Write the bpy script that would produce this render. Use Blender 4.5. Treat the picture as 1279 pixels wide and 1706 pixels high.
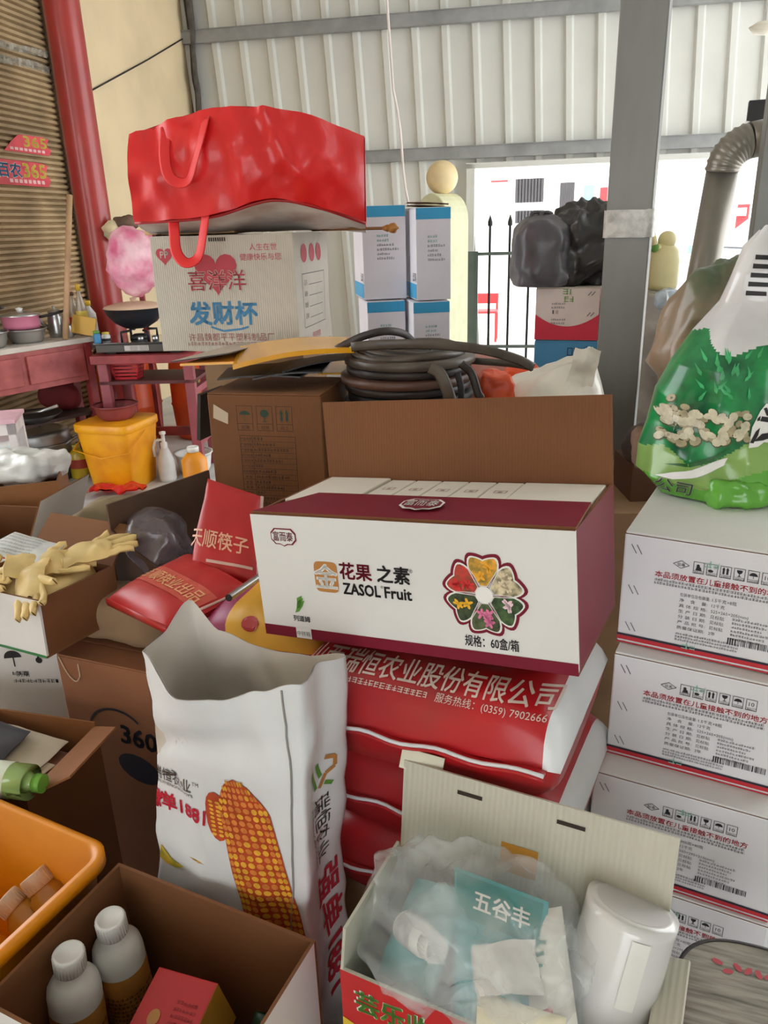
import bpy, bmesh, math, random
from mathutils import Vector, Matrix, Euler, noise
from mathutils.bvhtree import BVHTree

scene = bpy.context.scene
COL = scene.collection
for _o in list(bpy.data.objects):
    bpy.data.objects.remove(_o, do_unlink=True)
RAD = math.radians

# ---------------------------------------------------------------- camera
FPX, CX, CY, HC = 1282.0, 639.5, 853.0, 1.50          # focal length in pixels of the 1279 x 1706 frame
_dn = Vector((110 / FPX, 3428 / FPX, 1.0)).normalized()   # straight down, seen from the camera
_zc = -_dn
_yc = (Vector((0, 0, 1)) - _dn * _dn.z).normalized()
_xc = _yc.cross(_zc)
RCW = Matrix((_xc, _yc, _zc))                           # camera (x right, y down, z forward) -> world
CAMP = Vector((0, 0, HC))
cam_data = bpy.data.cameras.new('camera')
cam = bpy.data.objects.new('camera', cam_data)
COL.objects.link(cam)
cam_data.sensor_fit = 'VERTICAL'
cam_data.sensor_height = 24.0
cam_data.lens = FPX / 1706.0 * 24.0
cam_data.clip_start = 0.02
cam_data.clip_end = 200
_m = (RCW @ Matrix(((1, 0, 0), (0, -1, 0), (0, 0, -1)))).to_4x4()
_m.translation = CAMP
cam.matrix_world = _m
scene.camera = cam


def ray(px, py):
    return RCW @ Vector(((px - CX) / FPX, (py - CY) / FPX, 1.0))


def at(px, py, D):
    """world point seen at a pixel, D metres ahead of the camera along the floor"""
    r = ray(px, py)
    return CAMP + r * (D / r.y)


def atz(px, py, z):
    r = ray(px, py)
    return CAMP + r * ((z - HC) / r.z)


BY = RAD(-11.0)                                         # the shed is turned 11 degrees to the camera
EX = Vector((math.cos(BY), math.sin(BY), 0))
EY = Vector((-math.sin(BY), math.cos(BY), 0))
YB, XL = 8.2, -3.42                                     # back wall, side wall, in shed coordinates


def onback(px, py, yb=YB):
    r = ray(px, py)
    p = CAMP + r * (yb / r.dot(EY))
    return Vector((p.dot(EX), p.dot(EY), p.z))


def onleft(px, py, xl=XL):
    r = ray(px, py)
    p = CAMP + r * (xl / r.dot(EX))
    return Vector((p.dot(EX), p.dot(EY), p.z))


# ---------------------------------------------------------------- sky, sun, exposure
world = bpy.data.worlds.new('sky')
scene.world = world
world.use_nodes = True
_bg = world.node_tree.nodes['Background']
_bg.inputs['Color'].default_value = (0.945, 0.97, 1.0, 1)
_bg.inputs['Strength'].default_value = 4.2
sun_data = bpy.data.lights.new('sun', 'SUN')
sun_data.energy = 5.0
sun_data.angle = RAD(3)
sun_data.color = (1.0, 0.95, 0.86)
sun = bpy.data.objects.new('sun', sun_data)
COL.objects.link(sun)
sun.rotation_euler = Euler((RAD(28), RAD(14), 0))
scene.view_settings.view_transform = 'Standard'
scene.view_settings.look = 'None'
scene.view_settings.exposure = 0.08
scene.view_settings.gamma = 1.0
scene.view_settings.use_curve_mapping = False


# ---------------------------------------------------------------- materials
def lin(c):
    return tuple((x / 255 / 12.92) if x / 255 <= 0.04045 else ((x / 255 + 0.055) / 1.055) ** 2.4 for x in c)


MATS = {}


def mat(name, rgb, rough=0.6, metal=0.0, var=0.06, vs=6.0, bump=0.0, bs=40.0, coat=0.0, spec=0.5,
        alpha=None, wave=None, dirt=None, stretch=None):
    """procedural material: noise-varied colour, optional relief, optional see-through film"""
    if name in MATS:
        return MATS[name]
    m = bpy.data.materials.new(name)
    m.use_nodes = True
    nt = m.node_tree
    b = nt.nodes['Principled BSDF']
    c = lin(rgb)
    b.inputs['Roughness'].default_value = rough
    b.inputs['Metallic'].default_value = metal
    b.inputs['Coat Weight'].default_value = coat
    b.inputs['Specular IOR Level'].default_value = spec
    tc = nt.nodes.new('ShaderNodeTexCoord')
    vec = tc.outputs['Object']
    if stretch:
        mp = nt.nodes.new('ShaderNodeMapping')
        mp.inputs['Scale'].default_value = stretch
        nt.links.new(vec, mp.inputs['Vector'])
        vec = mp.outputs['Vector']
    n = nt.nodes.new('ShaderNodeTexNoise')
    n.inputs['Scale'].default_value = vs
    n.inputs['Detail'].default_value = 5
    nt.links.new(vec, n.inputs['Vector'])
    r = nt.nodes.new('ShaderNodeValToRGB')
    d = dirt and lin(dirt) or tuple(x * (1 - var * 2.2) for x in c)
    r.color_ramp.elements[0].position = 0.30
    r.color_ramp.elements[1].position = 0.62
    r.color_ramp.elements[0].color = (*d, 1)
    r.color_ramp.elements[1].color = (*[min(1, x * (1 + var * 0.6)) for x in c], 1)
    nt.links.new(n.outputs['Fac'], r.inputs['Fac'])
    nt.links.new(r.outputs['Color'], b.inputs['Base Color'])
    if bump:
        h = nt.nodes.new('ShaderNodeTexNoise')
        h.inputs['Scale'].default_value = bs
        h.inputs['Detail'].default_value = 4
        nt.links.new(vec, h.inputs['Vector'])
        src = h.outputs['Fac']
        bp = nt.nodes.new('ShaderNodeBump')
        bp.inputs['Strength'].default_value = bump
        bp.inputs['Distance'].default_value = 0.01
        nt.links.new(src, bp.inputs['Height'])
        nt.links.new(bp.outputs['Normal'], b.inputs['Normal'])
    if wave:
        w = nt.nodes.new('ShaderNodeTexWave')
        w.bands_direction = wave[0]
        w.inputs['Scale'].default_value = wave[1]
        nt.links.new(tc.outputs['Object'], w.inputs['Vector'])
        bp = nt.nodes.new('ShaderNodeBump')
        bp.inputs['Strength'].default_value = wave[2]
        bp.inputs['Distance'].default_value = 0.002
        nt.links.new(w.outputs['Color'], bp.inputs['Height'])
        nt.links.new(bp.outputs['Normal'], b.inputs['Normal'])
    if alpha is not None:
        out = nt.nodes['Material Output']
        tr = nt.nodes.new('ShaderNodeBsdfTransparent')
        mx = nt.nodes.new('ShaderNodeMixShader')
        rr = nt.nodes.new('ShaderNodeMapRange')
        rr.inputs['To Min'].default_value = max(0, alpha[0])
        rr.inputs['To Max'].default_value = alpha[1]
        rr.inputs['From Min'].default_value = 0.35
        rr.inputs['From Max'].default_value = 0.68
        n2 = nt.nodes.new('ShaderNodeTexNoise')
        n2.inputs['Scale'].default_value = alpha[2] if len(alpha) > 2 else 14
        n2.inputs['Detail'].default_value = 3
        nt.links.new(vec, n2.inputs['Vector'])
        nt.links.new(n2.outputs['Fac'], rr.inputs['Value'])
        nt.links.new(rr.outputs['Result'], mx.inputs['Fac'])
        nt.links.new(tr.outputs['BSDF'], mx.inputs[1])
        nt.links.new(b.outputs['BSDF'], mx.inputs[2])
        nt.links.new(mx.outputs['Shader'], out.inputs['Surface'])
    MATS[name] = m
    return m


KRAFT = mat('kraft board', (118, 72, 38), 0.8, var=0.05, vs=5, wave=('X', 60, 0.12))
KRAFTD = mat('dark kraft board', (92, 60, 40), 0.8, var=0.08, vs=5)
KRAFTI = mat('kraft board inside', (124, 80, 46), 0.85, var=0.06, vs=4)
WBOARD = mat('white board', (226, 224, 221), 0.55, var=0.03, vs=4)
GBOARD = mat('grey white board', (202, 199, 182), 0.6, var=0.04, vs=5, wave=('X', 40, 0.35))
WCARD = mat('white corrugated board', (196, 188, 174), 0.6, var=0.06, vs=6, wave=('X', 45, 0.25))
MAROON = mat('maroon print', (122, 24, 46), 0.5, var=0.04, spec=0.25)
INKB = mat('black ink', (35, 33, 36), 0.6, var=0.02)
INKG = mat('grey ink', (96, 94, 98), 0.6, var=0.02)
INKR = mat('red ink', (206, 40, 52), 0.5, var=0.02)
INKW = mat('white ink', (240, 238, 232), 0.5, var=0.02)
INKGR = mat('green ink', (96, 150, 62), 0.5, var=0.05)
INKO = mat('ochre ink', (188, 128, 66), 0.5, var=0.05)
INKBL = mat('blue ink', (58, 128, 172), 0.5, var=0.05)
INKBR = mat('brown ink', (48, 28, 16), 0.6, var=0.05)
INKDG = mat('dark green ink', (36, 62, 44), 0.6, var=0.05)
INKRED2 = mat('faded red ink', (190, 62, 76), 0.6, var=0.08)
TEALINK = mat('teal ink', (70, 150, 140), 0.6, var=0.05)
REDBAG = mat('red woven plastic', (222, 30, 32), 0.38, var=0.06, vs=4, bump=0.15, bs=18, coat=0.15)
REDSACK = mat('red printed plastic', (184, 26, 34), 0.32, var=0.10, vs=5, dirt=(146, 50, 50), bump=0.12, bs=16)
WPLAST = mat('white plastic', (232, 232, 228), 0.35, var=0.03)
WSACK = mat('white woven sack', (226, 228, 230), 0.32, var=0.05, vs=5, bump=0.25, bs=9)
STEEL = mat('stainless steel', (190, 192, 192), 0.28, metal=0.9, var=0.08, vs=5)
ALU = mat('dull aluminium', (186, 188, 186), 0.42, metal=0.8, var=0.10, vs=4)
GALV = mat('galvanised sheet', (150, 148, 142), 0.4, metal=0.7, var=0.10, vs=6)
BLACK = mat('black rubber', (32, 31, 33), 0.6, var=0.10)
REDPAINT = mat('worn red paint', (150, 52, 54), 0.5, var=0.16, vs=7, dirt=(104, 32, 34))
ORANGEP = mat('orange plastic', (232, 148, 28), 0.4, var=0.05)


# ---------------------------------------------------------------- mesh helpers
class MB:
    def __init__(s):
        s.v, s.f, s.m, s.s = [], [], [], []

    def add(s, verts, faces, mi=0, sm=False):
        o = len(s.v)
        s.v += [tuple(v) for v in verts]
        for f in faces:
            s.f.append(tuple(o + i for i in f))
            s.m.append(mi(f) if callable(mi) else mi)
            s.s.append(sm)
        return s

    def box(s, lo, hi, mi=0, M=None):
        """mi: one index or six: -x +x -y +y -z +z"""
        x0, y0, z0 = lo
        x1, y1, z1 = hi
        v = [Vector(p) for p in ((x0, y0, z0), (x1, y0, z0), (x1, y1, z0), (x0, y1, z0),
                                 (x0, y0, z1), (x1, y0, z1), (x1, y1, z1), (x0, y1, z1))]
        if M is not None:
            v = [M @ p for p in v]
        fs = [(0, 4, 7, 3), (1, 2, 6, 5), (0, 1, 5, 4), (3, 7, 6, 2), (0, 3, 2, 1), (4, 5, 6, 7)]
        o = len(s.v)
        s.v += [tuple(p) for p in v]
        for k, f in enumerate(fs):
            s.f.append(tuple(o + i for i in f))
            s.m.append(mi if isinstance(mi, int) else mi[k])
            s.s.append(False)
        return s

    def tube(s, pts, r, seg=10, mi=0, caps=True, sm=True, flat=None):
        """a round bar through points; r may be a list; flat=(wide, thick, up) makes a ribbon-like bar"""
        pts = [Vector(p) for p in pts]
        n = len(pts)
        rr = r if isinstance(r, (list, tuple)) else [r] * n
        t0 = (pts[1] - pts[0]).normalized()
        up = Vector((0, 0, 1)) if abs(t0.z) < 0.9 else Vector((1, 0, 0))
        if flat:
            up = Vector(flat[2])
        u = t0.cross(up).normalized()
        rings = []
        for i in range(n):
            t = (pts[min(i + 1, n - 1)] - pts[max(i - 1, 0)]).normalized()
            u = (u - t * u.dot(t))
            u = u.normalized() if u.length > 1e-6 else t.orthogonal().normalized()
            w = t.cross(u)
            for k in range(seg):
                a = 2 * math.pi * k / seg + (math.pi / 4 if seg == 4 else 0)
                if flat:
                    rings.append(pts[i] + u * (flat[0] * math.cos(a)) + w * (flat[1] * math.sin(a)))
                else:
                    rings.append(pts[i] + u * (rr[i] * math.cos(a)) + w * (rr[i] * math.sin(a)))
        fs = []
        for i in range(n - 1):
            for k in range(seg):
                k2 = (k + 1) % seg
                fs.append((i * seg + k, i * seg + k2, (i + 1) * seg + k2, (i + 1) * seg + k))
        s.add(rings, fs, mi, sm)
        if caps:
            o = len(s.v) - len(rings)
            s.f.append(tuple(o + k for k in reversed(range(seg))))
            s.f.append(tuple(o + (n - 1) * seg + k for k in range(seg)))
            s.m += [mi, mi]
            s.s += [False, False]
        return s

    def lathe(s, prof, seg=24, c=(0, 0, 0), mi=0, sm=True, M=None, sq=None):
        """prof: (radius, height[, material]) from bottom to top; sq=(ex, ey) scales plan axes"""
        c = Vector(c)
        vs, fs, ms = [], [], []
        for p in prof:
            for k in range(seg):
                a = 2 * math.pi * k / seg
                q = Vector((p[0] * math.cos(a), p[0] * math.sin(a), p[1]))
                if sq:
                    q = Vector((q.x * sq[0], q.y * sq[1], q.z))
                if M is not None:
                    q = M @ q
                vs.append(q + c)
        o = len(s.v)
        s.v += [tuple(v) for v in vs]
        for i in range(len(prof) - 1):
            m_ = prof[i + 1][2] if len(prof[i + 1]) > 2 else mi
            for k in range(seg):
                k2 = (k + 1) % seg
                s.f.append((o + i * seg + k, o + i * seg + k2, o + (i + 1) * seg + k2, o + (i + 1) * seg + k))
                s.m.append(m_)
                s.s.append(sm)
        return s

    def grid(s, fn, nu, nv, cu=False, cv=False, mi=0, sm=True):
        vs = [fn(i / (nu if cu else nu - 1), j / (nv if cv else nv - 1)) for j in range(nv) for i in range(nu)]
        o = len(s.v)
        s.v += [tuple(v) for v in vs]
        for j in range(nv if cv else nv - 1):
            for i in range(nu if cu else nu - 1):
                i2, j2 = (i + 1) % nu, (j + 1) % nv
                s.f.append((o + j * nu + i, o + j * nu + i2, o + j2 * nu + i2, o + j2 * nu + i))
                s.m.append(mi((i + .5) / nu, (j + .5) / nv) if callable(mi) else mi)
                s.s.append(sm)
        return s

    def bvh(s):
        return BVHTree.FromPolygons([Vector(v) for v in s.v], s.f)

    def build(s, name, mats, parent=None, loc=None, rot=None, bevel=0, solid=0):
        me = bpy.data.meshes.new(name)
        me.from_pydata(s.v, [], s.f)
        if not isinstance(mats, (list, tuple)):
            mats = [mats]
        for m in mats:
            me.materials.append(m)
        if len(mats) > 1:
            me.polygons.foreach_set('material_index', s.m)
        me.polygons.foreach_set('use_smooth', s.s)
        me.update()
        o = bpy.data.objects.new(name, me)
        COL.objects.link(o)
        if parent:
            o.parent = parent
        if loc is not None:
            o.location = loc
        if rot is not None:
            o.rotation_euler = rot
        if bevel:
            b = o.modifiers.new('bevel', 'BEVEL')
            b.width = bevel
            b.segments = 2
            b.limit_method = 'ANGLE'
            b.angle_limit = RAD(50)
        if solid:
            b = o.modifiers.new('solid', 'SOLIDIFY')
            b.thickness = solid
            b.offset = 0
        return o


def tag(o, label, cat, group=None, kind=None):
    o['label'] = label
    o['category'] = cat
    if group:
        o['group'] = group
    if kind:
        o['kind'] = kind
    return o


def struct(o, label=None, cat=None):
    o['kind'] = 'structure'
    if label:
        o['label'] = label
        o['category'] = cat
    return o


def thing(name, label, cat, loc=(0, 0, 0), rot=(0, 0, 0), group=None):
    o = bpy.data.objects.new(name, None)
    o.empty_display_size = 0.05
    COL.objects.link(o)
    o.location = loc
    o.rotation_euler = rot
    return tag(o, label, cat, group)


def copy_tree(o, parent=None):
    c = o.copy()
    COL.objects.link(c)
    if parent:
        c.parent = parent
    for ch in list(o.children):
        copy_tree(ch, c)
    return c


# ---------------------------------------------------------------- flat print: lettering and marks
_TC = {}


def text2d(s, size, bold=0.0):
    key = (s, bold)
    if key not in _TC:
        cu = bpy.data.curves.new('t', 'FONT')
        cu.body = s
        cu.resolution_u = 2
        cu.offset = bold
        o = bpy.data.objects.new('t', cu)
        COL.objects.link(o)
        me = bpy.data.meshes.new_from_object(o)
        vs = [(v.co.x, v.co.y) for v in me.vertices]
        fs = [tuple(p.vertices) for p in me.polygons]
        bpy.data.meshes.remove(me)
        bpy.data.objects.remove(o)
        bpy.data.curves.remove(cu)
        if vs:
            x0 = min(v[0] for v in vs)
            x1 = max(v[0] for v in vs)
        else:
            x0 = x1 = 0
        _TC[key] = ([(x - x0, y) for x, y in vs], fs, x1 - x0)
    vs, fs, w = _TC[key]
    return [(x * size, y * size) for x, y in vs], fs, w * size


class Deco:
    """print of one colour on one surface: 2-D shapes laid on a surface by a mapping (u, v) -> point"""

    def __init__(s, fmap, fine=None):
        s.fmap, s.v, s.f, s.fine = fmap, [], [], fine

    def add(s, vs, fs):
        o = len(s.v)
        s.v += vs
        s.f += [tuple(o + i for i in f) for f in fs]
        return s

    def text(s, st, u, v, size, align='C', bold=0.0, width=None, rot=0.0, shear=0.0):
        if bold:                                              # heavier strokes: the same glyphs shifted by a hair
            e = min(bold, 0.03) * size * 0.8
            for du, dv in ((-e, -e), (e, -e), (e, e), (-e, e)):
                s.text(st, u + du, v + dv, size, align, 0.0, width, rot, shear)
            return s
        vs, fs, w = text2d(st, size, 0.0)
        k = (width / w) if (width and w) else 1.0
        ox = {'L': 0, 'C': -w * k / 2, 'R': -w * k}[align]
        c, n = math.cos(rot), math.sin(rot)
        s.add([(u + (x * k + ox + y * shear) * c - y * n, v + (x * k + ox + y * shear) * n + y * c) for x, y in vs], fs)
        return s

    def rect(s, u0, v0, u1, v1):
        return s.add([(u0, v0), (u1, v0), (u1, v1), (u0, v1)], [(0, 1, 2, 3)])

    def frame(s, u0, v0, u1, v1, t):
        s.rect(u0, v0, u1, v0 + t)
        s.rect(u0, v1 - t, u1, v1)
        s.rect(u0, v0 + t, u0 + t, v1 - t)
        s.rect(u1 - t, v0 + t, u1, v1 - t)
        return s

    def poly(s, pts):
        return s.add([tuple(p) for p in pts], [tuple(range(len(pts)))])

    def fan(s, c, pts):
        n = len(pts)
        return s.add([tuple(c)] + [tuple(p) for p in pts], [(0, 1 + i, 1 + (i + 1) % n) for i in range(n)])

    def ell(s, u, v, a, b, n=10, rot=0.0, a0=0, a1=6.2832):
        pts = []
        for k in range(n):
            t = a0 + (a1 - a0) * k / (n - (0 if abs(a1 - a0 - 6.2832) < 1e-3 else 1))
            x, y = a * math.cos(t), b * math.sin(t)
            pts.append((u + x * math.cos(rot) - y * math.sin(rot), v + x * math.sin(rot) + y * math.cos(rot)))
        return s.poly(pts)

    def line(s, pts, t):
        for (x0, y0), (x1, y1) in zip(pts[:-1], pts[1:]):
            dx, dy = x1 - x0, y1 - y0
            l = math.hypot(dx, dy) or 1
            nx, ny = -dy / l * t / 2, dx / l * t / 2
            s.add([(x0 + nx, y0 + ny), (x0 - nx, y0 - ny), (x1 - nx, y1 - ny), (x1 + nx, y1 + ny)], [(0, 1, 2, 3)])
        return s

    def dashes(s, u0, u1, v, h, seed=0, gap=0.25):
        """a line of print too small to read"""
        r = random.Random(seed)
        u = u0
        while u < u1:
            w = h * r.uniform(0.75, 1.1)
            b = min(u + w, u1)
            for k in range(r.choice((2, 3))):
                y = v + h * (0.05 + 0.4 * k + r.uniform(-0.05, 0.1))
                s.rect(u, y, b, y + h * 0.14)
            x = u + w * r.choice((0.15, 0.45, 0.7))
            s.rect(x, v, min(x + w * 0.18, u1), v + h)
            u += w * (1 + gap)
        return s

    def build(s, name, m, parent=None):
        if not s.f:
            return None
        bm = bmesh.new()
        bv = [bm.verts.new((x, y, 0)) for x, y in s.v]
        for f in s.f:
            try:
                bm.faces.new([bv[i] for i in f])
            except ValueError:
                pass
        if s.fine:
            bmesh.ops.triangulate(bm, faces=bm.faces[:])
            for _ in range(5):
                e = [e for e in bm.edges if e.calc_length() > s.fine]
                if not e:
                    break
                bmesh.ops.subdivide_edges(bm, edges=e, cuts=1)
                bmesh.ops.triangulate(bm, faces=[f for f in bm.faces if len(f.verts) > 3])
        for v in bm.verts:
            v.co = s.fmap(v.co.x, v.co.y)
        me = bpy.data.meshes.new(name)
        bm.to_mesh(me)
        bm.free()
        me.materials.append(m)
        o = bpy.data.objects.new(name, me)
        COL.objects.link(o)
        if parent:
            o.parent = parent
        return o


def surf(bvh, O, U, V, N, e=0.0015, far=1.0):
    """mapping onto a soft surface: from the plane O + uU + vV along N until the surface is met"""
    O, U, V, N = Vector(O), Vector(U).normalized(), Vector(V).normalized(), Vector(N).normalized()
    last = [O]

    def f(u, v):
        p = O + U * u + V * v
        h = bvh.ray_cast(p, N, far)
        if h[0] is None:
            q = bvh.find_nearest(p)
            return q[0] - N * e
        return h[0] - N * e
    return f


# ---------------------------------------------------------------- cartons
def face_map(dims, face, e=0.0006):
    w, d, h = dims
    return {'front': lambda u, v: Vector((u, -e, v)),
            'right': lambda u, v: Vector((w + e, u, v)),
            'left': lambda u, v: Vector((-e, d - u, v)),
            'back': lambda u, v: Vector((w - u, d + e, v)),
            'top': lambda u, v: Vector((u, v, h + e))}[face]


def carton(name, label, loc, yaw, tx, ty, dims, m_out, m_top=None, group=None, cat='carton', mats6=None, flaps=True, t=0.004):
    """closed carton: body, two top flaps meeting in a seam, tape; origin at the front bottom corner"""
    T = thing(name, label, cat, loc, (RAD(tx), RAD(ty), RAD(yaw)), group)
    w, d, h = dims
    ms = mats6 or [m_out] * 6
    b = MB().box((0, 0, 0), (w, d, h - (t if flaps else 0)), [0, 1, 2, 3, 4, 5])
    b.build('body', ms, T, bevel=0.003)
    if flaps:
        mt = m_top or ms[5]
        for k in (0, 1):
            y0, y1 = (0.001, d / 2 - 0.001) if k == 0 else (d / 2 + 0.001, d - 0.001)
            MB().box((0.001, y0, h - t), (w - 0.001, y1, h)).build('flap', mt, T, bevel=0.0015)
    return T


def open_carton(name, label, loc, yaw, tx, ty, dims, outs, inn, flaps=(), t=0.005, group=None, cat='carton'):
    """open carton: bottom, four walls, and flaps (side, length, angle from upright outwards, a0, a1)"""
    T = thing(name, label, cat, loc, (RAD(tx), RAD(ty), RAD(yaw)), group)
    w, d, h = dims
    if not isinstance(outs, dict):
        outs = dict(front=outs, back=outs, left=outs, right=outs)
    MB().box((0, 0, 0), (w, d, t)).build('bottom', inn, T)
    MB().box((0, 0, t), (w, t, h), [0, 0, 0, 1, 1, 1]).build('wall', [outs['front'], inn], T)
    MB().box((0, d - t, t), (w, d, h), [0, 0, 1, 0, 1, 1]).build('wall', [outs['back'], inn], T)
    MB().box((0, t, t), (t, d - t, h), [0, 1, 0, 0, 1, 1]).build('wall', [outs['left'], inn], T)
    MB().box((w - t, t, t), (w, d - t, h), [1, 0, 0, 0, 1, 1]).build('wall', [outs['right'], inn], T)
    for fl in flaps:
        side, ln, ang = fl[:3]
        ta, tb = (fl[3], fl[4]) if len(fl) > 4 else (0.0, 0.0)
        a = RAD(ang)
        s_, c_ = math.sin(a), math.cos(a)
        L = w if side in ('front', 'back') else d
        P = {'front': (Vector((0, 0, h)), Vector((1, 0, 0)), Vector((0, -1, 0))),
             'back': (Vector((0, d - t, h)), Vector((1, 0, 0)), Vector((0, 1, 0))),
             'left': (Vector((0, 0, h)), Vector((0, 1, 0)), Vector((-1, 0, 0))),
             'right': (Vector((w - t, 0, h)), Vector((0, 1, 0)), Vector((1, 0, 0)))}[side]
        o, al, outw = P
        up = Vector((0, 0, 1)) * c_ + outw * s_
        nn = outw * c_ - Vector((0, 0, 1)) * s_          # outer side of the flap
        if side in ('front', 'left'):
            o = o - outw * t
        q = [o, o + al * L, o + al * (L - tb) + up * ln, o + al * ta + up * ln]
        r = [p + nn * (t * 0.8) for p in q]
        f = MB()
        f.add(q + r, [(0, 1, 2, 3)], 1)
        f.f += [(4, 7, 6, 5), (0, 4, 5, 1), (1, 5, 6, 2), (2, 6, 7, 3), (3, 7, 4, 0)]
        f.m += [0, 1, 1, 1, 1]
        f.s += [False] * 5
        f.build('flap', [outs[side], inn], T)
    return T


# ---------------------------------------------------------------- soft things
def fbm(p, f, seed=0.0, o=3):
    q = Vector(p) * f + Vector((seed * 3.1, seed * 1.7, seed * 5.3))
    a, r = 1.0, 0.0
    for _ in range(o):
        r += a * noise.noise(q)
        q = q * 2.03
        a *= 0.5
    return r


def ridge(p, f, seed=0.0):
    return 1.0 - 2.0 * abs(noise.noise(Vector(p) * f + Vector((seed, seed * 2.3, seed * 0.7))))


def sgn(x, e):
    return math.copysign(abs(x) ** e, x)


def blob(c, rad, e1=0.8, e2=0.8, amp=0.06, f=6.0, seed=0.0, rid=0.0, nu=40, nv=24, rot=None, flat=None, mi=0, top=0.0):
    """crumpled rounded mass; e<1 is boxier; amp is folds relative to size; flat = floor level"""
    c = Vector(c)
    R = Euler(rot).to_matrix() if rot else Matrix.Identity(3)
    mb = MB()
    s0 = min(rad)

    def fn(u, v):
        a = 2 * math.pi * u
        b = math.pi * (v - 0.5)
        x = sgn(math.cos(b), e1) * sgn(math.cos(a), e2)
        y = sgn(math.cos(b), e1) * sgn(math.sin(a), e2)
        z = sgn(math.sin(b), e1)
        p = Vector((x * rad[0], y * rad[1], z * rad[2]))
        n = Vector((x, y, z)).normalized()
        k = amp * s0 * fbm(p, f, seed) + rid * s0 * ridge(p, f * 0.8, seed)
        p = p + n * k
        if top and z > 0:
            p.x *= 1 - top * z
            p.y *= 1 - top * z
        q = R @ p + c
        if flat is not None and q.z < flat:
            q.z = flat + 0.0005
        return q
    return mb.grid(fn, nu, nv, cu=True, mi=mi)


def pillow(dims, p=4.0, q=0.5, nu=40, nv=28, amp=0.008, f=9.0, seed=0.0, flatb=0.6, mi=0, sagf=None, edge=0.12):
    """filled sack lying flat, local frame: x 0..w, y 0..d, z 0..h, seam at mid height"""
    w, d, h = dims

    def fn(u, v, side):
        a, b = 2 * u - 1, 2 * v - 1
        t = max(0.0, (1 - abs(a) ** p)) ** q * max(0.0, (1 - abs(b) ** p)) ** q
        pin = 1 - edge * (abs(a) ** 4) * 0.3
        x = w / 2 + a * w / 2 * (1 - 0.06 * (1 - abs(b) ** 2) * 0) 
        y = d / 2 + b * d / 2 * pin
        zz = h * (0.42 + (0.58 * t if side > 0 else -0.42 * min(1, t * 1.6) * 1.0))
        n = fbm((x, y, side), f, seed) * amp * (0.4 + t) + amp * 0.8 * ridge((x * 1.4, y, side), f * 0.7, seed) * t
        zz += n if side > 0 else n * 0.2
        if sagf:
            zz += sagf(x, y)
        return Vector((x, y, max(zz, 0.0005) if not sagf else zz))
    mb = MB()
    mb.grid(lambda u, v: fn(u, v, 1), nu, nv, mi=mi)
    mb.grid(lambda u, v: fn(1 - u, v, -1), nu, nv, mi=mi)
    return mb


def drape(c, size, rot, amp=0.02, f=10.0, seed=0.0, nu=30, nv=22, thick=0.003, irregular=0.15, bend=None, mi=0):
    """crumpled sheet with thickness"""
    c = Vector(c)
    R = Euler(rot).to_matrix()
    mb = MB()

    def fn(u, v, k):
        a, b = 2 * u - 1, 2 * v - 1
        ang = math.atan2(b, a)
        q = 1 + irregular * noise.noise(Vector((math.cos(ang) * 1.6, math.sin(ang) * 1.6, seed * 7.7))) * max(abs(a), abs(b))
        x, y = a * size[0] * q, b * size[1] * q
        z = amp * (fbm((x, y, 0), f, seed) + 0.7 * ridge((x, y, 0), f * 0.9, seed + 3))
        if bend:
            z += bend(a, b)
        return R @ Vector((x, y, z + k * thick)) + c
    mb.grid(lambda u, v: fn(u, v, 0.5), nu, nv, mi=mi)
    mb.grid(lambda u, v: fn(1 - u, v, -0.5), nu, nv, mi=mi)
    return mb


def bottle(name, label, cat, loc, prof_body, m_body, cap, m_cap, rot=(0, 0, 0), lab=None, m_lab=None, seg=24, sq=None, group=None, capribs=0):
    """bottle standing on loc: lathed body, screw cap, wrapped label"""
    T = thing(name, label, cat, loc, rot, group)
    pb = [(0.0005, prof_body[0][1])] + list(prof_body) + [(0.0005, prof_body[-1][1])]
    MB().lathe(pb, seg, sq=sq).build('body', m_body, T)
    r, z0, z1 = cap
    c = MB().lathe([(0.0005, z0), (r, z0), (r, z1 - 0.002), (r * 0.93, z1), (r * 0.8, z1), (r * 0.78, z1 - 0.0015), (0.0005, z1 - 0.0015)], seg)
    for k in range(capribs):
        a = 2 * math.pi * k / capribs
        c.box((r - 0.0005, -0.0007, z0 + 0.002), (r + 0.0008, 0.0007, z1 - 0.004), M=Matrix.Rotation(a, 4, 'Z'))
    c.build('cap', m_cap, T)
    if lab:
        MB().lathe([(lab[0] + 0.0008, lab[1]), (lab[0] + 0.0008, lab[2])], seg, sq=sq).build('label', m_lab, T)
    return T

# ================================================================ the setting
CONC = mat('pale concrete floor', (196, 196, 194), 0.7, var=0.10, vs=3, bump=0.1, bs=20)
CREAM = mat('cream wall panel', (238, 216, 176), 0.6, var=0.05, vs=2, wave=('Y', 12, 0.08))
SHEET = mat('painted steel sheet', (216, 216, 209), 0.42, var=0.03, vs=2)
PURLIN = mat('grey purlin paint', (150, 151, 150), 0.5, var=0.12, vs=5)
POST = mat('grey steel paint', (126, 126, 122), 0.45, metal=0.3, var=0.10, vs=6, stretch=(1, 1, 0.25))
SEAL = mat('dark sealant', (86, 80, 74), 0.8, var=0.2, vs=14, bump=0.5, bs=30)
B3 = (0, 0, BY)


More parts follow.
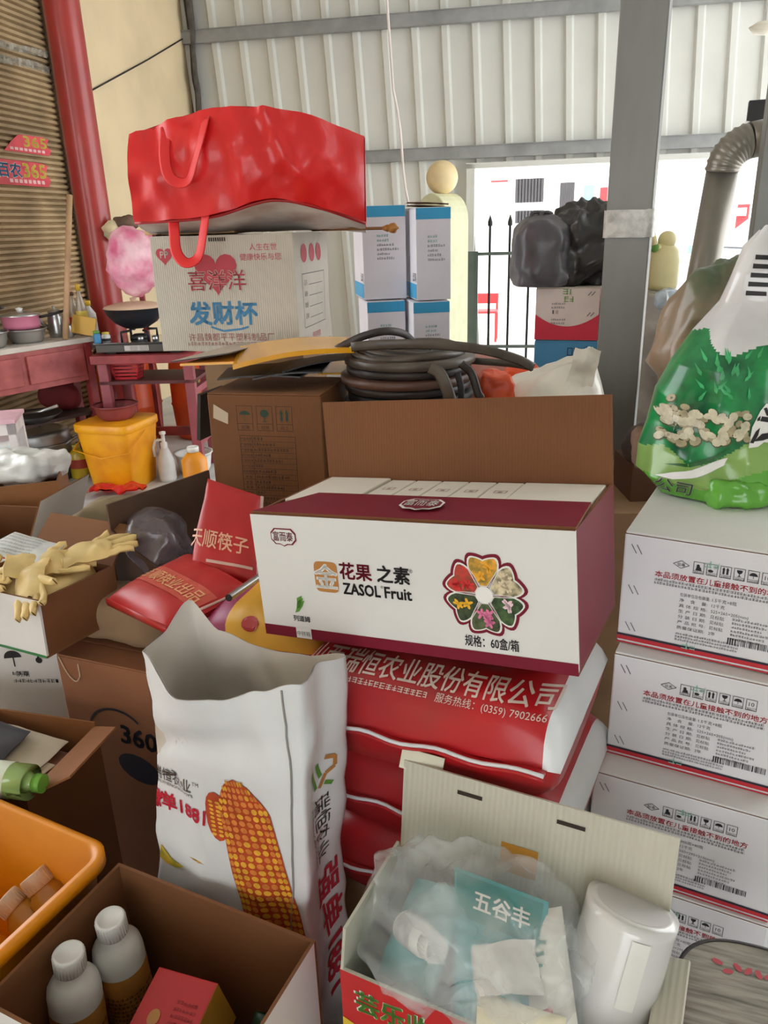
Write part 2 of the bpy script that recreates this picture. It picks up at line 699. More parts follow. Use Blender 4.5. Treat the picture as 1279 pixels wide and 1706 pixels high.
def sheet(mb, x0, x1, z0, z1, y=YB, pitch=0.28, lean=-0.05, dep=0.035):
    prof = []
    n = int((x1 - x0) / pitch) + 2
    for i in range(n):
        b = x0 + i * pitch
        prof += [(b, 0), (b + 0.185, 0), (b + 0.205, -dep), (b + 0.255, -dep), (b + 0.275, 0)]
    prof = [(min(x, x1), d) for x, d in prof if x <= x1 + pitch]
    vs = []
    for z in (z0, z1):
        vs += [(x + lean * (z - 2.0), y + d, z) for x, d in prof]
    k = len(prof)
    mb.add(vs, [(i, i + 1, k + i + 1, k + i) for i in range(k - 1)], 0, False)
    mb.add([(x, yy + 0.06, z) for x, yy, z in vs], [(k + i, k + i + 1, i + 1, i) for i in range(k - 1)], 0, False)


OPX = onback(790, 278).x
OPZ = onback(790, 278).z
struct(MB().box((-9, -9, -0.1), (10, YB + 0.2, 0)).build('floor', CONC, rot=B3))
wb = MB()
sheet(wb, -3.85, 4.2, OPZ, 4.25)
sheet(wb, -3.85, OPX - 0.02, 0.0, OPZ)
struct(wb.build('wall_back', SHEET, rot=B3))
wl = MB().box((XL - 0.1, 3.2, 0), (XL, YB + 0.02, 4.25))
wl.box((XL - 0.1, -6, 0), (XL, 0.8, 4.25)).box((XL - 0.1, 0.8, 3.2), (XL, 3.2, 4.25))  # unseen near stretch; its gap is shaped to let daylight onto the kitchen
struct(wl.build('wall_left', CREAM, rot=B3))
wf = MB().box((XL, -6.1, 0), (-2.3, -6, 4.25)).box((2.2, -6.1, 0), (4.4, -6, 4.25)).box((-2.3, -6.1, 3.2), (2.2, -6, 4.25))
struct(wf.build('wall_added_front', SHEET, rot=B3))  # unseen wall added behind the camera to dim the daylight from the front
struct(MB().box((XL - 0.2, -6, 4.2), (4.4, YB + 0.2, 4.3)).build('ceiling', SHEET, rot=B3))
struct(MB().box((4.4, -6, 0), (4.5, 2.6, 4.25)).build('wall_unseen_right', SHEET, rot=B3))  # unseen wall added to darken right-hand faces, cut short to light the back
for k, z in enumerate((3.25, 2.12)):
    p = MB().box((XL, YB - 0.10, z - 0.055), (4.2, YB - 0.04, z + 0.055))
    p.box((XL, YB - 0.115, z + 0.05), (4.2, YB - 0.04, z + 0.058))
    struct(p.build('trim_%d' % (k + 1), PURLIN, rot=B3, bevel=0.004))
# frame of the gateway
fr = MB().box((OPX - 0.07, YB - 0.09, 0), (OPX + 0.01, YB + 0.07, OPZ + 0.02))
fr.box((OPX - 0.07, YB - 0.09, OPZ - 0.02), (4.2, YB + 0.07, OPZ + 0.03))
struct(fr.build('trim_3', SHEET, rot=B3))
# sealant in the corner
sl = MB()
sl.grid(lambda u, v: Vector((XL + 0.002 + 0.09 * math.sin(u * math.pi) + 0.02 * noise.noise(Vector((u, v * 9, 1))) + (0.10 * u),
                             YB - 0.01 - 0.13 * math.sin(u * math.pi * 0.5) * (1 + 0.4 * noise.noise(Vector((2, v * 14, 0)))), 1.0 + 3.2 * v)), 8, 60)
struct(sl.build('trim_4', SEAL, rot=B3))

# steel column in the middle of the shed
cp = at(1052, 300, 2.35)
T = thing('steel_column', 'tall grey steel column wrapped with clear tape behind the maroon carton', 'column', (cp.x, cp.y, 0), (0, 0, RAD(-22)))
c = MB().box((-0.062, -0.004, 0), (0.062, 0.004, 4.2)).box((0.055, -0.004, 0), (0.063, 0.10, 4.2)).box((-0.063, -0.004, 0), (-0.055, 0.10, 4.2)).box((-0.062, 0.096, 0), (0.062, 0.104, 4.2))
c.build('column_shaft', POST, T, bevel=0.006)
tz = at(1040, 365, 2.35).z
MB().grid(lambda u, v: Vector((0.0, 0.05, tz - 0.05 + 0.075 * v)) + Vector((0.071 * sgn(math.cos(u * 6.2832), 0.3), 0.063 * sgn(math.sin(u * 6.2832), 0.3), 0.002 * noise.noise(Vector((u * 20, v * 7, 0))))), 32, 6, cu=True).build('tape_band', mat('wrap tape', (196, 194, 190), 0.3, var=0.2, vs=30, bump=0.4, bs=40), T)

# red pipe column
cp = at(168, 440, 5.35)
tag(MB().lathe([(0.105, 0.0), (0.105, 4.2)], 28, (cp.x, cp.y, 0)).build('pipe_column', mat('red column paint', (162, 50, 44), 0.35, var=0.08, vs=3, coat=0.2)),
    'tall red painted pipe column beside the slatted shutter', 'column')

# roller shutter with tapes and torn stickers
SHUT = mat('brown shutter paint', (178, 152, 114), 0.55, var=0.10, vs=3, dirt=(136, 114, 84))
T = thing('roller_shutter', 'brown slatted roller shutter with red number stickers and tape strips', 'shutter', (0, 0, 0), B3)
y0, y1 = 3.2, 5.62
prof = []
z = 0.02
while z < 3.9:
    prof += [(0.05, z), (0.072, z + 0.008), (0.072, z + 0.026), (0.05, z + 0.034), (0.048, z + 0.037)]
    z += 0.038
cur = MB().add([(XL + d, y, z) for y in (y0, y1) for d, z in prof], [(i, i + 1, len(prof) + i + 1, len(prof) + i) for i in range(len(prof) - 1)])
cur.build('slat_curtain', SHUT, T)
MB().box((XL + 0.01, y1 - 0.02, 0), (XL + 0.13, y1 + 0.07, 4.0)).box((XL + 0.10, y1 - 0.06, 0), (XL + 0.13, y1 + 0.07, 4.0)).build('guide_rail', mat('brown rail', (128, 96, 76), 0.5, var=0.1), T)
TAPE = mat('clear packing tape', (190, 186, 172), 0.18, var=0.25, vs=16, coat=0.6, bump=0.4, bs=30, alpha=(0.3, 0.75, 20))
XS = XL + 0.078
for (ya, yb) in ((38, 62), (66, 98), (92, 122)):
    a, b = onleft(-30, ya - 14, XS), onleft(84, yb + 4, XS)
    MB().grid(lambda u, v: Vector((XS + 0.003 * noise.noise(Vector((u * 9, v * 4, ya))), a.y + (b.y - a.y) * u, b.z + (a.z - b.z) * v + 0.012 * math.sin(u * 5 + ya))), 20, 4).build('tape_strip', TAPE, T)
PINKS = mat('red sticker', (222, 76, 88), 0.4, var=0.12, vs=10)
INKY = mat('yellow ink', (240, 216, 96), 0.5, var=0.05)
for k, (ya, yb, s_) in enumerate(((214, 260, '365'), (262, 312, '365'))):
    a, b = onleft(-20, ya, XS), onleft(82, yb, XS)
    hh = a.z - b.z
    yl = b.y
    st = MB()
    edge = [(a.y - 0.3, 0), (yl, 0), (yl + 0.03, hh * 0.3), (yl - 0.02, hh * 0.55), (yl + 0.02, hh * 0.9), (yl - 0.05, hh), (a.y - 0.3, hh)]
    if k == 0:
        edge = [(a.y + 0.12, 0.0), (yl, 0), (yl + 0.03, hh * 0.3), (yl - 0.02, hh * 0.55), (yl + 0.02, hh * 0.9), (yl - 0.05, hh), (a.y + 0.3, hh * 0.95), (a.y + 0.22, hh * 0.6)]
    nE = len(edge)
    st.add([(XS, p, b.z + q) for p, q in edge] + [(XS + 0.002, p, b.z + q) for p, q in edge],
           [tuple(range(nE, 2 * nE)), tuple(reversed(range(nE)))] + [(i, (i + 1) % nE, nE + (i + 1) % nE, nE + i) for i in range(nE)])
    so = st.build('sticker', PINKS, T)
    fm = lambda u, v, b=b: Vector((XS + 0.004, yl + u, b.z + v))
    sw_ = b.y - onleft(0, ya, XS).y
    Deco(fm).text('365', -0.02, hh * 0.36, hh * 0.80, 'R', 0.03, width=sw_ * 0.52).build('number', INKY, so)
    if k:
        Deco(lambda u, v: fm(u, v) - Vector((0.001, 0, 0))).text('百农', -0.02 - sw_ * 0.555, hh * 0.345, hh * 0.66, 'R', 0.03, width=sw_ * 0.53).build('lettering_edge', INKW, so)
        Deco(fm).text('百农', -0.02 - sw_ * 0.56, hh * 0.36, hh * 0.62, 'R', 0.02, width=sw_ * 0.5).build('lettering', INKBL, so)
    d = Deco(fm)
    for q in range(8):
        d.rect(-0.05 - q * 0.05 - 0.036, hh * 0.1, -0.05 - q * 0.05, hh * 0.25)
    d.build('small_print', mat('pale pink ink', (240, 190, 190), 0.5), so)

# cable across the cream wall
a, b = onleft(150, 152, XL + 0.01), onleft(322, 54, XL + 0.01)
o = MB().tube([a, (a + b) / 2 + Vector((0, 0, -0.01)), b, b + Vector((0, 0.4, 0.06))], 0.006, 6).build('wall_cable', BLACK, rot=B3)
tag(o, 'thin black cable stretched across the cream wall', 'cable')
# hanging cord
p0, p1, p2 = at(640, -60, 5.6), at(655, 150, 5.6), at(682, 345, 5.6)
pts = [p0.lerp(p1, t / 5) for t in range(5)] + [p1.lerp(p2, t / 6) + Vector((0.01 * math.sin(t), 0, 0)) for t in range(7)]
pts[0].z = 4.2
o = MB().tube(pts, 0.009, 6).build('light_cord', mat('white cord', (226, 214, 206), 0.6))
tag(o, 'thin white cord hanging down in front of the ribbed steel wall', 'cord')

# ================================================================ outside the gateway
FAC = mat('white render', (236, 234, 230), 0.8, var=0.03, vs=2)
YF = 17.0
struct(MB().box((-12, YB + 0.2, -0.1), (22, 30, -0.01)).build('ground', mat('pale paving', (208, 205, 200), 0.8, var=0.05), rot=B3))
T = thing('white_house', 'white rendered house across the yard with barred windows and red doors', 'building', (0, 0, 0), B3)
MB().box((-8, YF, 0), (16, YF + 0.4, 8)).build('wall', FAC, T)
PINKD = mat('red door paint', (206, 52, 56), 0.5, var=0.08)
BLUEP = mat('pale blue panel', (120, 176, 204), 0.5, var=0.05)
GLASSO = mat('window glass grey', (150, 158, 165), 0.2)
BARS = mat('dark window bars', (58, 56, 58), 0.5)


def fbox(px0, py0, px1, py1, d0, d1):
    a, b = onback(px0, py1, YF), onback(px1, py0, YF)
    return (a.x, YF - d1, a.z), (b.x, YF - d0, b.z)


for (x0, y0_, x1, y1_, nb) in ((858, 297, 906, 338, 9), (858, 350, 906, 372, 9), (932, 304, 956, 346, 6)):
    w_ = MB().box(*fbox(x0, y0_, x1, y1_, 0.0, 0.04)).build('window', GLASSO, T)
    lo, hi = fbox(x0, y0_, x1, y1_, 0.1, 0.14)
    for q in range(nb):
        xx = lo[0] + (hi[0] - lo[0]) * (q + 0.5) / nb
        MB().tube([(xx, lo[1], lo[2]), (xx, lo[1], hi[2])], 0.035, 5, caps=False).build('bar', BARS, w_)
for (x0, y0_, x1, y1_, m_) in ((967, 308, 990, 420, BLUEP), (993, 312, 1012, 420, PINKD), (1213, 340, 1248, 470, PINKD), (818, 300, 846, 304, PINKD), (1140, 408, 1200, 470, BLUEP)):
    d_ = MB().box(*fbox(x0, y0_, x1, y1_, 0.0, 0.06)).build('door' if m_ is PINKD else 'panel', m_, T)
    if x0 == 1213:
        MB().box(*fbox(1220, 346, 1242, 360, 0.06, 0.1)).build('door_window', FAC, d_)

# parked car
cw = onback(1215, 470, 13.0)
CARW = mat('white car paint', (214, 216, 220), 0.25, coat=0.8)
GLD = mat('car glass', (70, 82, 92), 0.1, coat=1)
T = thing('parked_car', 'pale parked car half hidden behind the flue pipe outside', 'car', EX * cw.x + EY * 13.0, (0, 0, BY + RAD(20)))
side = [(-0.6, 0.35), (-0.6, 0.75), (0.5, 0.92), (1.2, 1.4), (2.4, 1.45), (3.2, 1.0), (3.6, 0.9), (3.6, 0.35)]
b = MB()
n = len(side)
b.add([(x, y, z) for y in (0, 1.6) for x, z in side], [tuple(range(n)), tuple(reversed(range(n, 2 * n)))] + [(i, n + i, n + (i + 1) % n, (i + 1) % n) for i in range(n)])
b.build('body', CARW, T, bevel=0.06)
MB().add([(0.56, 0.15, 0.965), (1.17, 0.2, 1.385), (1.17, 1.4, 1.385), (0.56, 1.45, 0.965)], [(0, 3, 2, 1)]).build('windscreen', GLD, T, loc=(-0.02, 0, 0.02), solid=0.01)
MB().add([(0.75, -0.01, 0.97), (1.25, -0.01, 1.32), (2.35, -0.01, 1.36), (2.95, -0.01, 1.02)], [(0, 1, 2, 3)]).build('side_window', GLD, T, solid=0.01)
for x in (0.2, 2.8):
    for y in (0.08, 1.52):
        w_ = MB().tube([(x, y - 0.1, 0.31), (x, y + 0.1, 0.31)], 0.31, 24).build('wheel', BLACK, T)
        MB().tube([(x, y - 0.11, 0.31), (x, y + 0.11, 0.31)], 0.17, 16).build('wheel_rim', ALU, w_)

# red chair beyond the gate
cw = onback(806, 566, 10.4)
T = thing('red_chair', 'small red chair standing outside behind the iron gate', 'chair', EX * cw.x + EY * 10.4, (0, 0, BY))
zs = onback(806, 520, 10.4).z
zt = onback(806, 492, 10.4).z
for x in (-0.15, 0.15):
    for y in (0, 0.3):
        MB().box((x - 0.015, y - 0.015, 0), (x + 0.015, y + 0.015, zs if y == 0 else zt)).build('leg', PINKD, T)
MB().box((-0.17, -0.02, zs - 0.02), (0.17, 0.32, zs + 0.01)).build('seat', PINKD, T, bevel=0.005)
MB().box((-0.16, 0.29, zs + 0.08), (0.16, 0.31, zt)).build('backrest', PINKD, T, bevel=0.005)

# gate pillar with ball
D_ = 7.35
pb, pt = at(737, 560, D_), at(742, 325, D_)
T = thing('gate_pillar', 'pale rounded gate pillar topped with a cream ball', 'pillar', (pb.x, pb.y, 0), (0, 0, RAD(-40)))
PIL = mat('pale pillar paint', (214, 214, 178), 0.7, var=0.05)
ztop = at(740, 322, D_).z
hw = 0.17
arch = [(-hw, 0), (hw, 0), (hw, ztop - 0.22)] + [(hw * math.cos(a), ztop - 0.22 + 0.22 * math.sin(a)) for a in [RAD(q) for q in range(15, 166, 15)]] + [(-hw, ztop - 0.22)]
n = len(arch)
MB().add([(x, y, z) for y in (-hw, hw) for x, z in arch], [tuple(range(n)), tuple(reversed(range(n, 2 * n)))] + [(i, n + i, n + (i + 1) % n, (i + 1) % n) for i in range(n)]).build('pillar_shaft', PIL, T, bevel=0.01)
rb = 0.14
MB().lathe([(max(0.0005, rb * math.cos(RAD(a))), rb * math.sin(RAD(a))) for a in range(-90, 91, 12)], 28, (0, 0, ztop + rb * 0.92)).build('ball', mat('cream ball', (232, 208, 160), 0.5, var=0.05), T)

# iron gate
IRON = mat('grey green iron', (88, 98, 92), 0.5, var=0.1)
yg = 7.75
gx0 = onback(783, 450, yg).x
gx1 = onback(1030, 450, yg).x
zr, zl, ztip = onback(815, 420, yg).z, onback(815, 577, yg).z, onback(815, 358, yg).z
T = thing('iron_gate', 'grey iron gate with spear-tipped bars in the opening', 'gate', EX * gx0 + EY * yg, B3)
L = gx1 - gx0
MB().box((-0.05, -0.03, 0), (0.045, 0.03, zr + 0.01)).build('gate_post', IRON, T)
MB().box((0.045, -0.02, 0.1), (0.075, 0.02, zr + 0.01)).build('stile', IRON, T)
MB().box((0.07, -0.015, zr - 0.03), (L, 0.015, zr)).build('rail', IRON, T)
MB().box((0.07, -0.015, zl - 0.015), (L, 0.015, zl + 0.015)).build('rail', IRON, T)
MB().box((0.07, -0.015, 0.1), (L, 0.015, 0.13)).build('rail', IRON, T)
xb = onback(815, 450, yg).x - gx0
while xb < L:
    MB().tube([(xb, 0, 0.1), (xb, 0, ztip - 0.1), (xb, 0, ztip - 0.095), (xb, 0, ztip - 0.06), (xb, 0, ztip)], [0.012, 0.012, 0.022, 0.022, 0.002], 8).build('bar', BLACK, T)
    xb += 0.185

# flue pipe with ribbed elbow
D_ = 3.4
p0, p1 = at(1160, 510, D_), at(1200, 300, D_)
FL = mat('grey flue metal', (140, 134, 124), 0.38, metal=0.6, var=0.08)
base = Vector((p0.x, p0.y, 0))
T = thing('flue_pipe', 'grey metal stove flue pipe ending in a ribbed elbow', 'pipe', base)
rp = 0.062
tilt = Vector(((p1.x - p0.x) / (p1.z - p0.z), 0, 1))
zt = at(1200, 285, D_).z
MB().tube([(0 - 0 * tilt.x, 0, 0.0), (0, 0, p0.z), Vector((0, 0, p0.z)) + tilt * (zt - p0.z)], rp, 28).build('straight_pipe', FL, T)
MB().tube([Vector((0, 0, p0.z - 0.02)), Vector((0, 0, p0.z + 0.02))], rp + 0.006, 28).build('collar', FL, T)
top = Vector((0, 0, p0.z)) + tilt * (zt - p0.z)
eb = []
er = []
for k in range(25):
    a = RAD(78) * k / 24
    eb.append(top + Vector((0.11 * (1 - math.cos(a)), -0.02 * (k / 24), 0.11 * math.sin(a))))
    er.append(rp + 0.003 + (0.005 if k % 3 == 1 else 0))
MB().tube(eb, er, 28, caps=False).build('ribbed_elbow', FL, T)
MB().tube([eb[-1], eb[-1] + Vector((0.075, -0.005, 0.012))], rp + 0.006, 28).build('outlet', FL, T)

# steel post at the frame's edge with floodlight
pp = at(1268, 330, 3.0)
T = thing('steel_post', 'slim grey steel post standing beside the flue pipe', 'post', (pp.x + 0.02, pp.y, 0), (0, 0, RAD(-15)))
MB().box((-0.04, -0.04, 0), (0.04, 0.04, 4.2)).build('post_shaft', POST, T, bevel=0.004)
pp = at(1258, 190, 4.6)
T = thing('floodlight', 'small black floodlight with a white face high beside the flue elbow', 'lamp', pp, (0, 0, RAD(-20)))
MB().box((-0.04, -0.03, -0.04), (0.05, 0.03, 0.065)).build('housing', BLACK, T, bevel=0.004)
MB().add([(-0.05, -0.07, -0.045), (0.08, -0.07, -0.09), (0.09, 0.05, -0.06), (-0.03, 0.05, -0.03)], [(0, 1, 2, 3)]).build('face', WPLAST, T, solid=0.015)
MB().tube([(0.05, 0, 0.02), (0.35, 0.02, 0.02)], 0.012, 8).build('bracket', BLACK, T)
pp = at(1274, 44, 5.0)
T = thing('hanging_lamp', 'small white hanging lamp near the top of the ribbed wall', 'lamp', pp)
MB().lathe([(0.05, 0.02), (0.085, 0.0), (0.06, -0.03), (0.0005, -0.045)], 20).build('shade', mat('cream lamp glass', (238, 232, 214), 0.4), T)
MB().tube([(0, 0, 0.02), (0, 0, 4.2 - pp.z)], 0.008, 6).build('cable', WPLAST, T)

# ================================================================ kitchen corner
# --- long red table by the shutter
ZT = 0.90
A, Bp = atz(0, 583, ZT), atz(150, 561, ZT)
dv = (Bp - A)
yw = math.atan2(dv.y, dv.x)
dl = dv.normalized()
A2 = A - dl * 0.2
Lt = (Bp - A2).length
TR_ = (0, 0, yw)
PALERED = mat('pale red table paint', (176, 88, 84), 0.5, var=0.16, vs=6, dirt=(128, 46, 46))  # paler red for the table's front panels than for its legs
TOPM = mat('pale worn table top', (206, 196, 184), 0.5, var=0.08, vs=5)
T = thing('red_table', 'red painted wooden table with drawers and a pale top holding pots', 'table', (A2.x, A2.y, 0), TR_)
dpt = 0.26
MB().box((-0.02, -0.015, ZT - 0.03), (Lt + 0.015, dpt, ZT)).build('table_top', TOPM, T, bevel=0.004)
MB().box((0, 0.01, ZT - 0.26), (Lt, 0.03, ZT - 0.03)).build('apron', PALERED, T)
MB().box((Lt - 0.03, 0.02, ZT - 0.26), (Lt - 0.01, dpt - 0.02, ZT - 0.03)).build('apron', REDPAINT, T)
u1 = (atz(18, 590, ZT - 0.05) - A2).dot(dl)
for (a, b) in ((u1 + 0.02, Lt - 0.06), (0.02, u1 - 0.02)):
    dr = MB().box((a, -0.004, ZT - 0.225), (b, 0.012, ZT - 0.06)).build('drawer', PALERED, T, bevel=0.003)
for x in (0.0, Lt - 0.05):
    for y in (0.0, dpt - 0.07):
        MB().box((x, y, 0), (x + 0.05, y + 0.05, ZT - 0.03)).build('leg', REDPAINT, T, bevel=0.004)
MB().box((0.02, 0.03, 0.42), (Lt - 0.02, dpt - 0.03, 0.44)).build('shelf', mat('dark shelf', (70, 52, 50), 0.7), T)


def tab(px, py, z=ZT):
    return atz(px, py, z)


def basin(name, label, c, r, h, m, m_rim=None, cat='basin', handles=False, group=None, wob=0.0):
    T = thing(name, label, cat, c, (0, 0, 0.4), group)
    MB().lathe([(0.0005, 0.0), (r * 0.72, 0.0), (r * 0.86, h * 0.25), (r * 0.95, h * 0.8), (r * 1.0, h * 0.97), (r * 1.06, h), (r * 1.06, h + 0.003), (r * 0.96, h * 0.96), (r * 0.9, h * 0.75), (r * 0.8, h * 0.28), (r * 0.68, 0.006), (0.0005, 0.006)], 32).build('bowl', m, T)
    MB().lathe([(r * 1.0, h), (r * 1.075, h + 0.001), (r * 1.075, h + 0.006), (r * 1.0, h + 0.006)], 32).build('rim', m_rim or m, T)
    return T


k = 4.4 / FPX
b1 = basin('steel_basin', 'shiny steel basin on the table beneath the pink pot', atz(46, 570, ZT), 0.115, 0.075, STEEL)
b1.location.z = ZT
b2 = basin('steel_basin', 'steel basin at the table edge half out of the picture', atz(-14, 580, ZT), 0.10, 0.085, STEEL)
b2.location.z = ZT
pc = atz(42, 570, ZT)
T = thing('pink_pot', 'pink enamel pot with a steel lid resting on the steel basin', 'pot', (pc.x, pc.y, ZT + 0.0825))
PINK = mat('pink enamel', (204, 120, 146), 0.3, var=0.08, coat=0.4)
MB().lathe([(0.0005, 0), (0.10, 0), (0.105, 0.02), (0.105, 0.07), (0.112, 0.075)], 32).build('pot_body', PINK, T)
l_ = MB().lathe([(0.115, 0.075), (0.115, 0.08), (0.06, 0.095), (0.0005, 0.10)], 32).build('lid', STEEL, T)
MB().lathe([(0.012, 0.098), (0.022, 0.115), (0.0005, 0.122)], 16).build('knob', WPLAST, l_)
MB().tube([(0.105, 0.02, 0.06), (0.17, 0.08, 0.07), (0.22, 0.13, 0.085)], 0.008, 8).build('handle', BLACK, T)
pc = atz(-34, 575, ZT)
T = thing('frying_pan', 'dark frying pan stacked beside the pink pot', 'pan', (pc.x, pc.y, ZT + 0.17))
MB().lathe([(0.0005, 0), (0.09, 0), (0.12, 0.035), (0.115, 0.035), (0.085, 0.005), (0.0005, 0.005)], 28).build('pan_body', STEEL, T)
MB().tube([(0.11, 0, 0.03), (0.2, -0.04, 0.045)], 0.009, 8).build('handle', BLACK, T)
# kettle
pc = atz(98, 561, ZT)
T = thing('steel_kettle', 'dull steel kettle with a curved spout beside the wooden stick', 'kettle', (pc.x, pc.y, ZT))
MB().lathe([(0.0005, 0), (0.05, 0), (0.055, 0.03), (0.048, 0.12), (0.04, 0.15), (0.043, 0.155)], 24).build('kettle_body', STEEL, T)
MB().lathe([(0.044, 0.155), (0.035, 0.165), (0.008, 0.17), (0.012, 0.185), (0.0005, 0.19)], 20).build('lid', STEEL, T)
MB().tube([(-0.05, 0, 0.05), (-0.085, -0.01, 0.09), (-0.11, -0.015, 0.145)], [0.014, 0.011, 0.008], 10).build('spout', STEEL, T)
# wooden stick
p0, p1 = at(108, 560, 4.78), at(116, 325, 5.0)
o = MB().tube([Vector((p0.x, p0.y, ZT + 0.001)), p1], 0.017, 10).build('wooden_stick', mat('bare wood stick', (196, 158, 120), 0.6, var=0.1))
tag(o, 'bare wooden stick leaning upright against the slatted shutter', 'stick')

# --- stove stand
ZS = 0.80
SA, SB = at(158, 590, 4.75), at(318, 590, 4.72)
sv = SB - SA
sv.z = 0
yw2 = math.atan2(sv.y, sv.x)
Ls = sv.length
T = thing('stove_stand', 'red painted wooden stand carrying the gas stove and wok', 'stand', (SA.x, SA.y, 0), (0, 0, yw2))
MB().box((-0.03, -0.02, ZS - 0.05), (Ls + 0.02, 0.42, ZS)).build('stand_top', REDPAINT, T, bevel=0.003)
zsh = at(300, 632, 4.75).z
MB().box((0, 0, zsh - 0.02), (Ls, 0.4, zsh)).build('shelf', mat('dark stained wood', (88, 34, 36), 0.6, var=0.15), T)
for x in (0, Ls - 0.06):
    for y in (0, 0.35):
        MB().box((x, y, 0), (x + 0.06, y + 0.05, ZS - 0.05)).build('leg', mat('pink red paint', (150, 72, 80), 0.5, var=0.12), T, bevel=0.003)
for z in (at(310, 655, 4.75).z, at(310, 740, 4.75).z):
    MB().box((Ls - 0.045, 0.05, z - 0.02), (Ls - 0.015, 0.35, z + 0.02)).build('side_rail', mat('pink red paint', (150, 72, 80)), T)
MB().box((0.0, 0.36, 0.2), (Ls, 0.38, 0.26)).build('stretcher', REDPAINT, T)


def st(px, py, dd):
    return at(px, py, 4.75 + dd)


# gas stove
g0 = st(156, 560, 0.04)
T = thing('gas_stove', 'black two-knob gas stove with white label under the wok', 'stove', (g0.x, g0.y, ZS), (0, 0, yw2))
wS = 0.56
MB().box((0, 0, 0.012), (wS, 0.34, 0.06)).build('stove_body', mat('stove side', (78, 74, 70), 0.4, metal=0.4), T, bevel=0.003)
MB().box((-0.01, -0.01, 0.06), (wS + 0.01, 0.35, 0.072)).build('glass_top', mat('black glass', (40, 42, 48), 0.12, coat=1), T, bevel=0.003)
lb = MB().box((0.18, -0.002, 0.02), (0.33, 0.0, 0.052)).build('label', mat('grey label', (190, 186, 180), 0.5), T)
d = Deco(lambda u, v: Vector((u, -0.003, v)))
for q in range(4):
    d.dashes(0.215, 0.262, 0.023 + q * 0.007, 0.004, q)
    d.dashes(0.275, 0.325, 0.023 + q * 0.007, 0.004, q + 9)
d.build('print', INKB, lb)
for x in (0.08, 0.48):
    MB().box((x - 0.03, 0.03, 0), (x + 0.03, 0.08, 0.012)).build('foot', BLACK, T)
for x in (0.27, 0.36):
    MB().tube([(x, 0.05, 0.072), (x, 0.045, 0.1)], 0.017, 16).build('knob', STEEL, T)
cxw = 0.22
MB().lathe([(0.0005, 0.072), (0.06, 0.072), (0.06, 0.085), (0.035, 0.10), (0.0005, 0.10)], 20, (cxw, 0.18, 0)).build('burner', BLACK, T)
for q in range(4):
    a = RAD(45 + 90 * q)
    ca, sa = math.cos(a), math.sin(a)
    MB().tube([(cxw + 0.12 * ca, 0.18 + 0.12 * sa, 0.072), (cxw + 0.12 * ca, 0.18 + 0.12 * sa, 0.12), (cxw + 0.06 * ca, 0.18 + 0.06 * sa, 0.125)], 0.008, 6).build('pan_support', BLACK, T)
# wok
M_ = Matrix.Rotation(yw2, 4, 'Z')
wc = Vector((g0.x, g0.y, ZS)) + (M_ @ Vector((cxw - 0.01, 0.18, 0.0)))
T = thing('wok', 'black wok with a pale lid sitting on the gas stove', 'wok', (wc.x, wc.y, ZS + 0.134))
MB().lathe([(0.0005, 0), (0.07, 0.005), (0.13, 0.04), (0.17, 0.09), (0.185, 0.125), (0.19, 0.128)], 36).build('wok_body', mat('black iron', (34, 36, 42), 0.35, var=0.1), T)
l_ = MB().lathe([(0.186, 0.128), (0.18, 0.138), (0.12, 0.155), (0.05, 0.163), (0.0005, 0.165)], 36).build('lid', mat('beige lid', (206, 176, 150), 0.35, var=0.06), T)
MB().lathe([(0.015, 0.163), (0.022, 0.185), (0.0005, 0.19)], 14).build('knob', mat('beige lid', (206, 176, 150)), l_)
MB().tube([(0.18, -0.03, 0.11), (0.225, -0.02, 0.135), (0.225, 0.03, 0.135), (0.18, 0.04, 0.11)], 0.009, 8).build('handle', mat('greenish handle', (140, 150, 120), 0.5), T)
# bottles behind the table corner
GREENB = mat('green bottle glass', (120, 130, 60), 0.15, coat=0.6)
bp = atz(129, 557, ZT)
bottle('sauce_bottle', 'clear sauce bottle with red label between stick and wok', 'bottle', (bp.x, bp.y, ZT), [(0.028, 0), (0.032, 0.01), (0.032, 0.15), (0.014, 0.21), (0.013, 0.24)], mat('cloudy glass', (176, 160, 140), 0.2, coat=0.5), (0.015, 0.24, 0.262), mat('brown cap', (96, 62, 44), 0.5), lab=(0.032, 0.04, 0.11), m_lab=INKR)
bp = atz(142, 558, ZT)
bottle('vinegar_bottle', 'tall slim bottle with yellow label and yellow neck beside the wok', 'bottle', (bp.x, bp.y, ZT), [(0.03, 0), (0.034, 0.01), (0.034, 0.16), (0.013, 0.25), (0.012, 0.29)], mat('cloudy glass', (176, 160, 140)), (0.014, 0.27, 0.31), mat('yellow cap', (232, 190, 60), 0.4), lab=(0.034, 0.05, 0.15), m_lab=INKY)
bp = st(151, 545, 0.34)
bottle('white_bottle', 'white bottle with yellow cap peeking over the wok rim', 'bottle', (bp.x, bp.y, ZS), [(0.04, 0), (0.045, 0.01), (0.045, 0.22), (0.016, 0.265), (0.016, 0.27)], WPLAST, (0.022, 0.27, 0.30), mat('yellow cap', (232, 190, 60)), lab=(0.045, 0.05, 0.2), m_lab=mat('grey print label', (196, 196, 190), 0.5))
bp = st(159, 545, 0.02)
bottle('small_jar', 'small green and blue jar below the wok', 'jar', (bp.x, bp.y + 0.0, ZS + 0.0725), [(0.02, 0), (0.022, 0.01), (0.022, 0.05), (0.018, 0.06)], INKBL, (0.02, 0.06, 0.075), INKGR)
bp = st(174, 545, 0.1)
bottle('seasoning_jar', 'small white seasoning jar with dark band beside the burner', 'jar', (bp.x, bp.y, ZS + 0.0725), [(0.022, 0), (0.026, 0.005), (0.026, 0.035), (0.02, 0.045)], WPLAST, (0.022, 0.045, 0.056), INKY, lab=(0.026, 0.004, 0.02), m_lab=INKB)
bp = atz(116, 562, ZT)
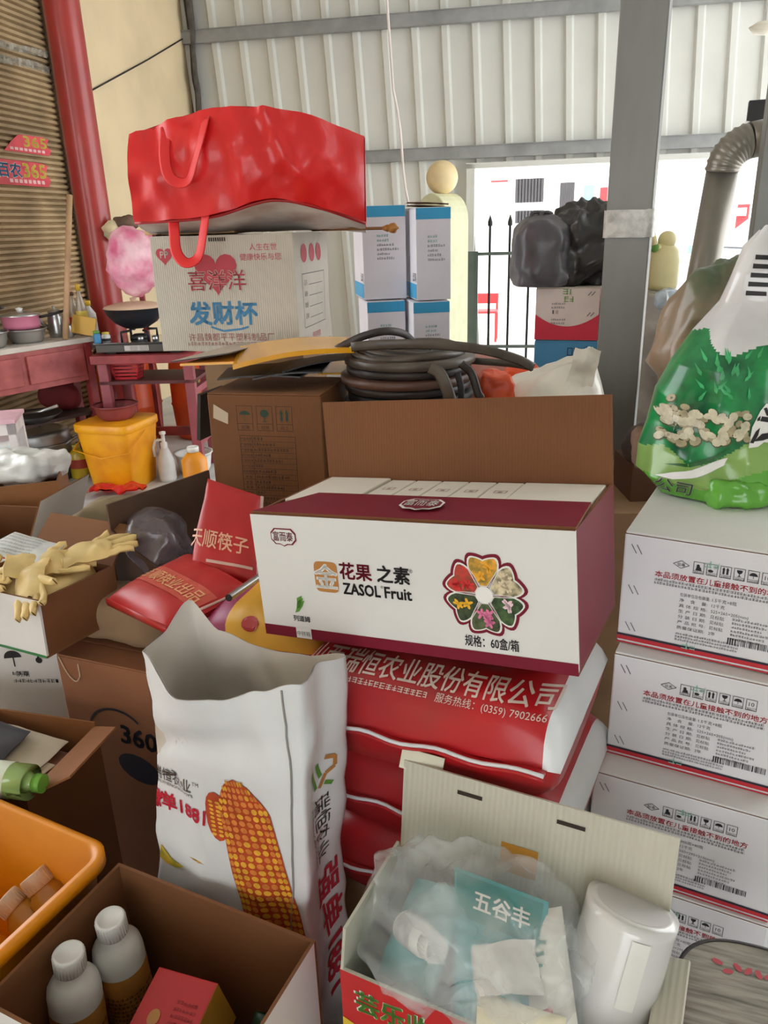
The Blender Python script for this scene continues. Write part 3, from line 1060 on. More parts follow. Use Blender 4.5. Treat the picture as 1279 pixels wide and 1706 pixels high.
bottle('glass_tumbler', 'small steel tumbler at the corner of the pale table top', 'cup', (bp.x, bp.y, ZT), [(0.022, 0), (0.026, 0.01), (0.028, 0.07), (0.027, 0.075)], STEEL, (0.026, 0.0755, 0.08), mat('rust lid', (120, 84, 60), 0.5))
# cutting board
bp = atz(137, 562, ZT)
o = MB().box((-0.1, -0.004, 0), (0.05, 0.008, 0.11)).build('cutting_board', mat('yellow board', (206, 160, 60), 0.5, var=0.1), loc=(bp.x + 0.03, bp.y, ZT + 0.012), rot=(RAD(-8), RAD(12), yw2), bevel=0.003)
tag(o, 'yellow plastic cutting board leaning beside the stove', 'board')

# hanging junk between column and white cartons
o = blob(at(224, 435, 4.9), (0.15, 0.10, 0.19), 0.9, 0.9, 0.25, 9, 3, 0.12, 40, 28).build('pink_plastic_bag', mat('pink plastic film', (236, 196, 206), 0.3, var=0.3, vs=7, dirt=(222, 96, 140), alpha=(0.75, 1.0, 9)))
tag(o, 'crumpled pink and white plastic bag bulging behind the wok', 'plastic bag')
SHELFZ = at(220, 395, 5.2).z
T = thing('wall_shelf', 'grey shelf board against the cream wall piled with crumpled paper', 'shelf', at(215, 400, 5.25), (0, 0, yw2))
MB().box((-0.03, 0, -0.015), (0.30, 0.25, 0.0)).build('board', mat('grey board', (150, 140, 130), 0.6), T)
for x in (-0.02, 0.26):
    MB().box((x, 0.1, 0.0 - at(215, 400, 5.25).z), (x + 0.03, 0.13, -0.015)).build('upright', REDPAINT, T)
for q, (px, py, m_, r3, lb) in enumerate(((188, 378, mat('crumpled cream paper', (214, 200, 160), 0.7, var=0.15, vs=12), (0.06, 0.05, 0.045), 'crumpled cream paper ball on the shelf beside the red column'),
                                          (210, 366, mat('brown crumpled paper', (110, 86, 68), 0.7, var=0.2, vs=12), (0.07, 0.05, 0.035), 'dark brown crumpled wrapper on the shelf above the wok'),
                                          (196, 396, mat('green white film', (186, 196, 168), 0.5, var=0.25, vs=14), (0.07, 0.05, 0.03), 'greenish crumpled film on the shelf above the wok'))):
    c_ = at(px, py, 5.3)
    c_.z = SHELFZ + r3[2] * (1.1 if q != 1 else 2.6)
    o = blob(c_, r3, 0.7, 0.7, 0.5, 16, q + 5, 0.35, 26, 16).build('crumpled_paper', m_)
    tag(o, lb, 'paper')
o = drape(at(192, 420, 5.0), (0.03, 0.11), (RAD(75), RAD(20), 0.2), 0.02, 12, 5, 14, 24).build('red_ribbon', mat('red ribbon', (170, 34, 40), 0.5))
tag(o, 'red strip of cloth hanging beside the pink plastic bag', 'cloth')

# red basket on the stand shelf
bp = st(214, 620, 0.11)
T = thing('red_basket', 'small red slotted plastic basket on the stand shelf', 'basket', (bp.x, bp.y, zsh), (0, 0, yw2))
RP = mat('red plastic', (190, 36, 44), 0.4)
w0, w1, hB = 0.07, 0.088, 0.11
for q in range(5):
    t0_, t1_ = q / 5, (q + 0.62) / 5
    a0, a1 = w0 + (w1 - w0) * t0_, w0 + (w1 - w0) * t1_
    MB().add([(-a0, -a0 * .7, hB * t0_), (a0, -a0 * .7, hB * t0_), (a0, a0 * .7, hB * t0_), (-a0, a0 * .7, hB * t0_), (-a1, -a1 * .7, hB * t1_), (a1, -a1 * .7, hB * t1_), (a1, a1 * .7, hB * t1_), (-a1, a1 * .7, hB * t1_)],
             [(0, 1, 5, 4), (1, 2, 6, 5), (2, 3, 7, 6), (3, 0, 4, 7)]).build('band', RP, T, solid=0.003)
for sx in (-1, 1):
    for sy in (-1, 1):
        MB().tube([(sx * w0, sy * w0 * .7, 0), (sx * w1, sy * w1 * .7, hB)], 0.005, 6).build('corner_rib', RP, T)
MB().box((-w0, -w0 * .7, 0), (w0, w0 * .7, 0.004)).build('bottom', RP, T)

# yellow bucket with basin on its lid
bf = atz(222, 792, 0) - Vector((0, 0.16, 0))
T = thing('yellow_bucket', 'big square yellow plastic bucket with a lid under the stand', 'bucket', (bf.x, bf.y, 0), (0, 0, yw2 - 0.25))
YP = mat('yellow plastic', (240, 168, 12), 0.4, var=0.06, dirt=(222, 140, 10))
hb = 0.42


def rsq(r, z, e=0.28, n=40):
    return [(r * sgn(math.cos(2 * math.pi * k / n), e), r * sgn(math.sin(2 * math.pi * k / n), e), z) for k in range(n)]


def loft(rings, caps=True, mi=0):
    mb = MB()
    n = len(rings[0])
    vs = [p for r in rings for p in r]
    fs = [(i * n + k, i * n + (k + 1) % n, (i + 1) * n + (k + 1) % n, (i + 1) * n + k) for i in range(len(rings) - 1) for k in range(n)]
    mb.add(vs, fs, mi, True)
    if caps:
        mb.add(rings[0], [tuple(reversed(range(n)))], mi)
        mb.add(rings[-1], [tuple(range(n))], mi)
    return mb


loft([rsq(0.145, 0.0), rsq(0.15, 0.01), rsq(0.185, hb - 0.05), rsq(0.185, hb - 0.03)]).build('bucket_body', YP, T)
loft([rsq(0.193, hb - 0.05), rsq(0.196, hb - 0.045), rsq(0.196, hb - 0.005), rsq(0.19, hb)]).build('lid', YP, T)
MB().tube([(-0.2, 0, hb - 0.06), (-0.2, -0.19, hb - 0.16), (0, -0.205, hb - 0.2), (0.2, -0.19, hb - 0.16), (0.2, 0, hb - 0.06)], 0.004, 6).build('bail', YP, T)
bc = at(228, 668, bf.y)
basin('red_basin', 'dull red enamel basin resting on the yellow bucket lid', (bf.x + 0.0, bf.y + 0.02, hb), 0.13, 0.085, mat('dull red enamel', (140, 66, 70), 0.35, var=0.15))

# aluminium steamer pot
sf = atz(70, 806, 0)
T = thing('steamer_pot', 'large dull aluminium steamer pot with domed lid under the table', 'pot', (sf.x, sf.y + 0.12, 0))
MB().lathe([(0.0005, 0), (0.15, 0), (0.155, 0.02), (0.165, 0.12), (0.172, 0.13), (0.172, 0.24), (0.19, 0.25), (0.182, 0.255)], 40).build('pot_body', ALU, T)
MB().lathe([(0.152, 0.0), (0.157, 0.02), (0.164, 0.08)], 40).build('dark_base', mat('blue grey grime', (72, 84, 92), 0.5), T, loc=(0, 0, 0.001))
l_ = MB().lathe([(0.175, 0.25), (0.178, 0.255), (0.175, 0.31), (0.165, 0.33), (0.12, 0.342), (0.118, 0.338), (0.08, 0.348), (0.078, 0.344), (0.03, 0.352), (0.0005, 0.352)], 40).build('lid', ALU, T)
MB().lathe([(0.012, 0.35), (0.018, 0.37), (0.0005, 0.376)], 14).build('knob', BLACK, l_)
for s_ in (-1, 1):
    MB().tube([(s_ * 0.17, -0.06, 0.24), (s_ * 0.215, -0.05, 0.27), (s_ * 0.215, 0.05, 0.27), (s_ * 0.17, 0.06, 0.24)], 0.008, 8).build('handle', ALU, T)
# oil bottle, brown jar, spray bottle, red packet
bp = atz(146, 786, 0) - Vector((0, 0.12, 0))
bottle('oil_bottle', 'yellow cooking oil bottle standing beside the steamer pot', 'bottle', (bp.x, bp.y, 0), [(0.055, 0), (0.06, 0.01), (0.06, 0.14), (0.05, 0.17), (0.02, 0.20)], mat('yellow oil', (206, 176, 40), 0.2, coat=0.5), (0.024, 0.20, 0.225), INKY, lab=(0.06, 0.07, 0.13), m_lab=mat('red label', (170, 60, 40), 0.5), sq=(1, 0.75))
bp = atz(174, 786, 0)
bottle('brown_jar', 'brown glass jar beside the yellow bucket', 'jar', (bp.x, bp.y, 0), [(0.05, 0), (0.055, 0.01), (0.055, 0.13), (0.03, 0.17), (0.028, 0.18)], mat('brown glass', (112, 76, 48), 0.2, coat=0.5, var=0.2), (0.033, 0.18, 0.2), mat('rust lid', (120, 84, 60)))
bp = atz(284, 796, 0)
T = thing('spray_bottle', 'white spray bottle with a pump top in front of the stand leg', 'spray bottle', (bp.x, bp.y - 0.05, 0))
MB().lathe([(0.0005, 0), (0.05, 0), (0.055, 0.02), (0.055, 0.13), (0.03, 0.2), (0.02, 0.22)], 24).build('body', mat('cloudy white plastic', (214, 214, 210), 0.3), T)
MB().lathe([(0.022, 0.215), (0.022, 0.25), (0.012, 0.255), (0.012, 0.3), (0.02, 0.305), (0.02, 0.32), (0.0005, 0.325)], 16).build('pump', WPLAST, T)
MB().tube([(0, 0, 0.27), (-0.05, 0, 0.265), (-0.07, 0, 0.22), (-0.065, 0, 0.16)], 0.009, 8).build('trigger', WPLAST, T)
bp = atz(225, 800, 0)
o = drape((bp.x - 0.02, bp.y - 0.30, 0.035), (0.17, 0.08), (0, 0, -0.2), 0.03, 9, 7, 30, 18, thick=0.01).build('red_packet', mat('red shiny packet', (220, 40, 36), 0.3, var=0.1, coat=0.3))
tag(o, 'crumpled red plastic packet on the floor by the yellow bucket', 'packet')

# dark wok and pans under the table
bp = at(58, 690, 4.6)
T = thing('sooty_pan', 'sooty black pan with a ladle stored under the table', 'pan', (bp.x, bp.y, 0.44))
MB().lathe([(0.0005, 0), (0.08, 0), (0.16, 0.05), (0.15, 0.05), (0.07, 0.01), (0.0005, 0.01)], 30).build('pan_body', mat('sooty iron', (34, 34, 34), 0.5, var=0.3, vs=14), T)
MB().tube([(-0.08, -0.02, 0.05), (0.06, -0.04, 0.07), (0.16, -0.03, 0.10)], 0.01, 8).build('ladle', STEEL, T)
bp = at(100, 664, 4.9)
o = blob((bp.x, bp.y, 0.441 + 0.09), (0.13, 0.06, 0.09), 0.8, 0.7, 0.2, 8, 2, 0.1, flat=0.441).build('dark_red_cloth', mat('dark red cloth', (120, 34, 40), 0.8, var=0.2))
tag(o, 'bundle of dark red cloth on the shelf under the table', 'cloth')
# orange barrels behind the stand
OB = mat('orange barrel plastic', (228, 92, 36), 0.4, var=0.06)
for q, (px, lb) in enumerate(((232, 'orange plastic barrel standing behind the yellow bucket'), (318, 'orange plastic barrel with a hose behind the stand leg'))):
    bp = at(px + (22 if q else -8), 700, 5.9)
    T = thing('orange_barrel', lb, 'barrel', (bp.x, bp.y, 0))
    MB().lathe([(0.0005, 0), (0.2, 0), (0.21, 0.02), (0.225, 0.25), (0.232, 0.26), (0.225, 0.27), (0.225, 0.5), (0.21, 0.62), (0.2, 0.63)], 36).build('barrel_body', OB, T)
    MB().lathe([(0.215, 0.62), (0.215, 0.65), (0.19, 0.66), (0.0005, 0.662)], 36).build('lid', OB, T)
    if q:
        MB().tube([(0.0, -0.235, 0.62), (0.05, -0.25, 0.5), (0.04, -0.25, 0.35), (0.0, -0.24, 0.28)], 0.012, 8).build('hose', mat('green brown hose', (130, 120, 60), 0.4), T)
# white things on the floor behind
for q, (px, py, m_, lb) in enumerate(((338, 768, WPLAST, 'white plastic tub on the floor beside the stand leg'), (352, 790, ORANGEP, 'yellow orange plastic jug on the floor beside the brown carton'))):
    bp = atz(px, py, 0)
    bp = Vector((bp.x, min(bp.y, 4.9), 0))
    if q == 0:
        basin('white_tub', lb, bp, 0.12, 0.13, m_, cat='tub')
    else:
        bottle('orange_jug', lb, 'jug', bp - Vector((0, 0.4, 0)), [(0.07, 0), (0.075, 0.02), (0.075, 0.22), (0.03, 0.27)], m_, (0.035, 0.27, 0.3), WPLAST)

# white stool with basin below
sp = at(2, 742, 3.7)
ZST = at(20, 694, 3.7).z
T = thing('white_stool', 'white painted wooden stool with pinkish top near the steamer pot', 'stool', (sp.x, sp.y, 0), (0, 0, 0.25))
WP = mat('worn white paint', (214, 206, 204), 0.5, var=0.1, vs=8)
MB().box((-0.2, -0.1, ZST - 0.02), (0.105, 0.16, ZST)).build('seat', mat('pinkish stool top', (222, 178, 188), 0.4, var=0.12), T, bevel=0.004)
MB().box((-0.19, -0.09, ZST - 0.075), (0.095, -0.07, ZST - 0.02)).build('apron', WP, T)
MB().box((0.075, -0.09, ZST - 0.075), (0.095, 0.15, ZST - 0.02)).build('apron', WP, T)
for x in (-0.19, 0.06):
    for y in (-0.09, 0.12):
        MB().box((x, y, 0), (x + 0.035, y + 0.035, ZST - 0.02)).build('leg', WP, T)
sb_ = at(-4, 765, 3.75)
bz = at(0, 772, 3.75).z
T = thing('storage_bin', 'pale blue white plastic bin tucked under the stool', 'bin', (sb_.x - 0.01, sb_.y + 0.02, 0), (0, 0, 0.25))
zz = at(5, 738, 3.72).z
loft([rsq(0.075, 0.0), rsq(0.085, zz - 0.02), rsq(0.085, zz)]).build('bin_body', mat('pale blue plastic', (214, 230, 232), 0.35), T)
loft([rsq(0.09, zz - 0.015), rsq(0.092, zz + 0.008), rsq(0.08, zz + 0.01)]).build('rim', WPLAST, T)

# ================================================================ goods in the middle
# raised platforms the piles stand on (hidden by the goods)
PLAT = mat('bare plank', (150, 118, 86), 0.8, var=0.12, vs=8)
struct(MB().box((-0.62, 1.86, 0), (0.62, 2.32, 0.80)).build('platform', PLAT, rot=(0, 0, RAD(-6))), 'plank platform under the kraft carton and hose coil', 'platform')

# --- carton with flags: umbrella, glass and arrows
BRD = (0.295, 0.255, 0.298)
T = carton('kraft_carton', 'tall kraft carton with umbrella and arrow symbols below the yellow sheets', (-0.435, 1.9, 0.822), -12.3, -1.0, 0.3, BRD, mat('brown kraft board', (122, 78, 42), 0.8, var=0.05, wave=('X', 60, 0.12)))  # one even kraft brown for this carton
fm = face_map(BRD, 'front')
d = Deco(fm)
for q, x in enumerate((0.075, 0.127, 0.178)):
    d.frame(x, 0.205, x + 0.042, 0.268, 0.0012)
    d.rect(x, 0.222, x + 0.042, 0.2232)
    d.text(('防潮', '轻放', '向上')[q], x + 0.021, 0.209, 0.011)
d2 = Deco(fm)
d2.ell(0.096, 0.245, 0.014, 0.01, 10, 0, 0, math.pi)
d2.rect(0.0955, 0.228, 0.0965, 0.246)
d2.build('umbrella_symbol', INKDG, T)
d2 = Deco(fm)
d2.ell(0.148, 0.249, 0.011, 0.010, 12)
d2.rect(0.147, 0.229, 0.149, 0.242).rect(0.142, 0.228, 0.154, 0.2295)
d2.build('glass_symbol', INKDG, T)
for x in (0.189, 0.203):
    d2 = Deco(fm)
    d2.rect(x, 0.23, x + 0.006, 0.25)
    d2.poly([(x - 0.002, 0.25), (x + 0.008, 0.25), (x + 0.003, 0.26)])
    d2.build('arrow_symbol', INKDG, T)
zt_, rows = 0.192, 13
names = ['产品名称', '产品规格', '产品数量', '执行标准', '订购热线', '生产日期', '保质期限', '地 址', '电 话', '邮 编', '网 址', '公 司', '厂 家']
d.frame(0.078, zt_ - rows * 0.0142, 0.225, zt_, 0.0012)
for q in range(rows):
    zz = zt_ - q * 0.0142
    d.rect(0.078, zz - 0.0008, 0.225, zz)
    d.text(names[q], 0.0945, zz - 0.0115, 0.0078)
    d.dashes(0.114, 0.135 + 0.035 * ((q * 7) % 5) / 2, zz - 0.0112, 0.0072, q)
d.rect(0.111, zt_ - rows * 0.0142, 0.112, zt_)
d.build('print', INKBR, T)
MB().add([(0.012, -0.001, 0.235), (0.05, -0.001, 0.22), (0.053, -0.001, 0.248), (0.016, -0.001, 0.27)], [(0, 1, 2, 3)]).build('paper_tag', mat('pale paper tag', (206, 186, 160), 0.6), T)
# black sheet beside it
o = MB().box((0, 0, 0), (0.010, 0.12, 0.125)).build('dark_board', mat('black green board', (48, 46, 38), 0.7), loc=at(328, 733, 2.0), rot=(0, RAD(8), RAD(-20)))
tag(o, 'dark board leaning at the side of the tall kraft carton', 'board')

# --- yellow and black sheets on top
ztop = 0.822 + 0.298 + 0.002
YSH = mat('glossy yellow sheet', (242, 172, 30), 0.25, var=0.05, coat=0.4)
BSH = mat('black sheet', (42, 40, 40), 0.4, var=0.1)


def slab(name, label, pts, up, th, mats, cat, bend=0.0):
    """stiff sheet through four corner points (counter-clockwise from above)"""
    a, b, c_, e = [Vector(p) for p in pts]
    mb = MB()

    def fn(u, v, k):
        p = a.lerp(b, u).lerp(e.lerp(c_, u), v)
        p = p + Vector((0, 0, k * th + bend * math.sin(math.pi * u) * 1.0))
        return p
    mb.grid(lambda u, v: fn(u, v, 1), 12, 4, mi=0)
    mb.grid(lambda u, v: fn(1 - u, v, 0), 12, 4, mi=1)
    for ed in (0, 1):
        mb.grid(lambda u, v, ed=ed: fn(u if ed == 0 else 1 - u, 0 if ed == 0 else 1, v), 12, 2, mi=1)
        mb.grid(lambda u, v, ed=ed: fn(1 if ed == 0 else 0, u if ed == 0 else 1 - u, v), 4, 2, mi=1)
    o = mb.build(name, mats)
    tag(o, label, cat)
    return o


slab('yellow_sheet', 'glossy yellow curved sheet lying across the tall kraft carton', [at(388, 616, 1.90), at(590, 588, 1.95), at(592, 569, 2.25), at(400, 584, 2.2)], 0, 0.012, [YSH, YSH], 'sheet', 0.012)
slab('yellow_sheet', 'yellow sheet with grey card on it sticking out past the kraft carton', [at(300, 610, 1.95), at(400, 606, 1.95), at(520, 575, 2.3), at(430, 575, 2.35)], 0, 0.006, [mat('orange underside', (206, 122, 26), 0.4), YSH], 'sheet', 0.0)
slab('grey_card', 'thin grey card on the jutting yellow sheet', [at(284, 604, 1.97), at(380, 590, 1.97), at(440, 574, 2.3), at(400, 572, 2.3)], 0, 0.003, [mat('grey card', (176, 164, 146), 0.6), BSH], 'card', 0.0)
for q, (c4, lb) in enumerate(((((362, 634, 1.92), (500, 630, 1.9), (545, 606, 2.1), (380, 615, 2.1)), 'black sheet lying flat on the tall kraft carton'),
                              (((420, 634, 1.89), (535, 622, 1.9), (560, 596, 2.1), (450, 610, 2.1)), 'second black sheet fanned out over the kraft carton'),
                              (((470, 622, 1.9), (580, 600, 1.95), (590, 590, 2.1), (480, 606, 2.1)), 'black sheet with raised corner beside the hose coil'))):
    slab('black_sheet', lb, [at(*p) for p in c4], 0, 0.004, [BSH, BSH], 'sheet', 0.006)
slab('orange_sheet', 'small orange sheet lying between the black sheets and the coil', [at(530, 624, 2.06), at(582, 624, 2.02), at(586, 600, 2.2), at(545, 602, 2.2)], 0, 0.004, [YSH, YSH], 'sheet', 0.0)

# --- coil of flat black hose
HOSE = mat('dark flat hose', (62, 52, 48), 0.42, var=0.25, vs=12, dirt=(34, 30, 30))
HOSE2 = mat('grey brown flat hose', (92, 82, 72), 0.38, var=0.2, vs=12)
HOSEB = mat('brown flat hose', (96, 66, 54), 0.4, var=0.2, vs=12)
cc = at(680, 640, 2.02)
zc0 = 0.801
ztc = at(690, 588, 2.0).z
T = thing('hose_coil', 'thick coil of flat black irrigation hose behind the open maroon carton', 'hose', (cc.x, cc.y, zc0))
hc_ = ztc - zc0
rc = 0.165
nl = 17
for q in range(nl):
    z0, z1 = hc_ * q / nl, hc_ * (q + 1) / nl - 0.002
    rr = rc * (1 + 0.025 * math.sin(q * 2.4) + (0.012 if q > 11 else 0))
    ox, oy = 0.006 * math.sin(q * 1.7), 0.006 * math.cos(q * 2.9)
    MB().lathe([(0.05, z0), (rr - 0.003, z0), (rr, z0 + 0.002), (rr + 0.001, (z0 + z1) / 2), (rr, z1 - 0.002), (rr - 0.003, z1), (0.05, z1)], 40, (ox, oy, 0)).build('hose_layer', (HOSE, HOSE2, BLACK, HOSE, HOSEB)[q % 5], T)
for q in range(6):
    r0 = 0.055 + q * 0.018
    MB().tube([(r0 * math.cos(a) * 1.0, r0 * math.sin(a), hc_ + 0.004 + 0.004 * math.sin(3 * a + q)) for a in [2 * math.pi * k / 28 for k in range(29)]], 0.006, 5, flat=(0.006, 0.010, (0, 0, 1))).build('hose_turn', HOSE2 if q % 2 else HOSE, T)
MB().lathe([(0.035, hc_ - 0.02), (0.04, hc_ + 0.012), (0.0005, hc_ + 0.016)], 16, (0.045, 0.02, 0)).build('dark_core', BLACK, T)
I3 = Vector((cc.x, cc.y, zc0))
strap = lambda pl, w=0.011, t=0.003, up=(0, 1, 0): MB().tube([Vector(p) - I3 for p in pl], 0.01, 8, flat=(w, t, (0, 1, 0)))


def curve(pts, n=24):
    """smooth path through points"""
    P_ = [Vector(p) for p in pts]
    P_ = [P_[0] * 2 - P_[1]] + P_ + [P_[-1] * 2 - P_[-2]]
    out = []
    m_ = len(P_) - 3
    for k in range(n + 1):
        s_ = min(k / n * m_, m_ - 1e-6)
        i = int(s_)
        t = s_ - i
        a, b, c_, e = P_[i:i + 4]
        out.append(0.5 * ((2 * b) + (c_ - a) * t + (2 * a - 5 * b + 4 * c_ - e) * t * t + (3 * b - 3 * c_ + e - a) * t ** 3))
    return out


strap(curve([at(560, 582, 1.98), at(600, 562, 1.97), at(640, 552, 1.98), at(672, 556, 2.02), at(690, 570, 2.06)]), 0.010).build('hose_loop', HOSE, T)
strap(curve([at(585, 578, 1.9), at(640, 574, 1.88), at(720, 574, 1.88), at(800, 582, 1.9), at(860, 598, 1.93), at(888, 612, 1.95)]), 0.012, 0.003).build('hose_loop', HOSE2, T)
strap(curve([at(888, 612, 1.95), at(850, 606, 1.99), at(800, 602, 2.02), at(770, 600, 2.05)]), 0.009).build('hose_loop', HOSE2, T)
strap(curve([at(716, 612, 1.85), at(732, 622, 1.84), at(745, 650, 1.83), at(756, 690, 1.83)]), 0.015, 0.003, (1, 0, 0)).build('hose_loop', HOSE2, T)
strap(curve([at(768, 606, 1.88), at(785, 622, 1.88), at(796, 655, 1.87), at(800, 664, 1.87), at(790, 690, 1.87)]), 0.010, 0.003, (1, 0, 0)).build('hose_loop', HOSE, T)
strap(curve([at(762, 622, 1.86), at(768, 650, 1.85), at(766, 690, 1.85)]), 0.008, 0.003, (1, 0, 0)).build('hose_loop', BLACK, T)

# pinkish and orange bags behind the coil
o = blob(at(812, 640, 2.42), (0.12, 0.09, 0.085), 0.8, 0.8, 0.2, 9, 1, 0.1).build('pink_bag', mat('dusty pink film', (196, 128, 116), 0.4, var=0.1))
tag(o, 'dusty pink plastic bundle behind the hose coil', 'plastic bag')
for q, (px, py, D_, r_, lb) in enumerate(((822, 652, 2.12, (0.05, 0.05, 0.05), 'orange crumpled plastic bag beside the white sack'), (868, 624, 2.3, (0.05, 0.04, 0.03), 'bright orange plastic scrap peeking over the white sack'))):
    o = blob(at(px, py, D_), r_, 0.7, 0.8, 0.35, 22, q + 2, 0.2, 30, 18).build('orange_bag', mat('orange film', (228, 84, 40), 0.35, var=0.12))
    tag(o, lb, 'plastic bag')

# white translucent sack
wc = at(915, 650, 2.2)
wsk = MB()
ctr = [(905, 705, 0.185), (905, 675, 0.18), (912, 645, 0.15), (925, 625, 0.115), (940, 608, 0.085), (955, 598, 0.055), (968, 593, 0.03)]
rings = []
for q, (px, py, r_) in enumerate(ctr):
    c_ = at(px, py, 2.2)
    ring = []
    for k in range(44):
        a = 2 * math.pi * k / 44
        w_ = 1 + 0.10 * math.sin(9 * a + q * 0.6) * (q / 6) + 0.06 * noise.noise(Vector((math.cos(a) * 3, math.sin(a) * 3, q)))
        ring.append(c_ + Vector((r_ * w_ * math.cos(a), r_ * 0.8 * w_ * math.sin(a), 0.02 * noise.noise(Vector((a * 2, q, 4))) + 0.014 * math.cos(a) * q * 0.3)))
    rings.append(ring)
T = thing('white_sack', 'small cloudy white plastic sack with a twisted neck beside the column', 'sack')
loft(rings).build('sack_body', mat('cloudy white film', (236, 230, 216), 0.3, var=0.08, vs=9, bump=0.4, bs=12, stretch=(1, 1, 0.4)), T)
o = drape(at(972, 612, 2.12), (0.035, 0.05), (RAD(80), RAD(10), RAD(-10)), 0.012, 18, 3, 16, 20, 0.004).build('sack_ear', mat('cloudy white film', (236, 230, 216)), T)

# --- big white carton with heart and red storage bag
XD = (0.455, 0.40, 0.345)
xi = thing('white_cup_carton', 'battered white carton with red heart and blue lettering under the red bag', 'carton', (-0.69, 2.5, 1.140), (RAD(-0.5), 0, RAD(-11)))
sidem = [KRAFTD, WCARD, WCARD, KRAFT, KRAFT, WCARD]
xb_ = MB()
nxx = 14


def dent(p):
    return Vector((p.x + 0.004 * noise.noise(p * 6), p.y + 0.005 * noise.noise(p * 7 + Vector((3, 1, 2))), p.z + 0.004 * noise.noise(p * 9)))


w, dd, h = XD
for fc, (o_, u_, v_) in enumerate(((Vector((0, dd, 0)), Vector((0, -dd, 0)), Vector((0, 0, h))), (Vector((w, 0, 0)), Vector((0, dd, 0)), Vector((0, 0, h))), (Vector((0, 0, 0)), Vector((w, 0, 0)), Vector((0, 0, h))),
                                   (Vector((w, dd, 0)), Vector((-w, 0, 0)), Vector((0, 0, h))), (Vector((0, dd, 0)), Vector((w, 0, 0)), Vector((0, -dd, 0))), (Vector((0, 0, h)), Vector((w, 0, 0)), Vector((0, dd, 0))))):
    xb_.grid(lambda u, v: dent(o_ + u_ * u + v_ * v), nxx, nxx, mi=fc, sm=True)
xb_.build('body', sidem, xi)
bvx = xb_.bvh()
fx = surf(bvx, (0, -0.1, 0), (1, 0, 0), (0, 0, 1), (0, 1, 0), 0.0012)
fr_ = surf(bvx, (w + 0.1, 0, 0), (0, 1, 0), (0, 0, 1), (-1, 0, 0), 0.0012)


def heart(s_, n=28):
    pts = []
    for k in range(n):
        t = 2 * math.pi * k / n
        pts.append((s_ * 16 * math.sin(t) ** 3 / 16, s_ * (13 * math.cos(t) - 5 * math.cos(2 * t) - 2 * math.cos(3 * t) - math.cos(4 * t)) / 16))
    return pts


dr = Deco(fx, 0.02)
dr.fan((0.205, 0.235), [(0.205 + x, 0.24 + y) for x, y in heart(0.068)])
dr.build('large_heart', INKRED2, xi)
dr = Deco(fx, 0.02)
dr.fan((0.043, 0.285), [(0.043 + x, 0.29 + y) for x, y in heart(0.028)])
dr.build('small_heart', INKRED2, xi)
dr = Deco(fx, 0.02)
dr.text('人生在世', 0.36, 0.30, 0.022, 'C')
dr.text('健康快乐与您', 0.35, 0.272, 0.022, 'C')
dr.build('red_print', INKRED2, xi)
f2 = surf(bvx, (0, -0.1, 0), (1, 0, 0), (0, 0, 1), (0, 1, 0), 0.002)
Deco(f2, 0.02).text('喜洋洋', 0.205, 0.190, 0.064, 'C', 0.035).build('lettering_edge', WCARD, xi)
f3 = surf(bvx, (0, -0.1, 0), (1, 0, 0), (0, 0, 1), (0, 1, 0), 0.0028)
Deco(f3, 0.02).text('喜洋洋', 0.205, 0.190, 0.064, 'C', 0.004).build('lettering', INKRED2, xi)
Deco(f2, 0.02).text('PP', 0.043, 0.283, 0.028, 'C', 0.02).build('emblem', WCARD, xi)
db = Deco(fx, 0.02)
db.text('发财杯', 0.215, 0.088, 0.075, 'C', 0.03)
db.line([(0.17, 0.075), (0.21, 0.062), (0.27, 0.068), (0.295, 0.075)], 0.006)
db.build('blue_lettering', INKBL, xi)
dr = Deco(fx, 0.02)
dr.text('许昌魏都平平塑料制品厂', 0.235, 0.034, 0.026, 'C', 0.0)
dr.dashes(0.09, 0.38, 0.018, 0.010, 4)
dr.build('maker_lettering', mat('faded maroon ink', (150, 84, 84), 0.6), xi)
dr = Deco(fr_, 0.02)
for u in (0.10, 0.19, 0.275):
    Deco(fr_, 0.02).ell(u, 0.285, 0.032, 0.028, 14).build('red_disc', INKRED2, xi)
dr.text('请轻拿轻放', 0.2, 0.02, 0.022, 'C')
dr.build('red_print', INKRED2, xi)
dg = Deco(fr_, 0.02)
dg.frame(0.07, 0.06, 0.33, 0.225, 0.0025)
for q, s_ in enumerate(('品名', '规格', '数量', '日期')):
    dg.text(s_, 0.09, 0.19 - q * 0.034, 0.018, 'L')
    dg.rect(0.14, 0.188 - q * 0.034, 0.30, 0.190 - q * 0.034)
dg.build('form_print', INKG, xi)
# torn kraft flap end and a paper edge
MB().box((-0.014, 0.05, 0.16), (-0.002, 0.3, 0.352)).build('torn_flap', KRAFTD, xi)
d = Deco(f2, 0.02)
for q in range(8):
    d.rect(0.19 + q * 0.007, 0.327, 0.194 + q * 0.007, 0.338)
d.build('barcode', INKBR, xi)

# carton behind, at the shutter side
cpp = at(240, 388, 2.6)
TD_ = (0.30, 0.26, 0.024)
T = carton('tan_carton', 'tan flattened carton with white lettering squeezed under the red bag', (cpp.x, cpp.y, 1.140 + XD[2] + 0.004), -11, 0, 0, TD_, mat('pale tan board', (206, 170, 120), 0.7, var=0.06), flaps=False)
Deco(face_map(TD_, 'front', 0.001)).dashes(0.02, 0.2, 0.007, 0.010, 4).build('lettering', INKW, T)
struct(MB().box((0.10, 0.08, 0), (0.44, 0.36, 1.138)).build('platform', PLAT, rot=(0, 0, RAD(-11)), loc=(-0.69, 2.5, 0)), 'plank platform under the white cup carton', 'platform')

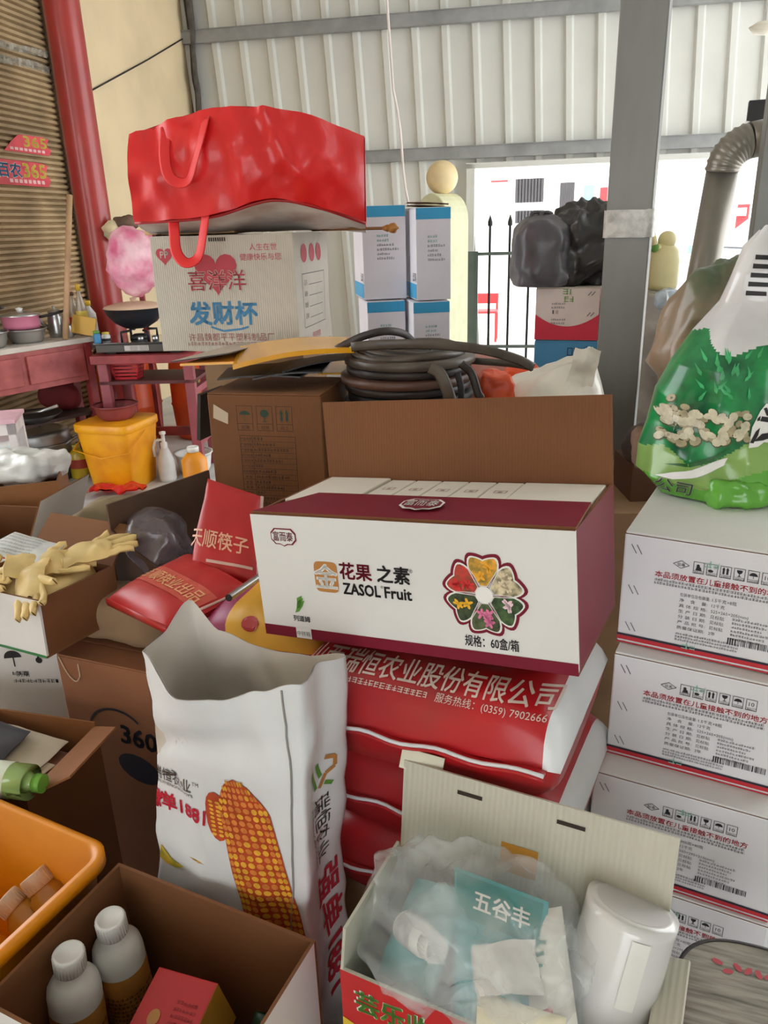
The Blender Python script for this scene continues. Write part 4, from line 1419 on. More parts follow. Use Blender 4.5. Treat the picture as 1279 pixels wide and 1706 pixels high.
# red storage bag
zb = 1.140 + XD[2]
FLT, FRT = at(220, 226, 2.42), at(606, 228, 2.42)
pA, pB = at(226, 362, 2.44), at(608, 372, 2.44)
bl = thing('red_storage_bag', 'large red zipped storage bag with handles on the heart carton', 'bag')
# corner frame: front bottom edge lifted, back bottom edge on the carton
fb = [at(226, 372, 2.44), at(350, 362, 2.36), at(450, 334, 2.34), at(530, 346, 2.37), at(608, 372, 2.46)]
ft = [at(219, 228, 2.42), at(345, 186, 2.36), at(440, 182, 2.34), at(520, 198, 2.37), at(606, 230, 2.46)]
bb = [Vector((p.x * 1.0, p.y + 0.40, zb + 0.004)) for p in fb]
bt = [Vector((p.x, p.y + 0.40, p.z - 0.02)) for p in ft]


def sp(lst, u):
    return curve(lst, 40)[int(round(u * 40))]


bgm = MB()


def wr(p, k=0.019):
    return p + Vector((0, -1, 0.2)) * (k * (ridge((p.x * 2.2 + p.z * 0.9, p.y, p.z * 0.7), 5.5, 2.0) + 0.5 * ridge((p.x * 1.5 - p.z * 1.2, p.y, p.z), 7, 5.0) + 0.4 * fbm(p, 11, 1)))


bgm.grid(lambda u, v: wr(sp(fb, u).lerp(sp(ft, u), v) + Vector((0, -0.03 * math.sin(math.pi * v), 0))), 41, 20, mi=0)
bgm.grid(lambda u, v: wr(sp(ft, u).lerp(sp(bt, u), v) + Vector((0, 0, 0.012 * math.sin(math.pi * v))), 0.003), 41, 10, mi=0)
bgm.grid(lambda u, v: sp(bb, 1 - u).lerp(sp(bt, 1 - u), v), 41, 6, mi=0)
bgm.grid(lambda u, v: fb[-1].lerp(bb[-1], u).lerp(ft[-1].lerp(bt[-1], u), v), 6, 6, mi=0)
bgm.grid(lambda u, v: bb[0].lerp(fb[0], u).lerp(bt[0].lerp(ft[0], u), v), 6, 6, mi=0)
bgm.build('bag_body', [REDBAG], bl)
PLAID = mat('pale plaid lining', (206, 200, 194), 0.4, var=0.25, vs=9, dirt=(180, 150, 140))
un = MB()
un.grid(lambda u, v: sp(fb, u).lerp(sp(bb, u), v) + Vector((0, 0, -0.02 * math.sin(math.pi * v) + 0.004 * fbm(sp(fb, u) + Vector((0, v, 0)), 9))), 41, 10)
un.build('bag_bottom', PLAID, bl)
for (e_, nm) in ((ft, 'top_piping'), (fb, 'bottom_piping')):
    MB().tube([sp(e_, k / 30) + Vector((0, -0.004, 0)) for k in range(31)], 0.005, 6).build(nm, mat('dark red piping', (170, 22, 26), 0.4), bl)
for k in (0, 1):
    fp_, tp_ = (fb[0], ft[0]) if k == 0 else (fb[-1], ft[-1])
    MB().tube([fp_, tp_], 0.004, 6).build('side_piping', mat('dark red piping', (170, 22, 26)), bl)
hs = curve([at(277, 212, 2.37), at(274, 255, 2.33), at(280, 290, 2.31), at(296, 304, 2.30), at(314, 300, 2.29), at(324, 270, 2.29), at(336, 225, 2.30), at(343, 196, 2.33)], 30)
REDW = mat('red webbing', (232, 44, 44), 0.5, var=0.05)
MB().tube(hs, 0.01, 8, flat=(0.016, 0.0016, (0, 1, 0))).build('handle', REDW, bl)
hs = curve([at(288, 345, 2.42), at(290, 385, 2.38), at(294, 420, 2.36), at(310, 438, 2.34), at(330, 428, 2.34), at(338, 390, 2.34), at(344, 340, 2.36)], 30)
MB().tube(hs, 0.01, 8, flat=(0.016, 0.0016, (0, 1, 0))).build('handle', REDW, bl)

# rod with a turned finial
p0, p1 = at(520, 383, 2.72), at(650, 380, 2.45)
T = thing('wooden_rod', 'thin brown rod with a turned wooden finial beside the heart carton', 'rod')
MB().tube([p0, p1], 0.0045, 8).build('shaft', mat('brown rod', (134, 92, 52), 0.5), T)
ax = (p1 - p0).normalized()
prof = [(-0.03, 0.006), (-0.012, 0.011), (-0.004, 0.006), (0.004, 0.014), (0.016, 0.015), (0.024, 0.006), (0.034, 0.003)]
MB().tube([p1 + ax * q for q, _ in prof], [r_ for _, r_ in prof], 12).build('finial', mat('varnished finial', (176, 118, 52), 0.4), T)

# --- blue banded white cartons
LILAC = mat('white lilac board', (222, 220, 226), 0.5, var=0.03)
BAND = mat('sky blue band', (52, 158, 206), 0.45, var=0.04)


def banded(lb, loc, yaw, dims, seed):
    T = carton('banded_carton', lb, loc, yaw, 0, 0, dims, LILAC, group='white cartons with a sky blue band')
    w, dd, h = dims
    Deco(face_map(dims, 'front', 0.001)).rect(0.001, h - 0.045, w - 0.001, h - 0.002).build('blue_band', BAND, T)
    Deco(face_map(dims, 'left', 0.001)).rect(0.001, 0.005, dd - 0.001, 0.065).build('blue_band', BAND, T)
    Deco(face_map(dims, 'left', 0.0012)).text('公司', dd - 0.04, 0.075, 0.04, 'C', 0.01).build('lettering', INKB, T)
    d = Deco(face_map(dims, 'front', 0.001))
    for q in range(4):
        d.dashes(w * 0.33, w * (0.62 + 0.1 * ((q + seed) % 3)), h * 0.48 + (2 - q) * 0.018, 0.009, q + seed)
    d.build('small_print', INKG, T)
    d = Deco(face_map(dims, 'front', 0.001))
    for q in range(2):
        d.dashes(w * 0.33, w * 0.6, h * 0.48 + (4 - q) * 0.018, 0.009, q + seed + 20)
    d.build('teal_print', TEALINK, T)
    return T


UD = (0.185, 0.28, 0.375)
ubz = at(607, 500, 3.4).z
p1_, p2_ = at(607, 500, 3.4), at(694, 496, 3.3)
banded('white carton with sky blue top band, upper one next to the red bag', (p1_.x, p1_.y, ubz), 9, UD, 1)
banded('white carton with sky blue top band, upper one next to the gate pillar', (p2_.x, p2_.y, ubz), 8, (0.145, 0.28, 0.36), 2)
LD = (0.165, 0.26, 0.34)
p3_, p4_ = at(611, 506, 3.36), at(688, 503, 3.28)
banded('white carton with sky blue top band, lower one near the heart carton', (p3_.x, p3_.y, ubz - 0.345), 9, LD, 3)
banded('white carton with sky blue top band, lower one near the gate pillar', (p4_.x, p4_.y, ubz - 0.345), 8, (0.155, 0.28, 0.34), 4)
o = drape(at(712, 347, 3.4) + Vector((0, 0.06, 0.012)), (0.085, 0.09), (0, RAD(3), RAD(8)), 0.006, 9, 2, 20, 14, 0.012).build('brown_pad', mat('brown packing pad', (150, 112, 84), 0.8, var=0.15, vs=14))
tag(o, 'torn brown packing pad on top of the banded cartons', 'pad')
pl0 = ubz - 0.347
struct(MB().box((0, 0, 0), (0.52, 0.42, pl0)).build('platform', PLAT, loc=(p3_.x - 0.12, p3_.y - 0.03, 0), rot=(0, 0, RAD(3))), 'plank platform under the banded cartons', 'platform')

# --- white red carton, blue carton, black bags
RB = mat('bright red board', (208, 42, 66), 0.45, var=0.05)
BLB = mat('blue board', (74, 142, 186), 0.45, var=0.06)
WRD = (0.235, 0.24, 0.195)
bz = at(889, 655, 3.0).z - 0.02
T = carton('blue_carton', 'blue carton with recycling symbols under the red and white carton', (0.600, 3.0, bz), -19, 0, 0, (0.235, 0.26, 0.225), BLB)
d = Deco(face_map((0.235, 0.26, 0.225), 'front', 0.001))
d.text('♻', 0.20, 0.168, 0.045, 'C')
for x in (0.125, 0.15):
    d.frame(x, 0.17, x + 0.02, 0.20, 0.003)
for q in range(4):
    d.dashes(0.12, 0.22, 0.13 - q * 0.02, 0.008, q)
d.build('print', INKBL if False else mat('navy ink', (30, 48, 84), 0.5), T)
wz = bz + 0.2265
T = carton('red_white_carton', 'pale carton with curved red base and staples under the black bags', (0.600, 3.005, wz), -19, 0, 0, WRD, WCARD, mats6=[WCARD, mat('dusky pink board', (190, 130, 130), 0.6), mat('pinkish white board', (222, 206, 198), 0.5), WCARD, KRAFT, WCARD])
d = Deco(face_map(WRD, 'front', 0.001))
n = 16
top = [(0.235 * k / n, 0.052 + 0.045 * (2 * k / n - 1) ** 2) for k in range(n + 1)]
for k in range(n):
    d.poly([(top[k][0], 0.002), (top[k + 1][0], 0.002), top[k + 1], top[k]])
d.build('red_curve', RB, T)
d = Deco(face_map(WRD, 'front', 0.0012))
for q in range(4):
    d.dashes(0.06, 0.11, 0.06 + q * 0.014 + (0.03 if q > 1 else 0), 0.007, q)
d.rect(0.064, 0.098, 0.07, 0.112).rect(0.078, 0.098, 0.08, 0.112).rect(0.083, 0.098, 0.085, 0.112)
d.build('small_print', INKG, T)
d = Deco(face_map(WRD, 'front', 0.0012))
d.dashes(0.10, 0.13, 0.168, 0.02, 5).dashes(0.105, 0.14, 0.142, 0.02, 8)
d.build('green_stamp', INKGR, T)
for z in (0.09, 0.165):
    for x in (0.192, 0.205):
        Deco(face_map(WRD, 'front', 0.0014)).line([(x, z), (x + 0.012, z + 0.014)], 0.003).build('staple', INKG, T)
struct(MB().box((-0.02, -0.01, 0), (0.30, 0.32, bz - 0.002)).build('platform', PLAT, loc=(0.58, 3.0, 0), rot=(0, 0, RAD(-19))), 'plank platform under the blue carton', 'platform')
BLK = mat('black bin film', (84, 80, 84), 0.36, var=0.2, vs=9)
zt_ = wz + WRD[2] + 0.002
T = thing('black_bag', 'bulging grey black plastic bag with tied loops on the pale carton', 'plastic bag')
bc = at(898, 425, 3.1)
blob((bc.x, bc.y, zt_ + 0.10), (0.10, 0.15, 0.145), 0.65, 0.7, 0.14, 12, 4, 0.10, 64, 40, flat=zt_).build('bag_body', BLK, T)
tp = at(900, 358, 3.08)
for (dx, r_) in ((-0.012, 0.018), (0.022, 0.017)):
    MB().tube([tp + Vector((dx + r_ * 1.3 * math.cos(a), 0.004 * math.sin(a), 0.0 + r_ * 0.55 * math.sin(a))) for a in [2 * math.pi * k / 16 for k in range(17)]], 0.006, 6).build('tied_loop', BLK, T)
T = thing('black_bag', 'shiny crumpled black plastic bag against the steel column', 'plastic bag')
bc = at(972, 425, 3.06)
blob((bc.x + 0.02, bc.y + 0.06, zt_ + 0.125), (0.135, 0.15, 0.15), 0.65, 0.7, 0.26, 14, 9, 0.2, 84, 52, flat=zt_, top=0.25).build('bag_body', mat('crumpled black film', (52, 50, 50), 0.3, var=0.35, vs=7), T)

# --- things behind the column: jug, film, planks, cloth
T = thing('beige_jug', 'beige plastic jug with round stopper and green tag behind the column', 'jug', (0, 0, 0))
jb = at(1105, 482, 3.0)
BEI = mat('beige plastic', (226, 214, 160), 0.4, var=0.06)
MB().lathe([(0.0005, 0), (0.055, 0), (0.06, 0.02), (0.06, 0.1), (0.052, 0.14), (0.03, 0.165)], 28, (jb.x - 0.01, jb.y, jb.z), sq=(1, 0.7)).build('jug_body', BEI, T)
jt = at(1111, 400, 3.0)
MB().lathe([(max(0.0005, 0.033 * math.cos(RAD(a))), 0.033 * math.sin(RAD(a))) for a in range(-90, 91, 15)], 24, jt).build('stopper', BEI, T)
jg = at(1090, 412, 2.97)
MB().lathe([(max(0.0005, 0.016 * math.cos(RAD(a))), 0.018 * math.sin(RAD(a))) for a in range(-90, 91, 30)], 14, jg).build('green_tag', INKGR, T)
MB().tube([jb + Vector((-0.02, 0, 0.15)), jg, jg + Vector((-0.03, 0, 0.1))], 0.014, 10).build('handle', BEI, T)
fl = at(1095, 520, 2.75)
zz = jb.z - 0.002
T = thing('film_wrapped_crate', 'grey crate wrapped in clear film standing behind the column', 'crate', (fl.x - 0.06, fl.y + 0.05, 0), (0, 0, RAD(-20)))
MB().box((-0.1, 0.08, 0), (0.10, 0.36, zz)).build('crate_body', mat('grey film wrap', (168, 162, 154), 0.25, var=0.2, vs=7, coat=0.4, bump=0.5, bs=14), T, bevel=0.01)
o = blob(at(1112, 498, 2.85), (0.045, 0.04, 0.035), 0.8, 0.8, 0.3, 18, 3, 0.2, 24, 16).build('clear_film_ball', mat('pale blue film', (200, 216, 228), 0.2, alpha=(0.5, 0.95, 16)))
tag(o, 'ball of pale blue clear film beside the beige jug', 'film')

# kraft boards stacked behind the green sack
kb = at(1150, 640, 2.2)
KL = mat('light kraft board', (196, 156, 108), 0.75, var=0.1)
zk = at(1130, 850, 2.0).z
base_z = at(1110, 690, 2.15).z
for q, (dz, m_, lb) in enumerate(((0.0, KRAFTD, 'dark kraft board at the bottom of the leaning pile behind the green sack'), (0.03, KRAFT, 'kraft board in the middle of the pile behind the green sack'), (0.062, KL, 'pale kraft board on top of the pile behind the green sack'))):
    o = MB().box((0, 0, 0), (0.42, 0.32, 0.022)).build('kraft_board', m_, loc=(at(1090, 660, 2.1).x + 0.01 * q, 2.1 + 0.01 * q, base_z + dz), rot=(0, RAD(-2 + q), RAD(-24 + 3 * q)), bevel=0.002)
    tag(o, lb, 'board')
struct(MB().box((0.06, 0, 0), (0.40, 0.28, base_z - 0.002)).build('platform', KRAFTD, loc=(at(1090, 660, 2.1).x + 0.02, 2.12, 0), rot=(0, 0, RAD(-24))), 'dark block under the kraft boards', 'platform')
cz_ = at(1080, 765, 1.95).z
struct(MB().box((-0.06, -0.06, 0), (0.06, 0.1, cz_)).build('platform', KRAFTD, loc=(at(1082, 745, 1.95).x, 1.95, 0)), 'dark block under the grey cloth', 'platform')
o = blob(Vector((at(1082, 745, 1.95).x, 1.95, cz_ + 0.045)), (0.055, 0.06, 0.05), 0.7, 0.7, 0.3, 14, 6, 0.15, 30, 18).build('grey_cloth', mat('grey brown cloth', (92, 80, 78), 0.9, var=0.2))
tag(o, 'grey brown bundled cloth between the column and the green sack', 'cloth')
pz_ = atz(1068, 777, 1.025)
o = blob((pz_.x, pz_.y, 1.0645), (0.019, 0.024, 0.038), 0.6, 0.7, 0.3, 40, 8, 0.2, 36, 24).build('brown_parcel', mat('brown fuzzy parcel', (128, 100, 82), 0.9, var=0.15, vs=20))
tag(o, 'small brown fuzzy parcel on the white carton stack by the column', 'parcel')

# ================================================================ the stack of white cartons
STRIPE_R = mat('stripe red', (198, 40, 52), 0.45)
STRIPE_K = mat('stripe navy', (40, 38, 54), 0.45)
PINKW = mat('cool white board', (232, 230, 232), 0.5, var=0.02)


def printed(T, dims, big):
    """the end face print of the white cartons"""
    w, d_, h = dims
    s = w / 0.265
    f1, f2 = face_map(dims, 'front', 0.0012), face_map(dims, 'front', 0.0017)
    k = Deco(f1)
    k.rect(0.0, 0.0135, w, 0.0175)
    k.build('stripe', STRIPE_K, T)
    k = Deco(f1)
    k.rect(0.0, 0.006, w, 0.0135)
    k.build('stripe', STRIPE_R, T)
    k = Deco(f1)
    k.rect(0.0, 0.0, w, 0.0025)
    k.build('stripe', STRIPE_R, T)
    u0 = 0.078 * s
    v = h - 0.05
    k = Deco(f1)                                               # icon frames and diamond
    k.line([(u0, v + 0.008), (u0 + 0.012, v + 0.0145), (u0 + 0.024, v + 0.008), (u0 + 0.012, v + 0.0015), (u0, v + 0.008)], 0.0009)
    k.text('低毒', u0 + 0.012, v + 0.0055, 0.006)
    for q in range(6):
        x = u0 + 0.030 + q * 0.0195
        k.frame(x, v - 0.003, x + 0.016, v + 0.017, 0.0008)
        k.rect(x, v + 0.0015, x + 0.016, v + 0.002)
        c = x + 0.008
        if q == 0:
            k.ell(c, v + 0.006, 0.004, 0.003, 8).ell(c - 0.001, v + 0.01, 0.0025, 0.003, 8).rect(c - 0.0045, v + 0.0025, c + 0.0045, v + 0.0045)
        elif q == 1:
            k.ell(c - 0.002, v + 0.005, 0.004, 0.0025, 8).text('*', c + 0.004, v + 0.006, 0.012)
        elif q == 2:
            for e in (-0.0045, 0.001):
                k.rect(c + e, v + 0.0035, c + e + 0.003, v + 0.011)
                k.poly([(c + e - 0.0008, v + 0.011), (c + e + 0.0038, v + 0.011), (c + e + 0.0015, v + 0.0155)])
        elif q == 3:
            k.ell(c, v + 0.0125, 0.004, 0.0045, 10, 0, math.pi, 2 * math.pi).rect(c - 0.004, v + 0.0122, c + 0.004, v + 0.0142).rect(c - 0.0006, v + 0.004, c + 0.0006, v + 0.009).rect(c - 0.0025, v + 0.0033, c + 0.0025, v + 0.0043)
        elif q == 4:
            k.ell(c, v + 0.008, 0.006, 0.0055, 10, 0, 0, math.pi).rect(c - 0.0004, v + 0.004, c + 0.0004, v + 0.009)
        else:
            k.text('10', c, v + 0.005, 0.010)
        k.dashes(x + 0.002, x + 0.014, v - 0.0018, 0.0022, q)
    k.build('handling_symbols', INKB, T)
    k = Deco(f1)
    k.text('本品须放置在儿童接触不到的地方', u0 - 0.026, v - 0.019, 0.0118, 'L', 0.012, width=0.187)
    k.build('warning_lettering', INKR, T)
    k = Deco(f1)
    k.dashes(u0 - 0.026, u0 + 0.158, v - 0.0265, 0.0042, 3)
    k.dashes(u0 - 0.026, u0 + 0.158, v - 0.0325, 0.0042, 4)
    rows = [('包装单位及包装量:', '300克×40瓶' if big else '1.5千克×8瓶'), ('净    含    量:', '12千克'), ('具 体 规 格:', '550×295×210(mm)' if big else '525×265×205(mm)'),
            ('生 产 日 期:', '见标贴'), ('分 装 日 期:', '见标贴'), ('产 品 批 号:', '见标贴'), ('质量保证期:', '2年')]
    for q, (a, b) in enumerate(rows):
        vv = v - 0.046 - q * 0.0098
        k.text(a, u0 + 0.015, vv, 0.0066, 'L', 0.0, width=0.042 if q else 0.045)
        k.text(b, u0 + 0.063, vv, 0.0070, 'L')
    for q in range(3):
        k.dashes(u0 + 0.014, u0 + 0.108, 0.036 - q * 0.0055, 0.0035, q + 7)
    for q in range(6):
        k.dashes(u0 + 0.095, u0 + 0.15 - 0.006 * (q % 3), v - 0.072 - q * 0.0068, 0.0036, q + 17)
    k.build('small_print', INKG, T)
    k = Deco(f1)
    r = random.Random(5)
    x = u0 + 0.092
    while x < u0 + 0.172:
        b = r.choice((0.0007, 0.0012, 0.002))
        k.rect(x, 0.037, x + b, 0.0485)
        x += b + r.choice((0.0008, 0.0013, 0.002))
    k.build('barcode', INKB, T)
    for z in (0.86, 0.5, 0.16):
        for e in (0.012, 0.0205):
            Deco(f2).line([(e, h * z + 0.008), (e + 0.0085, h * z - 0.007)], 0.0014).build('staple', INKG, T)
    for pu, pv in ((0.5, 0.80), (0.42, 0.06)):
      k = Deco(f2)
      k.dashes(w * pu - 0.008, w * pu + 0.012, h * pv, 0.012, 3)
      k.build('green_tape_print', mat('pale green ink', (150, 196, 176), 0.4), T)


SG = 'white agrochemical cartons in one stack'
SD, BD = (0.265, 0.525, 0.2015), (0.295, 0.55, 0.2035)
stk = [('white printed carton directly under the green sack, topmost of its stack', (0.390, 1.150, 0.8225), -30.0, 0, -0.3, SD, 0),
       ('white printed carton second from the top below the green sack', (0.377, 1.117, 0.6195), -28.2, 0, 0, SD, 0),
       ('wider white printed carton third from the top behind the upright lid', (0.343, 1.072, 0.415), -27.7, 0, 0, BD, 1),
       ('wider white printed carton fourth from the top beside the film roll', (0.341, 1.062, 0.2085), -27.2, 0, 0, (0.295, 0.55, 0.2055), 1),
       ('wider white printed carton on the floor at the bottom of its stack', (0.338, 1.055, 0.001), -27.4, 0, 0, (0.295, 0.55, 0.2065), 1)]
for lb, loc, yw_, tx, ty, dm, big in stk:
    T = carton('white_carton', lb, loc, yw_, tx, ty, dm, PINKW, m_top=WBOARD, group=SG, mats6=[PINKW, PINKW, PINKW, PINKW, KRAFT, KRAFTI])
    printed(T, dm, big)

# ================================================================ red seed sacks
SK = (0.452, 0.33, 0.148)


def seed_sack(label, loc, yaw, seed, ty=0, tx=0, dims=SK, text=False):
    T = thing('seed_sack', label, 'sack', loc, (RAD(tx), RAD(ty), RAD(yaw)), 'red seed sacks in a pile')
    pm = pillow(dims, 5.0, 0.42, 56, 36, 0.006, 8, seed, mi=lambda u, v: 1 if u > 0.93 else 0)
    n_ = 55 * 35
    for i in range(n_, 2 * n_):
        pm.m[i] = 0
    pm.build('sack_body', [REDSACK, WSACK], T)
    w, d_, h = dims
    sp_ = [(w * 0.02 + w * 0.94 * k / 24, -0.003 + 0.002 * math.sin(k), h * 0.40 + 0.003 * math.sin(k * 0.9)) for k in range(25)]
    MB().tube(sp_, 0.01, 8, flat=(0.012, 0.004, (0, 0, 1))).build('seam_fold', REDSACK, T)
    MB().tube([(x, y - 0.008, z + 0.006) for x, y, z in sp_], 0.01, 6, flat=(0.003, 0.003, (0, 0, 1))).build('seam_tape', WSACK, T)
    if text:
        bv = pm.bvh()
        f = surf(bv, (0, -0.05, h * 1.3), (1, 0, 0), (0, 0.45, 0.9), (0, 0.9, -0.45), 0.002)
        k = Deco(f, 0.015)
        k.text('山西瑞恒农业股份有限公司', 0.03, -0.010, 0.036, 'L', 0.012, width=0.40)
        k.dashes(0.03, 0.25, -0.027, 0.008, 3)
        k.text('服务热线：(0359) 7902666', 0.265, -0.028, 0.014, 'L', 0.0, width=0.16)
        k.build('lettering', mat('dull white ink', (222, 200, 188), 0.5), T)
    return T


seed_sack('red seed sack with white lettering directly under the maroon carton', (-0.176, 1.045, 0.716), -27, 1.0, -2.5, 0, text=True)
seed_sack('dusty red seed sack second in the pile below the lettered one', (-0.155, 1.075, 0.5635), -28, 2.0, 0)
seed_sack('dark red seed sack third in the pile behind the upright lid', (-0.158, 1.075, 0.411), -27, 3.0, 0)
struct(MB().box((0.0, 0.02, 0), (0.42, 0.30, 0.410)).build('platform', PLAT, loc=(-0.2, 1.12, 0), rot=(0, 0, RAD(-27))), 'plank platform under the red seed sacks', 'platform')

# ================================================================ open maroon and white carton
ZD = (0.503, 0.246, 0.201)
Z = open_carton('maroon_carton', 'open white and maroon carton with a round flower print on the seed sacks', (-0.196, 1.1, 0.886), -27.0, -3.1, -5.4, ZD,
                dict(front=WBOARD, back=MAROON, left=MAROON, right=MAROON), KRAFT,
                flaps=(('front', 0.105, -88, 0.06, 0.004), ('back', 0.135, 9, -0.01, 0.004)), t=0.005)
for ch in Z.children:                                          # the front flap shows its maroon print
    if ch.name.startswith('flap') and ch.data.materials[0] == WBOARD:
        ch.data.materials[0] = MAROON
f1, f2, f3, f4 = [face_map(ZD, 'front', e) for e in (0.0008, 0.0014, 0.002, 0.0026)]
k = Deco(f1)
k.rect(0, 0, 0.503, 0.018)
k.build('base_band', MAROON, Z)
Deco(f2).rect(0.060, 0.001, 0.088, 0.019).build('white_tab', WBOARD, Z)
Deco(f3).text('中转箱', 0.074, 0.006, 0.0085).build('tab_lettering', INKG, Z)


def badge(fa, fb, fc, u, v, w_, h_, parent, m1, m2):
    def oct_(g):
        a, b = w_ / 2 - g, h_ / 2 - g
        c_ = h_ * 0.28
        return [(u - a + c_, v - b), (u - a * 0.3, v - b), (u, v - b - h_ * 0.12), (u + a * 0.3, v - b), (u + a - c_, v - b), (u + a, v - b + c_), (u + a, v + b - c_), (u + a - c_, v + b), (u - a + c_, v + b), (u - a, v + b - c_), (u - a, v - b + c_)]
    Deco(fa).poly(oct_(0)).build('badge', m1, parent)
    Deco(fb).poly(oct_(h_ * 0.07)).build('badge_field', m2, parent)
    Deco(fc).text('富而泰', u, v - h_ * 0.22, h_ * 0.62, 'C', 0.01, width=w_ * 0.78).build('badge_lettering', m1, parent)


badge(f1, f2, f3, 0.058, 0.168, 0.046, 0.026, Z, MAROON, WBOARD)
# ochre square with the big character
sqp = [(0.107 + 0.04 * 0.5 + 0.0205 * sgn(math.cos(a), 0.35), 0.108 + 0.0245 * sgn(math.sin(a), 0.35)) for a in [2 * math.pi * q / 32 for q in range(32)]]
Deco(f1).poly(sqp).build('ochre_square', INKO, Z)
Deco(f2).text('金', 0.127, 0.0925, 0.042, 'C', 0.03).build('white_lettering', INKW, Z)
Deco(f1).text('花果', 0.152, 0.110, 0.028, 'L', 0.03, width=0.053).build('maroon_lettering', MAROON, Z)
k = Deco(f1)
k.text('之素', 0.2145, 0.110, 0.028, 'L', 0.03, width=0.052)
k.build('black_lettering', INKB, Z)
k = Deco(f1)
k.text('ZASOL', 0.155, 0.084, 0.025, 'L', 0.03, width=0.062)
k.build('black_lettering', INKB, Z)
k = Deco(f1)
k.text('Fruit', 0.2245, 0.084, 0.025, 'L', 0.03, width=0.043)
k.build('black_lettering', INKB, Z)
k = Deco(f1)
k.text('®', 0.2695, 0.126, 0.008)
k.build('black_lettering', INKB, Z)
k = Deco(f1)
k.text('®', 0.2205, 0.098, 0.006)
k.build('black_lettering', INKB, Z)
k = Deco(f1)
k.text('规格：60盒/箱', 0.345, 0.026, 0.0185, 'L', 0.014, width=0.078)
k.build('black_lettering', INKB, Z)
k = Deco(f1)
k.text('列道姆', 0.073, 0.030, 0.0105, 'C', 0.02)
k.build('black_lettering', INKB, Z)

for q in range(3):
    o_ = 0.006 * q
    Deco(f1).poly([(0.062 + o_ * 0.5, 0.043 + o_), (0.07 + o_ * 0.3, 0.046 + o_), (0.078, 0.056 + o_), (0.082 - q * 0.002, 0.066 + o_ * 0.6), (0.068, 0.056 + o_)]).build('leaf_mark', INKGR, Z)
# round flower of six heart petals
FU, FV, FR = 0.378, 0.104, 0.060
PET = [mat('petal photo cream', (210, 196, 160), 0.5, var=0.3, vs=90, dirt=(70, 62, 40)), mat('petal photo orange', (222, 160, 50), 0.5, var=0.3, vs=90, dirt=(90, 96, 40)), mat('petal photo red', (190, 52, 46), 0.5, var=0.3, vs=90, dirt=(60, 80, 44)),
       mat('petal photo dark', (60, 74, 44), 0.5, var=0.4, vs=90), mat('petal photo green', (84, 96, 60), 0.5, var=0.4, vs=90), mat('petal photo leaf', (64, 92, 48), 0.5, var=0.4, vs=90)]
BL_ = [mat('bloom cream', (228, 210, 176), 0.5), mat('bloom orange', (240, 170, 40), 0.5), mat('bloom red', (214, 44, 44), 0.5), mat('bloom yellow', (240, 180, 40), 0.5), mat('bloom pink', (226, 120, 160), 0.5), mat('bloom pale pink', (238, 206, 214), 0.5)]


def petal(c_ang, R, inset, n=18):
    pts = []
    half = RAD(30) - inset / R * 0.9
    r0 = 0.012 + inset
    pts.append((FU + r0 * math.cos(c_ang - half * 0.7), FV + r0 * math.sin(c_ang - half * 0.7)))
    for q in range(n + 1):
        t = -1 + 2 * q / n
        lobe = R - inset - 0.006 * (1 - abs(t)) ** 1.5 * 1.6 - 0.016 * max(0, abs(t) - 0.55) ** 2 / 0.2
        a = c_ang + half * t
        pts.append((FU + lobe * math.cos(a), FV + lobe * math.sin(a)))
    pts.append((FU + r0 * math.cos(c_ang + half * 0.7), FV + r0 * math.sin(c_ang + half * 0.7)))
    return pts


ring_ = Deco(f1)
rw = Deco(f2)
for q in range(6):
    ca = RAD(30 + 60 * q)
    ring_.fan((FU + 0.03 * math.cos(ca), FV + 0.03 * math.sin(ca)), petal(ca, FR + 0.003, -0.002))
    rw.fan((FU + 0.03 * math.cos(ca), FV + 0.03 * math.sin(ca)), petal(ca, FR, -0.0002))
    Deco(f3).fan((FU + 0.03 * math.cos(ca), FV + 0.03 * math.sin(ca)), petal(ca, FR, 0.0022)).build('flower_petal', PET[q], Z)
    b = Deco(f4)
    r = random.Random(q)
    for z_ in range(4 if q in (0, 2, 4) else 2):
        rr, aa = r.uniform(0.024, 0.045), ca + r.uniform(-0.25, 0.25)
        cu_, cv_ = FU + rr * math.cos(aa), FV + rr * math.sin(aa)
        for e in range(5):
            t = 2 * math.pi * e / 5 + r.random()
            b.ell(cu_ + 0.0042 * math.cos(t), cv_ + 0.0042 * math.sin(t), 0.0046, 0.0022, 7, t)
    b.build('bloom', BL_[q], Z)
ring_.build('flower_outline', MAROON, Z)
rw.build('flower_border', INKW, Z)
Deco(f4).ell(FU, FV, 0.0125, 0.0125, 20).build('flower_centre', INKW, Z)
# badge on the front flap
ft1, ft2, ft3 = [(lambda u, v, e=e: Vector((u, 0.002 + v, 0.2015 + 0.005 + v * 0.07 + e))) for e in (0.0015, 0.0022, 0.003)]
badge(ft1, ft2, ft3, 0.268, 0.055, 0.066, 0.042, Z, INKW, MAROON)
